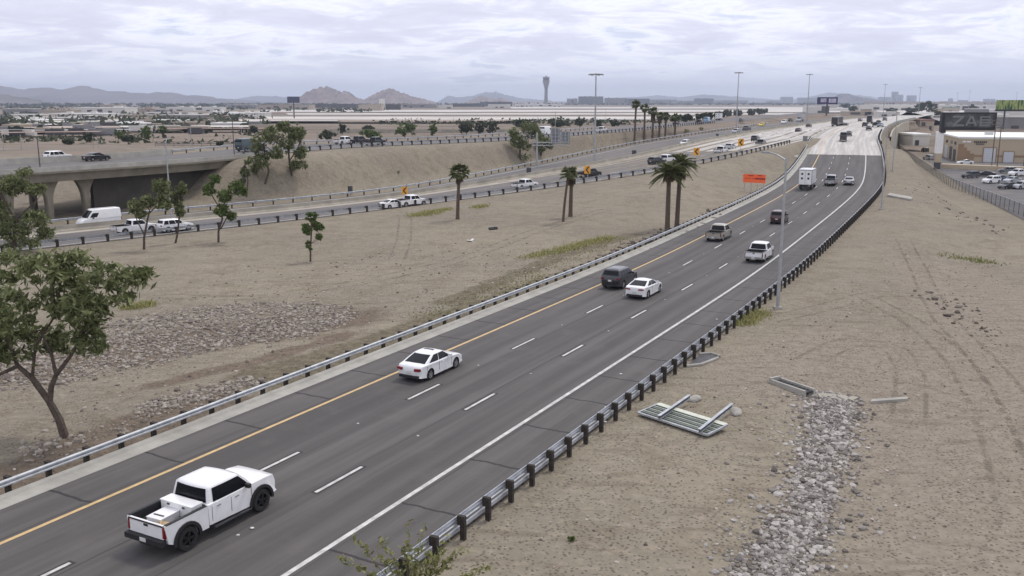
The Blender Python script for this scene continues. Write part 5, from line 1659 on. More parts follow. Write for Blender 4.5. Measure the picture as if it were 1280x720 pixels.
# fallen sign beside the guard rail
def fallen_sign():
    A, B_, C_, D_ = P(802, 520, -.05), P(819, 508.5, -.05), P(903.5, 534.5, -.05), P(890, 549, -.05)
    ctr = (A + B_ + C_ + D_) / 4
    ctr[2] = tz(ctr[0], ctr[1])
    u = (C_ + D_ - A - B_) / 2; L = np.linalg.norm(u[:2]); u /= np.linalg.norm(u)
    w = np.array([-u[1], u[0], 0]); Wd = abs(np.dot((B_ + C_ - A - D_) / 2, w))
    root = empty('fallen_sign', tuple(ctr), math.atan2(u[1], u[0])); tag(root, 'large ribbed metal sign lying face down on the dirt with its two posts', 'fallen sign')
    tl = R(4)
    Mx = Matrix.Rotation(tl, 3, 'X')
    mb = MB(); mb.box((0, 0, .2), (L, Wd, .03), 0, Mx); mb.build('sign_panel', pmat('pale_sign_back', (.44, .46, .40), .5, .15, 1.5, metal=.25), root)
    mb = MB()
    for i in range(9): mb.box(tuple(Mx @ Vector((0, Wd * (i / 8 - .5) * .94, .04)) + Vector((0, 0, .2))), (L * .995, .07, .055), i % 2, Mx)
    mb.build('ribs', [pmat('rib_metal', (.30, .33, .28), .5, .2, 2, metal=.3), pmat('rib_metal_dark', (.12, .13, .115), .6)], root)
    mb = MB()
    for s in (-1, 1): mb.box(tuple(Mx @ Vector((s * L / 2, 0, .03)) + Vector((0, 0, .2))), (.08, Wd, .10), 0, Mx)
    mb.box(tuple(Mx @ Vector((0, -Wd / 2, .03)) + Vector((0, 0, .2))), (L, .08, .10), 0, Mx)
    mb.build('frame', GALV, root)
    mb = MB(); mb.box(tuple(Mx @ Vector((0, Wd / 2 - .12, .075)) + Vector((0, 0, .2))), (L * .98, .34, .03), 0, Mx); mb.build('edge_plate', pmat('pale_edge_plate', (.55, .57, .47), .6, .1), root)
    iv = Matrix.Rotation(-math.atan2(u[1], u[0]), 3, 'Z')
    for (a, b2) in (((823.5, 522), (862, 495.5)), ((874, 539), (915, 506.5))):
        p0, p1 = P(*a, .25), P(*b2, .35)
        q0 = iv @ Vector(p0 - ctr); q1 = iv @ Vector(p1 - ctr)
        dv = (q1 - q0); ln = dv.length; rot = dv.to_track_quat('X', 'Z').to_matrix()
        mb = MB(); c_ = (q0 + q1) / 2
        mb.box(tuple(c_ + rot @ Vector((0, 0, .10))), (ln, .16, .025), 0, rot); mb.box(tuple(c_ - rot @ Vector((0, 0, .08))), (ln, .16, .025), 0, rot); mb.box(tuple(c_), (ln, .03, .18), 1, rot)
        mb.build('post', [GALV, DARKG], root)


fallen_sign()
for i, (x, y) in enumerate(((868, 498.5), (920.5, 514.5))):
    b = P(x, y, 0); b[2] = tz(b[0], b[1])
    bm = bmesh.new(); bmesh.ops.create_icosphere(bm, subdivisions=2, radius=.38)
    for v in bm.verts: v.co = Vector((v.co.x * (1.3 + .3 * math.sin(5 * v.co.y)), v.co.y * .8, v.co.z * .55 + .05 * math.sin(9 * v.co.x)))
    me = bpy.data.meshes.new('concrete_footing'); bm.to_mesh(me); bm.free(); me.materials.append(CONC)
    tag(link('concrete_footing', me, None, tuple(b + [0, 0, .08]), (0, 0, .4 + i)), ['pale lump of footing concrete at the end of the left fallen post', 'pale lump of footing concrete at the end of the right fallen post'][i], 'concrete lump', 'footings of the fallen sign')

# ------------------------------------------------------------------ drainage, rubble and litter
def rocks(name, poly_px, n, s0, s1, label, mat, seed, z=None):
    """loose stones scattered in an outline measured on the ground"""
    r = np.random.default_rng(seed)
    pl = np.array([G(*q)[:2] for q in poly_px])
    mn, mx = pl.min(0), pl.max(0); pts = []
    def inside(q):
        c = np.zeros(len(q), bool); j = len(pl) - 1
        for i in range(len(pl)):
            xi, yi = pl[i]; xj, yj = pl[j]
            c ^= ((yi > q[:, 1]) != (yj > q[:, 1])) & (q[:, 0] < (xj - xi) * (q[:, 1] - yi) / (yj - yi + 1e-12) + xi)
            j = i
        return c
    while len(pts) < n:
        q = r.uniform(mn, mx, (n * 2, 2)); jq = q + r.normal(0, .45, q.shape) + r.normal(0, 1.1, q.shape) * (r.random((len(q), 1)) < .18)
        pts += list(q[inside(jq)])
    pts = np.array(pts[:n])
    bm = bmesh.new(); bmesh.ops.create_icosphere(bm, subdivisions=1, radius=1.0)
    bv = np.array([v.co for v in bm.verts]); bf = np.array([[v.index for v in f.verts] for f in bm.faces]); bm.free()
    N = len(bv); sc = r.uniform(s0, s1, n) * r.choice([.5, .7, 1, 1, 1.25, 1.9], n)
    jit = 1 + r.normal(0, .16, (n, N, 1))
    V = bv[None] * jit * np.stack([sc * r.uniform(.8, 1.4, n), sc * r.uniform(.7, 1.1, n), sc * r.uniform(.6, 1.05, n)], 1)[:, None]
    a = r.uniform(0, 6.28, n); ca, sa = np.cos(a)[:, None], np.sin(a)[:, None]
    X = V[..., 0] * ca - V[..., 1] * sa; Y = V[..., 0] * sa + V[..., 1] * ca
    V = np.stack([X + pts[:, :1], Y + pts[:, 1:], V[..., 2] + (tzv(pts[:, 0], pts[:, 1]) + sc * r.uniform(-.1, .25, n))[:, None]], -1)
    F = (bf[None] + (np.arange(n) * N)[:, None, None]).reshape(-1, 3)
    tag(link(name, mesh_np(name, V.reshape(-1, 3), F, [mat])), label, 'rocks', kind='stuff')


def rockmat(name, a, b, c):
    m = bpy.data.materials.new(name); m.use_nodes = True; t = NT(m.node_tree)
    rd = t.n('ShaderNodeNewGeometry').outputs['Random Per Island']
    oc = t.n('ShaderNodeTexCoord').outputs['Object']
    col = t.ramp(rd, [(.1, a), (.5, b), (.95, c)])
    col = t.mix(t.math('MULTIPLY', t.step(t.noise(oc, 7, 4), .45, .7), .4), col, (.12, .10, .09))
    bsd = t.n('ShaderNodeBsdfPrincipled', None, Base_Color=col, Roughness=.9)
    t.n('ShaderNodeOutputMaterial', None, Surface=bsd.outputs[0]); return m


ROCK1 = rockmat('field_stone', (.15, .128, .105), (.255, .222, .183), (.37, .33, .28))
ROCK2 = rockmat('grey_riprap', (.13, .115, .10), (.27, .245, .22), (.47, .44, .40))
GRIT = rockmat('small_grit', (.10, .08, .07), (.24, .19, .155), (.46, .41, .35))
rocks('rubble_field', [(-60, 480), (-60, 420), (60, 415), (150, 402), (250, 384), (330, 378), (420, 380), (455, 392), (390, 420), (300, 430), (240, 446), (140, 466), (40, 490)], 9500, .045, .115, 'bed of loose brown grey stones on the left median', ROCK1, 81)
rocks('rubble_field', [(170, 508), (240, 490), (320, 470), (330, 478), (260, 500), (180, 522)], 900, .04, .11, 'line of loose stones beside the left guard rail', ROCK1, 82)
rocks('rubble_field', [(20, 560), (150, 530), (185, 520), (180, 530), (90, 560), (10, 580)], 160, .05, .13, 'few stones in the damp soil under the big tree', ROCK1, 83)
rocks('riprap_channel', [(1010, 488), (1072, 496), (1066, 520), (1050, 575), (1036, 630), (1018, 690), (1004, 740), (900, 740), (940, 690), (975, 640), (1000, 590), (1016, 540)], 6500, .045, .10, 'channel of grey broken stones running down the right slope', ROCK2, 84)
rocks('grit', [(560, 720), (760, 560), (960, 430), (1120, 300), (1270, 330), (1270, 720)], 2200, .02, .055, 'scattered pebbles on the right dirt slope', GRIT, 85)
rocks('grit', [(0, 600), (200, 500), (500, 400), (760, 320), (640, 300), (300, 330), (100, 400)], 1700, .03, .08, 'scattered pebbles on the left dirt median', GRIT, 86)
rocks('rubble_field', [(745, 325), (785, 305), (820, 293), (870, 275), (915, 255), (920, 258), (870, 281), (820, 300), (790, 312), (750, 332)], 260, .10, .28, 'dark clods along the rail edge near the bushy palms', rockmat('dark_clod', (.09, .07, .055), (.16, .125, .10), (.26, .21, .17)), 87)


rocks('rubble_field', [(1150, 364), (1185, 366), (1262, 420), (1272, 440), (1230, 430), (1170, 392)], 90, .05, .16, 'dark clods and debris on the right slope above the tyre tracks', rockmat('dark_debris', (.06, .05, .04), (.11, .09, .07), (.2, .17, .14)), 88)
rocks('rubble_field', [(1110, 232), (1150, 228), (1200, 262), (1260, 285), (1250, 296), (1170, 262)], 70, .08, .22, 'dark clods along the top of the slope by the fence', rockmat('dark_debris_far', (.07, .055, .045), (.13, .10, .08), (.2, .17, .14)), 89)


def tracks(pxs, w, label, gap=1.7):
    p = smooth_path([G(*q) for q in pxs], .4, 1.5)
    tm = MATS.get('tyre_track')
    if tm is None:
        tm = bpy.data.materials.new('tyre_track'); tm.use_nodes = True; t = NT(tm.node_tree)
        uv = t.n('ShaderNodeUVMap', {'uv_map': 'UVMap'}).outputs[0]; s = t.n('ShaderNodeSeparateXYZ', None, Vector=uv)
        oc = t.n('ShaderNodeTexCoord').outputs['Object']
        e = t.math('SUBTRACT', 1, t.step(t.math('ABSOLUTE', s.outputs[0]), .25, 1.0))
        a = t.math('MULTIPLY', e, t.step(t.noise(oc, .9, 5, .7), .40, .62))
        lug = t.step(t.math('ABSOLUTE', t.math('SUBTRACT', t.math('FRACT', t.math('MULTIPLY', s.outputs[1], 3.2)), .5)), .1, .3)
        c = t.mix(lug, (.13, .105, .08), (.22, .185, .14))
        bs = t.n('ShaderNodeBsdfPrincipled', None, Base_Color=c, Roughness=.95)
        mx = t.n('ShaderNodeMixShader', None, Fac=t.math('MULTIPLY', a, .5), i1=t.n('ShaderNodeBsdfTransparent').outputs[0], i2=bs.outputs[0]); t.n('ShaderNodeOutputMaterial', None, Surface=mx.outputs[0])
        MATS['tyre_track'] = tm
    n, _ = normals(p)
    for g in (-1, 1):
        V = np.stack([p + n * (g * gap / 2 + o * w) for o in (-.5, 0, .5)], 1).reshape(-1, 3)
        V[:, 2] = tzv(V[:, 0], V[:, 1]) + .03
        N = len(p); ix = np.arange(N * 3).reshape(N, 3)
        F = np.stack([ix[:-1, 1:], ix[:-1, :-1], ix[1:, :-1], ix[1:, 1:]], -1).reshape(-1, 4)
        me = mesh_np('tyre_tracks', V, F, [tm]); lay = me.uv_layers.new(name='UVMap'); a = arc(p)
        uv = np.stack([np.tile([-1., 0., 1.], N), np.repeat(a, 3)], -1); li = np.empty(len(me.loops), dtype=np.int32); me.loops.foreach_get('vertex_index', li); lay.data.foreach_set('uv', uv[li].astype(np.float32).ravel())
        tag(link('tyre_tracks', me), label, 'tracks', kind='structure')


tracks([(1085, 372), (1150, 408), (1200, 452), (1232, 505), (1258, 570), (1276, 660)], .5, 'long curving pair of tyre tracks down the right slope')
tracks([(1300, 560), (1256, 480), (1220, 440), (1180, 400), (1150, 340), (1130, 300)], .45, 'pair of tyre tracks close to the fence side of the right slope')
tracks([(1010, 452), (1060, 425), (1120, 432), (1140, 470), (1136, 520)], .4, 'faint turning tracks above the stone channel')
tracks([(960, 400), (1030, 385), (1100, 366), (1180, 372)], .4, 'faint tracks crossing from the lamp post to the slope')
tracks([(200, 370), (330, 372), (460, 352), (560, 330), (660, 292), (760, 262)], .5, 'faint tracks along the dirt median')
tracks([(495, 325), (505, 300), (507, 270)], .4, 'short tyre tracks on the median below the first chevron sign')


def slab(name, pxs, h, mat, label, cat, z=None):
    ps = [P(x, y, z) if z is not None else G(x, y) for x, y in pxs]
    zt = max(p[2] for p in ps) + h
    n = len(ps); mb = MB()
    vs = [(p[0], p[1], p[2] - .25) for p in ps] + [(p[0], p[1], p[2] + h) for p in ps]
    mb.add(vs, [tuple(range(n))[::-1], tuple(range(n, 2 * n))] + [(i, (i + 1) % n, n + (i + 1) % n, n + i) for i in range(n)])
    return tag(mb.build(name, mat), label, cat)


# drain trough with its grating
root = empty('drain_trough', tuple(G(988, 486))); o0 = np.array(root.location); tag(root, 'concrete trough with dark grating at the head of the stone channel', 'drain')
p0, p1 = G(970, 478), G(1012, 496); dv = Vector(p1 - p0); ang_ = math.atan2(dv.y, dv.x); ln = Vector((dv.x, dv.y)).length
Mz = Matrix.Rotation(ang_, 3, 'Z')
mb = MB()
for s in (-1, 1): mb.box(tuple(Vector((p0 + p1) / 2 - o0) + Mz @ Vector((0, s * .38, .12))), (ln, .14, .42), 0, Mz)
mb.box(tuple(Vector(p0 - o0) + Mz @ Vector((-.07, 0, .12))), (.14, .9, .42), 0, Mz)
mb.build('trough_wall', CONC, root)
mb = MB(); mb.box(tuple(Vector((p0 + p1) / 2 - o0) + Mz @ Vector((0, 0, .17))), (ln - .05, .62, .04), 0, Mz)
for i in range(9): mb.box(tuple(Vector((p0 + p1) / 2 - o0) + Mz @ Vector((ln * (i / 8 - .5) * .9, 0, .205))), (.05, .62, .03), 1, Mz)
mb.build('grating', [TRIM, DARKG], root)
slab('drain_headwall', [(1014, 497), (1066, 502), (1075, 498), (1018, 492)], .10, CONCD, 'weathered headwall above the stone channel', 'headwall')
slab('concrete_slab', [(1088, 505), (1134, 501.5), (1135, 499), (1090, 502)], .16, CONC, 'thin pale slab lying right of the headwall', 'slab')
slab('concrete_slab', [(1109, 246), (1138, 251.5), (1141, 249), (1112, 243.5)], .35, CONC, 'long pale slab on the slope by the fence side lamp post', 'slab')
# spillway apron behind the rail
ap = [G(x, y) for x, y in ((858, 459), (876, 457), (897, 449), (899, 446), (888, 443), (874, 444))]
root = empty('spillway', tuple(ap[0])); o0 = np.array(ap[0]); tag(root, 'small curved concrete spillway behind a gap in the right rail', 'spillway')
mb = MB(); mb.tube([tuple(p - o0 + [0, 0, .08]) for p in ap], .11, 6); mb.build('kerb_edge', CONC, root)
n_ = len(ap); mb = MB(); mb.add([tuple(p - o0 + [0, 0, .05]) for p in ap] + [tuple(p - o0 + [0, 0, -.2]) for p in ap], [tuple(range(n_)), tuple(range(n_, 2 * n_))[::-1]] + [(i, (i + 1) % n_, n_ + (i + 1) % n_, n_ + i) for i in range(n_)]); mb.build('floor_slab', DARKG, root)
b = G(588, 302); mb = MB(); mb.box((0, 0, .12), (.9, .5, .05), 0, Matrix.Rotation(.25, 3, 'Y')); mb.box((.3, .1, .22), (.35, .4, .04), 0, Matrix.Rotation(-.5, 3, 'Y')); tag(mb.build('scrap_sheet', WHITE, None, tuple(b), (0, 0, .5)), 'scrap of white sheet lying on the median below the lone palm', 'litter')
b = G(616, 287); mb = MB(); mb.box((0, 0, .12), (1.0, .6, .22), 0, Matrix.Rotation(.2, 3, 'X')); mb.box((.4, .2, .15), (.4, .5, .3), 0, Matrix.Rotation(.5, 3, 'Z')); tag(mb.build('tyre_scrap', RUB, None, tuple(b), (0, 0, .3)), 'dark scrap of tyre lying right of the lone palm', 'litter')
for i, (x, y, lab) in enumerate(((792.5, 398.5, None), (748.6, 515.7, 'round pale stone on the right shoulder before the rail'), (756.5, 527, 'pale stone nearest the rail on the shoulder'), (776, 467.5, 'pale chip on the shoulder by the edge line'), (896, 399, 'pale chip on the shoulder near the yellow weeds'), (757, 509, 'flat pale chip on the shoulder above other stones'), (315, 660, 'pale chip on the lane beside the big pickup'))):
    if lab is None: continue
    b = P(x, y, 0.02)
    bm = bmesh.new(); bmesh.ops.create_icosphere(bm, subdivisions=2, radius=.075)
    for v in bm.verts: v.co = Vector((v.co.x * (1.2 + .25 * math.sin(20 * v.co.y + i)), v.co.y, max(v.co.z, -.02) * .5))
    me = bpy.data.meshes.new('stone'); bm.to_mesh(me); bm.free(); me.materials.append(PLATE)
    tag(link('stone', me, None, tuple(b), (0, 0, i)), lab, 'stone', 'stones on the right shoulder' if 'shoulder' in lab else None)

# ------------------------------------------------------------------ chain link fence
def chain_fence():
    pts = [P(1120, 184, -1.9), P(1138, 197, -2.1), P(1158, 212, -2.2), P(1186, 232, -2.3), P(1225, 248, -2.35), P(1280, 271, -2.4), P(1340, 296, -2.4)]
    p = resample(smooth_path(pts[::-1], 1.0, 5), .5)
    p[:, 2] = tzv(p[:, 0], p[:, 1])
    root = empty('chain_link_fence', tuple(p[len(p) // 2])); o0 = np.array(root.location); tag(root, 'grey chain link fence between the dirt slope and the car park', 'fence')
    m = bpy.data.materials.new('chain_link_mesh'); m.use_nodes = True; t = NT(m.node_tree)
    # woven wire thinned to its open area: a regular lattice of wire and gap
    uv = t.n('ShaderNodeUVMap', {'uv_map': 'UVMap'}).outputs[0]
    s = t.n('ShaderNodeSeparateXYZ', None, Vector=uv)
    f1 = t.math('FRACT', t.math('MULTIPLY', t.math('ADD', s.outputs[0], s.outputs[1]), 6)); f2 = t.math('FRACT', t.math('MULTIPLY', t.math('SUBTRACT', s.outputs[0], s.outputs[1]), 6))
    w_ = t.math('MAXIMUM', t.math('LESS_THAN', f1, .16), t.math('LESS_THAN', f2, .16))
    bs = t.n('ShaderNodeBsdfPrincipled', None, Base_Color=(.10, .102, .106, 1), Roughness=.5, Metallic=.3)
    tp = t.n('ShaderNodeBsdfTransparent')
    mx = t.n('ShaderNodeMixShader', None, Fac=w_, i1=tp.outputs[0], i2=bs.outputs[0]); t.n('ShaderNodeOutputMaterial', None, Surface=mx.outputs[0])
    V = np.stack([p - o0 + [0, 0, .05], p - o0 + [0, 0, 2.1]], 1); ix = np.arange(len(p) * 2).reshape(-1, 2)
    F = np.stack([ix[:-1, 0], ix[1:, 0], ix[1:, 1], ix[:-1, 1]], -1)
    me = mesh_np('wire_mesh', V.reshape(-1, 3), F, [m]); lay = me.uv_layers.new(name='UVMap'); a = arc(p)
    uv = np.stack([np.repeat(a, 2), np.tile([0, 2.05], len(p))], -1); li = np.empty(len(me.loops), dtype=np.int32); me.loops.foreach_get('vertex_index', li); lay.data.foreach_set('uv', uv[li].astype(np.float32).ravel())
    link('wire_mesh', me, root)
    mb = MB(); mb.tube([tuple(q - o0 + [0, 0, 2.12]) for q in p[::3]], .03, 5); mb.build('top_rail', GALV, root)
    mb = MB(); mb.box((0, 0, 1.0), (.07, .07, 2.3)); pm2 = mb.mesh('post', DARKG)
    for i in range(0, len(p), 6): link('post', pm2, root, tuple(p[i] - o0))


chain_fence()

# ------------------------------------------------------------------ warehouse, billboard, wall
TANW = pmat('tan_stucco', (.46, .38, .27), .9, .06, .3, dirt=((.3, .22, .15), .25, .3))
BROWNW = pmat('brown_stucco', (.30, .20, .12), .9, .08, .3)
ROOFW = pmat('white_roof', (.80, .80, .76), .7, .06, .08, dirt=((.5, .48, .44), .3, .15))


def warehouse():
    q0 = P(1196, 202, -2.42)
    u = Vector((math.cos(R(-17)), math.sin(R(-17)))); L = 75; D_ = 52; hgt_ = 7.7
    root = empty('warehouse', tuple(q0), math.atan2(u.y, u.x)); tag(root, 'tan warehouse with bright white flat roof and roller doors', 'warehouse')
    mb = MB(); mb.box((L / 2, D_ / 2, hgt_ / 2 - .2), (L, D_, hgt_ - .4)); mb.build('wall', TANW, root)
    mb = MB(); mb.box((L / 2, D_ / 2, hgt_ - .1), (L + .4, D_ + .4, .5)); mb.build('roof', ROOFW, root)
    mb = MB(); mb.box((L / 2, -.06, hgt_ - .55), (L, .12, .45)); mb.build('cornice', pmat('cream_trim', (.55, .50, .36), .8), root)
    mb = MB(); mb.box((L / 2, -.04, 1.9), (L - .1, .08, .7)); mb.build('brown_band', BROWNW, root)
    # stepped brown paint on the corner
    mb = MB()
    for i, (w, h) in enumerate(((1.7, 5.6), (2.6, 4.5), (3.6, 3.5), (4.8, 2.6))): mb.box((w / 2, -.062 - .004 * i, h / 2), (w, .05, h))
    mb.build('stepped_panel', BROWNW, root)
    for x, w, h in ((9.2, 3.4, 4.4), (14.6, 2.8, 3.3), (21.5, 3.6, 4.4), (30, 3.4, 4.4)):
        mb = MB(); mb.box((x, -.06, h / 2), (w, .16, h)); o = mb.build('door', pmat('pale_roller_door', (.56, .58, .60), .5, .06), root)
        mb = MB()
        for i in range(6): mb.box((x, -.155, h * (i + .5) / 6), (w - .3, .03, .05))
        mb.build('door_rib', GALV, o)
        mb = MB(); mb.box((x - w / 2 - .15, -.08, h / 2), (.3, .2, h + .3)); mb.box((x + w / 2 + .15, -.08, h / 2), (.3, .2, h + .3)); mb.box((x, -.08, h + .15), (w, .2, .3)); mb.build('door_frame', BROWNW, o)
    mb = MB()
    for x, w in ((1.6, 1.0), (2.9, 1.2)): mb.box((x, -.10, 6.3), (w, .1, .5))
    for i in range(7): mb.box((4.6 + i * .55, -.10, 6.25), (.42, .1, .5), 1)
    for i in range(5): mb.box((5.2 + i * .5, -.10, 5.6), (.38, .1, .32), 1)
    mb.build('shop_sign', [WHITE, DARKG], root)
    # openings on the left flank
    for y, w, z0, z1 in ((6, 5, 0, 3.6), (14, 5, 0, 4.2), (24, 6, 0, 4.2)):
        mb = MB(); mb.box((-.04, y, (z0 + z1) / 2), (.1, w, z1 - z0)); mb.build('door', DARKG if y < 20 else pmat('pale_roller_door', (.56, .58, .60), .5, .06), root)
    for y in (6, 14, 24):
        mb = MB(); mb.box((-.04, y, 5.6), (.1, 3.6, 1.0)); mb.build('window', GLASSD, root)
    for x, y in ((12, 20), (30, 34), (46, 16), (60, 30)):
        mb = MB(); mb.box((x, y, hgt_ + .6), (2.4, 2.0, 1.1)); mb.build('roof_unit', pmat('roof_unit_metal', (.5, .51, .5), .6), root)


warehouse()
slab('low_wall', [(1176, 210.5), (1340, 217), (1340, 216), (1178, 209.5)], 1.2, TANW, 'low tan block wall at the back of the car park', 'wall', -2.42)


def billboard():
    b = P(1171, 211, -2.42); k = b[1] / FPX
    root = empty('billboard', tuple(b), R(-6)); tag(root, 'black electronic billboard with grey letters on a broad pale column', 'billboard')
    z = lambda y: (211 - y) * k
    x = lambda v: (v - 1171) * k
    mb = MB(); mb.box((0, 0, (z(192) + z(166)) / 2), (8 * k, 1.2, z(166) - z(192)), 0); mb.build('column', WHITE, root)
    mb = MB(); mb.box((0, 0, (z(203) + z(192)) / 2), (7.4 * k, 1.3, z(192) - z(203)), 0); mb.build('column_base', TANW, root)
    mb = MB(); mb.box((0, 0, z(203) / 2 - .2), (6.5 * k, 1.1, z(203) + .4)); mb.build('footing', DARKG, root)
    mb = MB(); mb.box((x(1202.5), 0, (z(142) + z(163.5)) / 2), (64 * k, 1.6, z(142) - z(163.5))); mb.box((x(1173.5), 0, z(165)), (6 * k, 1.55, 4 * k)); mb.build('cabinet', TRIM, root)
    scr = bpy.data.materials.new('billboard_screen'); scr.use_nodes = True; t = NT(scr.node_tree)
    oc = t.n('ShaderNodeTexCoord').outputs['Object']; nz = t.noise(oc, .45, 4)
    c = t.ramp(nz, [(.35, (.012, .012, .014)), (.55, (.045, .045, .048)), (.7, (.09, .095, .09))])
    e = t.n('ShaderNodeBsdfPrincipled', None, Base_Color=c, Roughness=.4); t.set(e.inputs['Emission Color'], c); e.inputs['Emission Strength'].default_value = .25
    t.n('ShaderNodeOutputMaterial', None, Surface=e.outputs[0])
    s_ = MB(); s_.box((x(1203), -.84, (z(144) + z(160)) / 2), (58 * k, .08, z(144) - z(160))); o = s_.build('screen', scr, root)
    mb = MB()
    def stroke(x0, y0, x1, y1, w):
        a = Vector((x(x0), 0, z(y0))); c_ = Vector((x(x1), 0, z(y1))); d_ = c_ - a
        M = Matrix.Rotation(-math.atan2(d_.z, d_.x), 3, 'Y'); mb.box(tuple((a + c_) / 2 + Vector((0, -.90 - .004 * len(mb.f) / 6, 0))), (d_.length, .03, w * k), 0, M)
    # Z, A and a block of small lines
    stroke(1183, 147.2, 1196, 147.2, 2.2); stroke(1194.5, 148, 1185, 157, 2.6); stroke(1184, 157.6, 1197, 157.6, 2.2)
    stroke(1199.5, 158, 1204.5, 146.5, 2.4); stroke(1205.5, 146.5, 1211, 158, 2.4); stroke(1201.5, 154.6, 1209, 154.6, 1.8)
    for y in (147.4, 151, 154.2, 157.4): stroke(1215, y, 1230 - (y % 2) * 2, y, 1.6)
    stroke(1216, 147, 1216, 158, 2)
    mb.build('lettering', pmat('screen_letter_grey', (.17, .175, .175), .5), o)


billboard()
# second billboard with green picture
b = np.array([*at(1257, 560), 0.0]); k = b[1] / FPX; z0 = zat(136.5, 560, 1257)
root = empty('billboard', tuple(b), R(-4)); tag(root, 'billboard with bright green and yellow picture on a single dark pole', 'billboard')
mb = MB(); mb.tube([(0, 0, -.5), (0, 0, z0)], .5, 10); mb.build('pole', DARKG, root)
gpm = bpy.data.materials.new('green_poster'); gpm.use_nodes = True; t = NT(gpm.node_tree)
oc = t.n('ShaderNodeTexCoord').outputs['Object']; nz = t.noise(t.scale(oc, (.7, 1, .12)), 1.0, 3)
t.n('ShaderNodeOutputMaterial', None, Surface=t.n('ShaderNodeBsdfPrincipled', None, Base_Color=t.ramp(nz, [(.38, (.02, .05, .01)), (.47, (.12, .21, .04)), (.55, (.38, .42, .14)), (.64, (.05, .13, .02))])).outputs[0])
mb = MB(); mb.box((5.5 * k, 0, z0 + 5 * k), (33 * k, .5, 12 * k)); o = mb.build('poster', gpm, root)
mb = MB(); mb.box((5.5 * k, -.1, z0 - 1.4 * k), (34 * k, 1.2, 2.2 * k)); mb.build('catwalk', TRIM, root)
# purple billboard at the far bend
b = np.array([*at(1034, 700), 0.0]); k = b[1] / FPX; z0 = zat(130, 700, 1034)
root = empty('billboard', tuple(b), 0); tag(root, 'far billboard with dark purple picture beside the third tall mast', 'billboard')
mb = MB(); mb.tube([(0, 0, -.5), (0, 0, z0)], .6, 10); mb.build('pole', DARKG, root)
mb = MB(); mb.box((0, 0, z0 + 4 * k), (25 * k, .6, 8.5 * k)); o = mb.build('poster', pmat('purple_poster', (.035, .03, .10), .5, .2, .3), root)
mb = MB(); mb.box((-5 * k, -.34, z0 + 4.4 * k), (7 * k, .05, 4.5 * k)); mb.box((6 * k, -.34, z0 + 4 * k), (9 * k, .05, 5 * k)); mb.build('picture', pmat('pale_picture', (.42, .40, .48), .6, .3, .5), o)
# dark slab billboard far left of the buttes
b = np.array([*at(367, 900), 0.0]); k = b[1] / FPX; z0 = zat(128.5, 900, 367)
root = empty('billboard', tuple(b), 0); tag(root, 'dark blue back of a billboard left of the twin rocky hills', 'billboard')
mb = MB(); mb.tube([(0, 0, -.5), (0, 0, z0)], .6, 10); mb.build('pole', DARKG, root)
mb = MB(); mb.box((0, 0, z0 + 3.7 * k), (15 * k, .7, 7.6 * k)); mb.build('sign_panel', pmat('dark_blue_panel', (.05, .06, .10), .7), root)

# ------------------------------------------------------------------ far buildings, plain and vegetation
PALE = pmat('pale_far_wall', (.62, .60, .55), .9, .1, .02)
FARTAN = pmat('tan_far_wall', (.40, .34, .27), .9, .12, .02)
FARGREY = pmat('grey_far_wall', (.24, .235, .235), .9, .15, .02)
FARDARK = pmat('dark_far_wall', (.075, .07, .07), .9, .2, .02)
FARRED = pmat('red_brown_far_roof', (.26, .15, .12), .9, .1, .02)
FARTEAL = pmat('teal_far_roof', (.05, .22, .20), .7)
FW = dict(white=(PALE, ROOFW), tan=(FARTAN, FARTAN), grey=(FARGREY, PALE), dark=(FARDARK, FARDARK), red=(FARTAN, FARRED), teal=(FARTAN, FARTEAL), brown=(FARTAN, FARGREY))
USED = set()


def uniq(lab):
    k = lab
    n = 2
    while k in USED:
        k = lab + ', ' + ['', '', 'a little further right', 'still further right', 'yet further right', 'furthest right'][min(n, 5)]
        n += 1
        if n > 8: break
    USED.add(k)
    return k


def far_building(x0, x1, yt, yb, kind, label, group='far buildings on the plain', dep=None, name='low_building', zb=0.0):
    D = (CAM_H - zb) * FPX / (yb - HOR)
    xa, _ = at(x0, D); xb, _ = at(x1, D); h = max(2.5, zat(yt, D, (x0 + x1) / 2) - zb)
    w = xb - xa; dep = dep or max(14, min(w * .6, 160))
    wm, rm = FW[kind]
    mb = MB()
    r = random.Random(int(x0 * 7 + yt * 13))
    mb.box((0, dep / 2, h / 2 - .3), (w, dep, h + .6 - .8), 0)
    mb.box((0, dep / 2, h - .05), (w + .6, dep + .6, .7), 1)
    nb = max(2, int(w / 14))
    for i in range(nb):            # doors and window strips along the front
        if r.random() < .75:
            ww = w / nb * r.uniform(.3, .7); hh_ = h * r.uniform(.25, .5)
            mb.box((-w / 2 + w * (i + .5) / nb, -.05, hh_ / 2 + (h * .3 if r.random() < .4 else 0)), (ww, .3, hh_), 2)
    if w > 30 and r.random() < .8:
        for _ in range(2): mb.box((r.uniform(-.4, .4) * w, dep * r.uniform(.2, .7), h + 1.2), (w * .06 + 2, 5, 2.0), 0)
    o = mb.build(name, [wm, rm, FARDARK], None, ((xa + xb) / 2, D, zb))
    return tag(o, uniq(label), 'building', group)


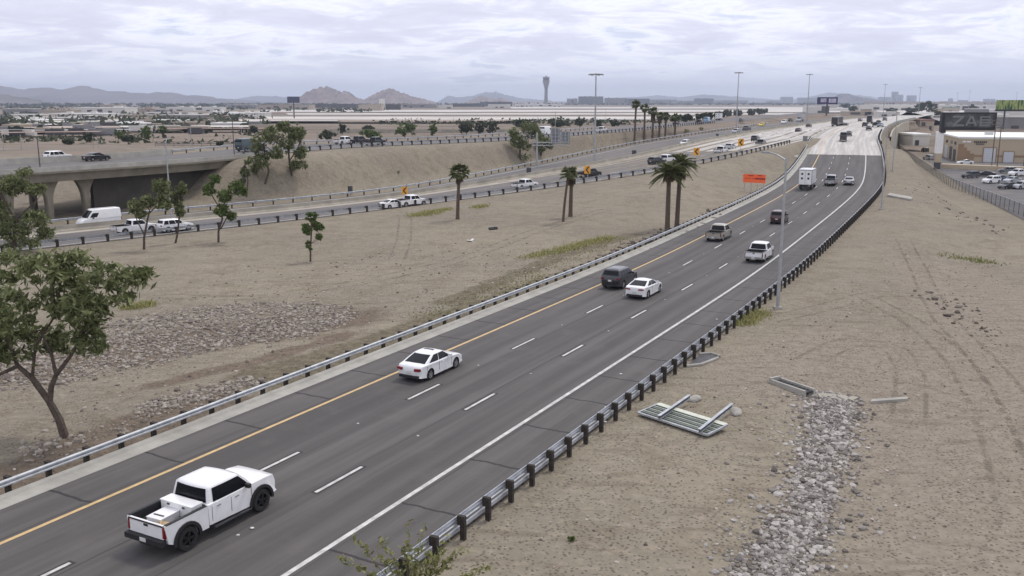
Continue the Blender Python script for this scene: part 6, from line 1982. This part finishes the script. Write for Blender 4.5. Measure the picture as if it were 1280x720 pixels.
for a in [(92, 156, 134.5, 141.5, 'white', 'long white warehouse below the left mountain ridge'), (207, 241, 134, 138.2, 'white', 'bright white shed right of the left mountain ridge'), (243, 276, 134, 138.4, 'white', 'cream long shed beside the bright white shed'), (50, 90, 138, 144, 'tan', 'tan block left of the long white warehouse'), (2, 40, 136, 142, 'grey', 'grey yard building at the far left'), (120, 150, 131, 135, 'tan', 'tan hall above the long white warehouse'), (158, 200, 136, 140, 'tan', 'tan yard building right of the long white warehouse'),
          (0, 60, 150, 154, 'white', 'low white roofed shed at the left edge'), (60, 84, 147, 152, 'grey', 'grey roofed shed in the left yards'), (285, 320, 131, 135.5, 'grey', 'grey hall below the end of the left ridge'), (280, 305, 128.3, 132.5, 'grey', 'taller grey block at the end of the left ridge'),
          (322, 386, 130.8, 136.5, 'brown', 'long brown warehouse left of the rocky hills'), (388, 445, 130, 134.5, 'dark', 'dark long hall under the left rocky hill'), (448, 477, 131, 138, 'tan', 'tan hall with dark bays under the gap of the hills'), (474, 480, 123.8, 137, 'white', 'narrow white tower under the right rocky hill'), (482, 500, 130.6, 137, 'dark', 'dark block right of the narrow white tower'), (503, 545, 130, 134.5, 'grey', 'grey hall under the right rocky hill'), (549, 565, 131.4, 135.3, 'white', 'small white hangar right of the rocky hills'), (566, 606, 129.6, 133.2, 'dark', 'dark hall right of the small white hangar'), (610, 638, 130.6, 134.6, 'white', 'white hangar left of the control tower'), (600, 640, 127.4, 132.5, 'dark', 'dark wide hall behind the white hangar'),
          (641, 704, 126.8, 131, 'white', 'long white terminal at the foot of the control tower'), (644, 702, 130.4, 133.4, 'white', 'lower white concourse in front of the terminal'), (709, 722, 123.2, 131, 'grey', 'grey block right of the control tower'), (724, 754, 120.6, 130.5, 'dark', 'dark tall terminal hall right of the control tower'), (757, 784, 122.4, 131.2, 'grey', 'grey terminal hall behind the first mast'), (786, 812, 123.4, 131, 'dark', 'dark flat hall left of the palm row'), (813, 846, 124.6, 130.6, 'grey', 'grey flat hall behind the palm row'), (848, 868, 126, 130.4, 'grey', 'grey low hall right of the palm row'), (870, 892, 123.2, 130, 'dark', 'dark hall left of the second mast'), (894, 935, 125.4, 129.8, 'grey', 'grey wide hall behind the second mast'),
          (977, 991, 121, 129.2, 'grey', 'grey office block between second and third mast'), (960, 976, 126, 129.5, 'grey', 'low grey block left of the grey office block'), (1000, 1022, 122, 129.3, 'grey', 'grey office slab left of the purple billboard'), (1100, 1113, 121.2, 129.2, 'grey', 'grey block right of the lone low hill'), (1115, 1122, 114.6, 129.3, 'grey', 'tallest grey tower on the right skyline'), (1121.5, 1128.5, 118.4, 129.2, 'grey', 'shorter tower joined right of the tallest one'), (1135, 1145, 119.2, 129.2, 'grey', 'rounded grey tower right of the tower pair'), (1186, 1191, 123, 129.2, 'grey', 'tiny tower above the red brown roof'), (1232, 1244, 123.6, 129.3, 'grey', 'faint grey block left of the green billboard'), (1200, 1210, 125, 129.3, 'grey', 'faint low block above the red brown roof'),
          (1090, 1160, 131.2, 138.5, 'white', 'wide white roofed depot by the far bend'), (1098, 1250, 127.2, 131.8, 'red', 'very long hall with red brown roof on the right skyline'), (1168, 1252, 131.5, 136.5, 'white', 'white roofed hall behind the electronic billboard'), (1185, 1200, 134, 140, 'teal', 'small building with teal roof behind the electronic billboard'), (1150, 1168, 141, 150, 'white', 'white shop left of the electronic billboard'), (1152, 1170, 150, 163, 'red', 'dark red roofed shed left of the electronic billboard'), (1216, 1250, 136, 150, 'grey', 'grey yard building above the warehouse roof'), (1252, 1300, 137, 152, 'white', 'pale shed under the green billboard'), (1145, 1166, 168, 180, 'white', 'white awning building beside the billboard column'),
          (1008, 1032, 133.6, 141, 'white', 'white walled yard under the purple billboard'), (1038, 1070, 135.4, 139, 'white', 'white low shed right of the purple billboard'), (1082, 1090, 137, 144, 'red', 'small red building at the far bend'), (1032, 1037, 133, 143, 'dark', 'dark red narrow sign block under the purple billboard'),
          (1119, 1146, 152.5, 167, 'tan', 'plain beige block right of the raised highway at the far bend'), (1100, 1126, 140, 147, 'white', 'pale shop row left of the dark tall tree'), (1127, 1150, 146, 153, 'grey', 'grey shop above the plain beige block'), (1216, 1236, 138, 147, 'tan', 'tan shop just above the electronic billboard'), (1236, 1262, 143, 156, 'white', 'white shop right of the electronic billboard'), (1262, 1300, 146, 160, 'grey', 'grey shed at the right edge above the warehouse roof'), (1060, 1100, 139.5, 144, 'tan', 'tan low row behind the distant queue'), (1168, 1180, 136, 142, 'tan', 'small tan building left above the electronic billboard'), (1208, 1222, 133, 138, 'dark', 'dark small building above the electronic billboard'),
          (60, 130, 142, 146, 'white', 'long pale shed in front of the long viaduct'), (150, 186, 144, 148.5, 'tan', 'tan shed under the viaduct'), (200, 262, 143.5, 147, 'grey', 'grey roofed long shed right under the viaduct'), (275, 330, 141, 145, 'white', 'white long shed at the right end of the viaduct'), (10, 48, 143, 148, 'white', 'white shed left of the viaduct'), (0, 22, 156, 162, 'tan', 'tan hut at the left edge of the plain'), (95, 128, 152, 157, 'grey', 'grey shed in the yards above the bridge'), (215, 246, 153, 158, 'tan', 'tan shed above the railed yard wall'), (262, 300, 154, 159, 'white', 'pale shed right above the railed yard wall'), (140, 176, 154, 159, 'white', 'pale shed left above the green pair of trees')]:
    far_building(*a)

# airfield aprons: pale concrete on the plain
APR = pmat('apron_concrete', (.50, .47, .43), .9, .14, .012, dirt=((.36, .32, .28), .5, .01))
APR2 = pmat('bare_earth', (.36, .30, .25), .95, .2, .01)
FGR = pmat('grey_far_road', (.26, .25, .245), .9, .12, .02)
FRD = pmat('reddish_far_soil', (.24, .16, .125), .95, .25, .03)
def flat(name, x0, x1, y0, y1, mat, label, dz):
    D0, D1 = CAM_H * FPX / (y1 - HOR), CAM_H * FPX / (y0 - HOR)
    a, b_, c, d_ = at(x0, D0), at(x1, D0), at(x1 + 6, D1), at(x0 - 4, D1)
    n_ = 14; V = []; F = []
    for i in range(n_ + 1):
        f = i / n_
        V += [(q[0], q[1], tz(q[0], q[1]) + dz) for q in ((a[0] + (b_[0] - a[0]) * f, a[1]), (d_[0] + (c[0] - d_[0]) * f, d_[1]))]
        if i: F.append((2 * i - 2, 2 * i, 2 * i + 1, 2 * i - 1))
    tag(link(name, mesh_np(name, np.array(V), np.array(F), [mat])), label, 'apron', kind='structure')


for i, (x0, x1, y0, y1, m_, lab) in enumerate([(330, 960, 137.0, 139.6, APR, 'far pale strip of airfield concrete'), (360, 1000, 141.2, 143.2, APR, 'second pale strip of airfield concrete'), (330, 900, 145.6, 149.4, APR, 'near pale strip of airfield concrete'), (640, 1010, 133.6, 135.8, APR, 'pale apron below the terminal'), (100, 420, 149.5, 152.5, APR, 'pale concrete channel on the left plain'), (0, 130, 150.5, 155, APR, 'pale yard at the left edge of the plain'), (960, 1060, 135.5, 141, APR, 'pale yard near the purple billboard'), (1100, 1300, 138.5, 146, APR, 'pale yards behind the electronic billboard'), (0, 165, 160, 162.4, APR2, 'brown strip of yard on the left plain'), (-10, 110, 156.5, 158.6, APR, 'pale road across the left plain'), (150, 330, 160.4, 162.8, APR, 'pale road behind the railing'), (-10, 160, 165.5, 167.6, FGR, 'grey road nearer on the left plain'), (170, 330, 165.6, 167, FRD, 'reddish bare bank behind the railing'), (-10, 120, 170, 172, FRD, 'reddish bare bank behind the bridge'), (330, 640, 152, 154, APR2, 'brown verge beyond the upper road'), (1090, 1240, 150, 156, FGR, 'grey yard road behind the billboard')]):
    flat('apron', x0, x1, y0, y1, m_, lab, .25 + .15 * i)

# long viaduct on the left plain
D = 1080
xa, xb = at(80, D)[0], at(322, D)[0]; zt = zat(143.2, D, 200)
root = empty('viaduct', ((xa + xb) / 2, D, 0)); tag(root, 'long low viaduct crossing the left plain', 'viaduct')
mb = MB(); mb.box((0, 0, zt - 1.3), (xb - xa, 12, 2.0)); mb.build('deck', CONC, root)
mb = MB(); mb.box((0, -6.1, zt), (xb - xa, .3, 1.0)); mb.build('parapet', CONC, root)
for i in range(13):
    mb = MB(); mb.box((0, 0, (zt - 2.3) / 2), (3, 6, zt - 2.3)); mb.build('pier', CONCD, root, ((xa - xb) / 2 + (xb - xa) * (i + .5) / 13, 0, 0))
for x0, x1, yt, yb, lab in ((410, 640, 158.5, 161.5, 'pale block wall behind the tree row of the upper road'),):
    zb = 2.5 if yb > 165 else 2.5
    D = (CAM_H - zb) * FPX / (yb - HOR); xa, xb = at(x0, D)[0], at(x1, D)[0]; h = zat(yt, D, 300) - zb
    root = empty('yard_wall', ((xa + xb) / 2, D, tz((xa + xb) / 2, D) - .5)); tag(root, lab, 'wall')
    mb = MB(); mb.box((0, 0, h / 2), (xb - xa, .4, h + 1)); mb.build('wall', FARGREY if 'dark' in lab else CONCD, root)
    mb = MB(); mb.box((0, 0, h + .55), (xb - xa, .5, .12)); mb.build('coping', CONC, root)


# railing behind the bridge
D = 300; xa, xb = at(190, D)[0], at(330, D)[0]; zg = tz((xa + xb) / 2, D)
root = empty('railing', ((xa + xb) / 2, D, zg)); tag(root, 'dark two bar railing on posts beyond the bridge', 'railing')
for z_ in (.5, 1.0, 1.5):
    mb = MB(); mb.box((0, 0, z_), (xb - xa, .12, .16)); mb.build('bar', DARKG, root)
for i in range(13):
    mb = MB(); mb.box((0, .1, .8), (.22, .22, 1.8)); mb.build('post', CONC, root, ((xa - xb) / 2 + (xb - xa) * i / 12, 0, 0))
g7 = 'vehicles parked left of the billboard'
for kd_, co_, x, y, hd, lab in (('suv', 'black', 1131, 172, 20, 'black SUV parked left below the plain beige block'), ('pickup', 'maroon', 1142, 176, 40, 'maroon pickup parked behind the top of the fence'), ('sedan', 'white', 1150, 181, 60, 'white car parked in front of the white awning building'), ('suv', 'charcoal', 1156, 190, 80, 'dark SUV parked right up against the fence left of the billboard'), ('pickup', 'black', 1137, 181, 30, 'black pickup parked nearest the top of the fence'), ('suv', 'silver', 1161, 200, 100, 'silver SUV parked under the billboard column')):
    q = G(x, y); vehicle(kd_, co_, tuple(q + [0, 0, .02]), R(hd), lab, g7, False)


def far_tree(px, py, w, h, n, label, group, seed, mat=LEAF_F, name='far_tree'):
    b = G(px, py); b[2] = tz(b[0], b[1]); k = b[1] / FPX
    r = np.random.default_rng(seed)
    root = empty(name, tuple(b)); tag(root, uniq(label), 'tree', group)
    H_, R_ = h * k, w * k / 2
    mb = MB(); mb.tube([(0, 0, -.3), (.1, 0, H_ * .3), (0, .1, H_ * .6)], [.25, .2, .1], 6); mb.build('trunk', BARK, root)
    cl = [(r.uniform(-.65, .65) * R_, r.uniform(-.5, .5) * R_, H_ * r.uniform(.3, .75), R_ * r.uniform(.4, .6), H_ * r.uniform(.2, .3), 1) for _ in range(7)] + [(0, 0, H_ * .5, R_ * .75, H_ * .42, 3)]
    C, _ = crown_points(cl, n, r); V, F = leaf_quads(C, max(.4, 2.2 * k), r, 1.3)
    link('crown', mesh_np('crown', V, F, [mat]), root)
    return root


lst = [(375, 172, 22, 12, 'bushy tree behind the pair of embankment trees'), (408, 176, 22, 14, 'dark bush left behind the white pickup'), (428, 168, 14, 14, 'dark round tree behind the white pickup'), (462, 174, 26, 12, 'low green bush right behind the dark pickups'), (461, 166, 18, 10, 'dark bush behind the dark pickups'), (506, 172, 26, 19, 'bright green dense tree behind the upper road'), (541, 170, 13, 15, 'dark small tree right of the bright green dense tree'), (583, 168, 24, 15, 'dark wide tree at the left of the far tree row'), (598, 167, 16, 14, 'dark tree in the middle of the far tree row'), (613, 168, 18, 17, 'tallest dark tree at the right of the far tree row'),
       (655, 161, 30, 12, 'dense clump behind the slope tree'), (700, 159, 26, 9, 'low dark clump right behind the sign panels'), (725, 159, 16, 13, 'dull bush left of the first mast foot'), (768, 158, 16, 9, 'round bush right of the first mast'), (747, 158, 10, 7, 'small bush by the first mast'), (845, 153, 16, 9, 'hedge tree at its left end'), (858, 152.5, 16, 10, 'hedge tree second from its left end'), (871, 152, 16, 11, 'hedge tree near the dark pickup of the upper road'), (884, 150.5, 16, 11, 'hedge tree above the light blue van'), (896, 149, 16, 10, 'hedge tree behind the white box truck'), (908, 147.5, 14, 10, 'hedge tree left of the second mast'), (921, 146.5, 14, 10, 'hedge tree crossed by the second mast'), (940, 144.5, 14, 8, 'hedge tree right of the second mast'), (952, 143.5, 14, 8, 'hedge tree at its right end'),
       (1158, 143, 18, 18, 'dark tall tree above the white shop at the far bend'), (1148, 141, 10, 11, 'smaller dark tree left of the tall one at the far bend'), (1128, 177, 18, 10, 'dark bushy tree at the top of the chain link fence'), (1115, 142, 16, 7, 'dark bush in front of the white roofed depot'), (1137, 143, 14, 8, 'dark round bush right in front of the white roofed depot'), (1172, 146, 8, 8, 'small tree left of the electronic billboard'), (1215, 139, 8, 8, 'small dark tree above the electronic billboard'), (1240, 150, 9, 9, 'small tree above the warehouse roof'), (1066, 140, 10, 8, 'dark tree right of the purple billboard'), (1055, 136, 14, 6, 'dark bush row below the lone low hill'),
       (148, 174, 14, 12, 'green tree behind the bridge, left of a pair'), (183, 174, 18, 16, 'greener tree behind the bridge, right of a pair'), (160, 177, 24, 7, 'low bush between the pair behind the bridge'), (112, 178, 16, 13, 'dark tree behind the dark car on the bridge'), (85, 181, 14, 7, 'small olive bush behind the white SUV on the bridge'), (20, 166, 20, 8, 'dark bush at the left edge of the plain'), (50, 166, 10, 10, 'dark small tree left of the yards'), (5, 160, 16, 8, 'bush beyond the left edge of the bridge'), (205, 167, 12, 10, 'dark bush right of the greener tree'), (275, 183, 10, 6, 'yellow green bush left of the dark green van'), (318, 167, 10, 10, 'dark bush above the dark green van')]
for i, (x, y, w, h, lab) in enumerate(lst):
    far_tree(x, y, w, h, 700 if w < 20 else 1100, lab, 'trees beyond the upper road' if x < 840 else ('hedge trees beyond the far carriageway' if x < 1000 else 'trees near the far bend'), 200 + i, LEAF_B if ('green' in lab and 'dark green' not in lab) else LEAF_F)

# far belts of vegetation and roofs that read as one mass
def belt(name, spans, n, label, mat, seed, size):
    r = np.random.default_rng(seed); C = []
    w = np.array([(s[1] - s[0]) * 1.0 for s in spans]); w /= w.sum()
    for s, k in zip(spans, r.multinomial(n, w)):
        px_ = r.uniform(s[0], s[1], k // 10); py_ = r.uniform(s[2], s[3], k // 10)
        for x, y in zip(px_, py_):
            D = CAM_H * FPX / (y - HOR); xx, yy = at(x, D); R_ = r.uniform(3, 8); H_ = s[4] * r.uniform(.45, 1)
            q = r.normal(size=(10, 3)) * .5; C.append(np.c_[xx + q[:, 0] * R_ * 1.8, yy + q[:, 1] * R_, H_ * .5 + q[:, 2] * H_ * .4])
    C = np.concatenate(C); C[:, 2] = np.maximum(C[:, 2], .5)
    V, F = leaf_quads(C, size, r, 1.5)
    tag(link(name, mesh_np(name, V, F, [mat])), label, 'trees', kind='stuff')


belt('far_trees', [(-40, 340, 130.4, 133.5, 11), (330, 640, 130.2, 132, 10), (640, 960, 129.8, 131.2, 10), (940, 1300, 129.8, 131.4, 10)], 9000, 'far belt of dark trees along the horizon', LEAF_F, 301, 9.0)
belt('far_trees', [(-40, 340, 133.5, 138, 8), (0, 330, 140, 160, 5), (320, 480, 134, 140, 7)], 2600, 'scattered dark shrubs and trees over the left plain', LEAF_F, 302, 4.5)
belt('far_trees', [(480, 960, 150.5, 156, 4), (-20, 330, 158, 182, 2.6)], 1700, 'low scrub on the plain beyond the upper road', LEAF_F, 303, 2.2)

# small yard things over the plain: trailers and containers
r = random.Random(9)
for i in range(36):
    x = r.uniform(-10, 320); y = r.uniform(139.5, 157); cn = r.choice(['white', 'white', 'tan', 'grey', 'white', 'red'])
    w = r.uniform(9, 34); h = r.uniform(2.0, 3.6)
    zone = 'far left' if x < 90 else ('middle left' if x < 200 else 'right half')
    row = 'beyond the viaduct' if y < 143.5 else 'in front of the viaduct'
    D_ = CAM_H * FPX / (y - HOR); lab = f"low {cn if cn != 'red' else 'red roofed'} shed {row}, {zone} of the left plain"
    o = far_building(x, x + w, y - h, y, cn, 'tmp', 'small sheds over the left plain'); o['label'] = lab; o['group'] = f'{cn} sheds {row}, {zone}'
r = random.Random(5)
TR = [('white', PALE), ('grey', FARGREY), ('tan', FARTAN), ('dark', FARDARK)]
tl_ = ['beside the pale channel', 'in the left yards', 'below the long viaduct', 'left of the embankment trees', 'near the reddish bank', 'under the viaduct']
for i in range(40):
    x = r.uniform(0, 330); y = r.uniform(146, 170); D = CAM_H * FPX / (y - HOR); cn, cm = r.choice(TR)
    xx, yy = at(x, D); w = r.uniform(5, 16)
    mb = MB(); mb.box((0, 0, 1.75), (w, 2.5, 2.7)); mb.box((0, 0, .3), (w * .8, 2.0, .5), 1); mb.box((w * .5 + .6, 0, 1.2), (1.2, 2.3, 1.9), 0)
    mb.tube([(-w * .3, -1.2, .45), (-w * .3, 1.2, .45)], .45, 10, 1); mb.tube([(w * .3, -1.2, .45), (w * .3, 1.2, .45)], .45, 10, 1)
    o = mb.build('trailer', [cm, FARDARK], None, (xx, yy, tz(xx, yy)), (0, 0, r.uniform(-.4, .4)))
    zone = 'far left' if x < 90 else ('middle left' if x < 190 else 'right half')
    row = 'near the bridge' if y > 160 else ('out by the viaduct' if y < 152 else 'between bridge and viaduct')
    tag(o, f'small {cn} trailer parked {row}, {zone} of the left plain', 'trailer', f'{cn} trailers {row}, {zone}')

# ------------------------------------------------------------------ control tower
D = 4300; x, y = at(682.5, D); k = D / FPX
root = empty('control_tower', (x, y, 0)); tag(root, 'airport control tower with flared cab on the skyline', 'tower')
z = lambda q: zat(q, D, 682)
def lathe(prof, n=16):
    mb = MB(); vs = [(r_ * math.cos(a), r_ * math.sin(a), h_) for r_, h_ in prof for a in [2 * math.pi * j / n for j in range(n)]]
    mb.add(vs, [(i * n + j, i * n + (j + 1) % n, (i + 1) * n + (j + 1) % n, (i + 1) * n + j) for i in range(len(prof) - 1) for j in range(n)] + [tuple(range((len(prof) - 1) * n, len(prof) * n))])
    return mb
lathe([(2.3 * k, 0), (2.0 * k, z(118)), (1.9 * k, z(112))]).build('shaft', FARGREY, root, smooth=True)
lathe([(1.9 * k, z(112)), (2.6 * k, z(108)), (4.2 * k, z(102)), (4.4 * k, z(100.5))]).build('flared_head', FARGREY, root, smooth=True)
lathe([(3.6 * k, z(100.5)), (4.0 * k, z(97.2))]).build('cab_windows', FARDARK, root)
lathe([(4.2 * k, z(97.2)), (4.0 * k, z(96.2)), (1.2 * k, z(95.8)), (1.0 * k, z(94.8))]).build('cab_roof', FARGREY, root)

# ------------------------------------------------------------------ hills on the horizon
def ridge(name, prof, D, dep, mat, label, seed, rough=1.0):
    """prof: (px, py) skyline; a real hill body with a front and a back slope"""
    xs = np.array([at(q[0], D)[0] for q in prof]); hs = np.array([max(2, zat(q[1], D, q[0])) for q in prof])
    n_ = 160; X = np.linspace(xs[0], xs[-1], n_); Hh = np.interp(X, xs, hs)
    r = np.random.default_rng(seed)
    Hh = Hh * (1 + rough * .05 * np.convolve(r.normal(size=n_), [.25, .5, .25], 'same')); Hh[0] = Hh[-1] = 0
    m_ = 22; V = []
    rn = r.normal(size=(m_, n_)); rn = (rn + np.roll(rn, 1, 1) + np.roll(rn, 1, 0)) / 2
    for j in range(m_):
        f = j / (m_ - 1) * 2 - 1
        e = (1 - abs(f)) ** .9
        zz_ = Hh * e * (1 + rough * .16 * rn[j] * (1 - e) * 1.4) - 3
        yy_ = D + f * dep + rough * rn[j] * dep * .03
        V.append(np.c_[X, yy_ * np.ones(n_), zz_])
    ix = np.arange(m_ * n_).reshape(m_, n_)
    F = np.stack([ix[:-1, :-1], ix[:-1, 1:], ix[1:, 1:], ix[1:, :-1]], -1).reshape(-1, 4)
    tag(link(name, mesh_np(name, np.concatenate(V), F, [mat], False)), label, 'hill', kind='structure')


HROCK = pmat('red_rock', (.19, .14, .122), .95, .35, .012, dirt=((.10, .08, .065), .6, .02))
HFAR = pmat('far_ridge_rock', (.12, .105, .105), .95, .3, .002)
ridge('mountains', [(-160, 116), (-90, 108), (-40, 110), (0, 106), (20, 110.5), (38, 112), (58, 107.5), (80, 112.5), (104, 106), (118, 109), (130, 112.5), (160, 114), (185, 116), (200, 113.2), (218, 115), (228, 118.5), (248, 118), (262, 121.5), (300, 124), (330, 127)], 7500, 1100, HFAR, 'long lavender mountain ridge on the left horizon', 401)
ridge('hills', [(-120, 112), (-40, 110), (0, 117), (12, 120), (22, 126), (30, 129)], 4200, 500, HFAR, 'darker shoulder of hill at the left edge', 402)
ridge('hills', [(372, 129), (380, 118), (388, 112.5), (398, 109), (408, 107.3), (416, 109.5), (422, 113), (428, 114), (433, 112.5), (437, 115), (443, 120), (450, 123), (460, 128)], 5200, 420, HROCK, 'rocky red hill left of its twin', 403, 1.3)
ridge('hills', [(453, 128), (462, 120), (474, 114), (488, 109.3), (494, 111), (500, 114.5), (510, 117), (520, 121), (535, 124), (550, 129)], 5400, 420, HROCK, 'rocky red hill right of its twin', 404, 1.3)
ridge('hills', [(580, 128), (594, 121), (602, 118.5), (612, 121.5), (620, 123), (626, 120.5), (634, 124), (644, 128)], 6400, 420, HROCK, 'small far red hill left of the control tower', 405, 1.2)
ridge('hills', [(548, 127), (560, 119), (572, 121), (590, 119.5), (606, 114.5), (620, 114), (632, 117.5), (650, 122), (690, 125.5)], 12500, 900, HFAR, 'very faint hill behind the small far red hill', 406)
ridge('mountains', [(700, 127), (760, 123), (800, 120.5), (820, 118.5), (850, 120.5), (876, 117.5), (900, 118.5), (930, 121), (970, 124), (1010, 126)], 13500, 1100, HFAR, 'faint blue mountain behind the second mast', 407)
ridge('hills', [(1030, 128), (1046, 121), (1052, 117), (1058, 116), (1064, 119), (1075, 120.5), (1086, 122), (1096, 128)], 6400, 400, HFAR, 'lone low hill right of the purple billboard', 408)
ridge('mountains', [(980, 126), (1010, 121), (1034, 115), (1060, 117), (1085, 120), (1110, 124), (1140, 126.5)], 14500, 900, HFAR, 'faintest pale mountain behind the lone low hill', 409)
ridge('mountains', [(280, 126), (320, 119.5), (345, 120), (372, 122), (400, 127)], 13000, 900, HFAR, 'faint low ridge left of the rocky hills', 410)

# ------------------------------------------------------------------ air
hz = bpy.data.materials.new('haze_air'); hz.use_nodes = True; t = NT(hz.node_tree)
pv = t.n('ShaderNodeVolumePrincipled', None, Color=(.74, .83, 1.0, 1), Density=1.05e-4, Anisotropy=.35)
t.n('ShaderNodeOutputMaterial', None, Volume=pv.outputs[0])
mb = MB(); mb.box((0, 7600, 131), (34000, 16200, 278)); o = mb.build('haze', hz)
tag(o, 'thin bluish haze over the whole plain', 'haze', kind='stuff')
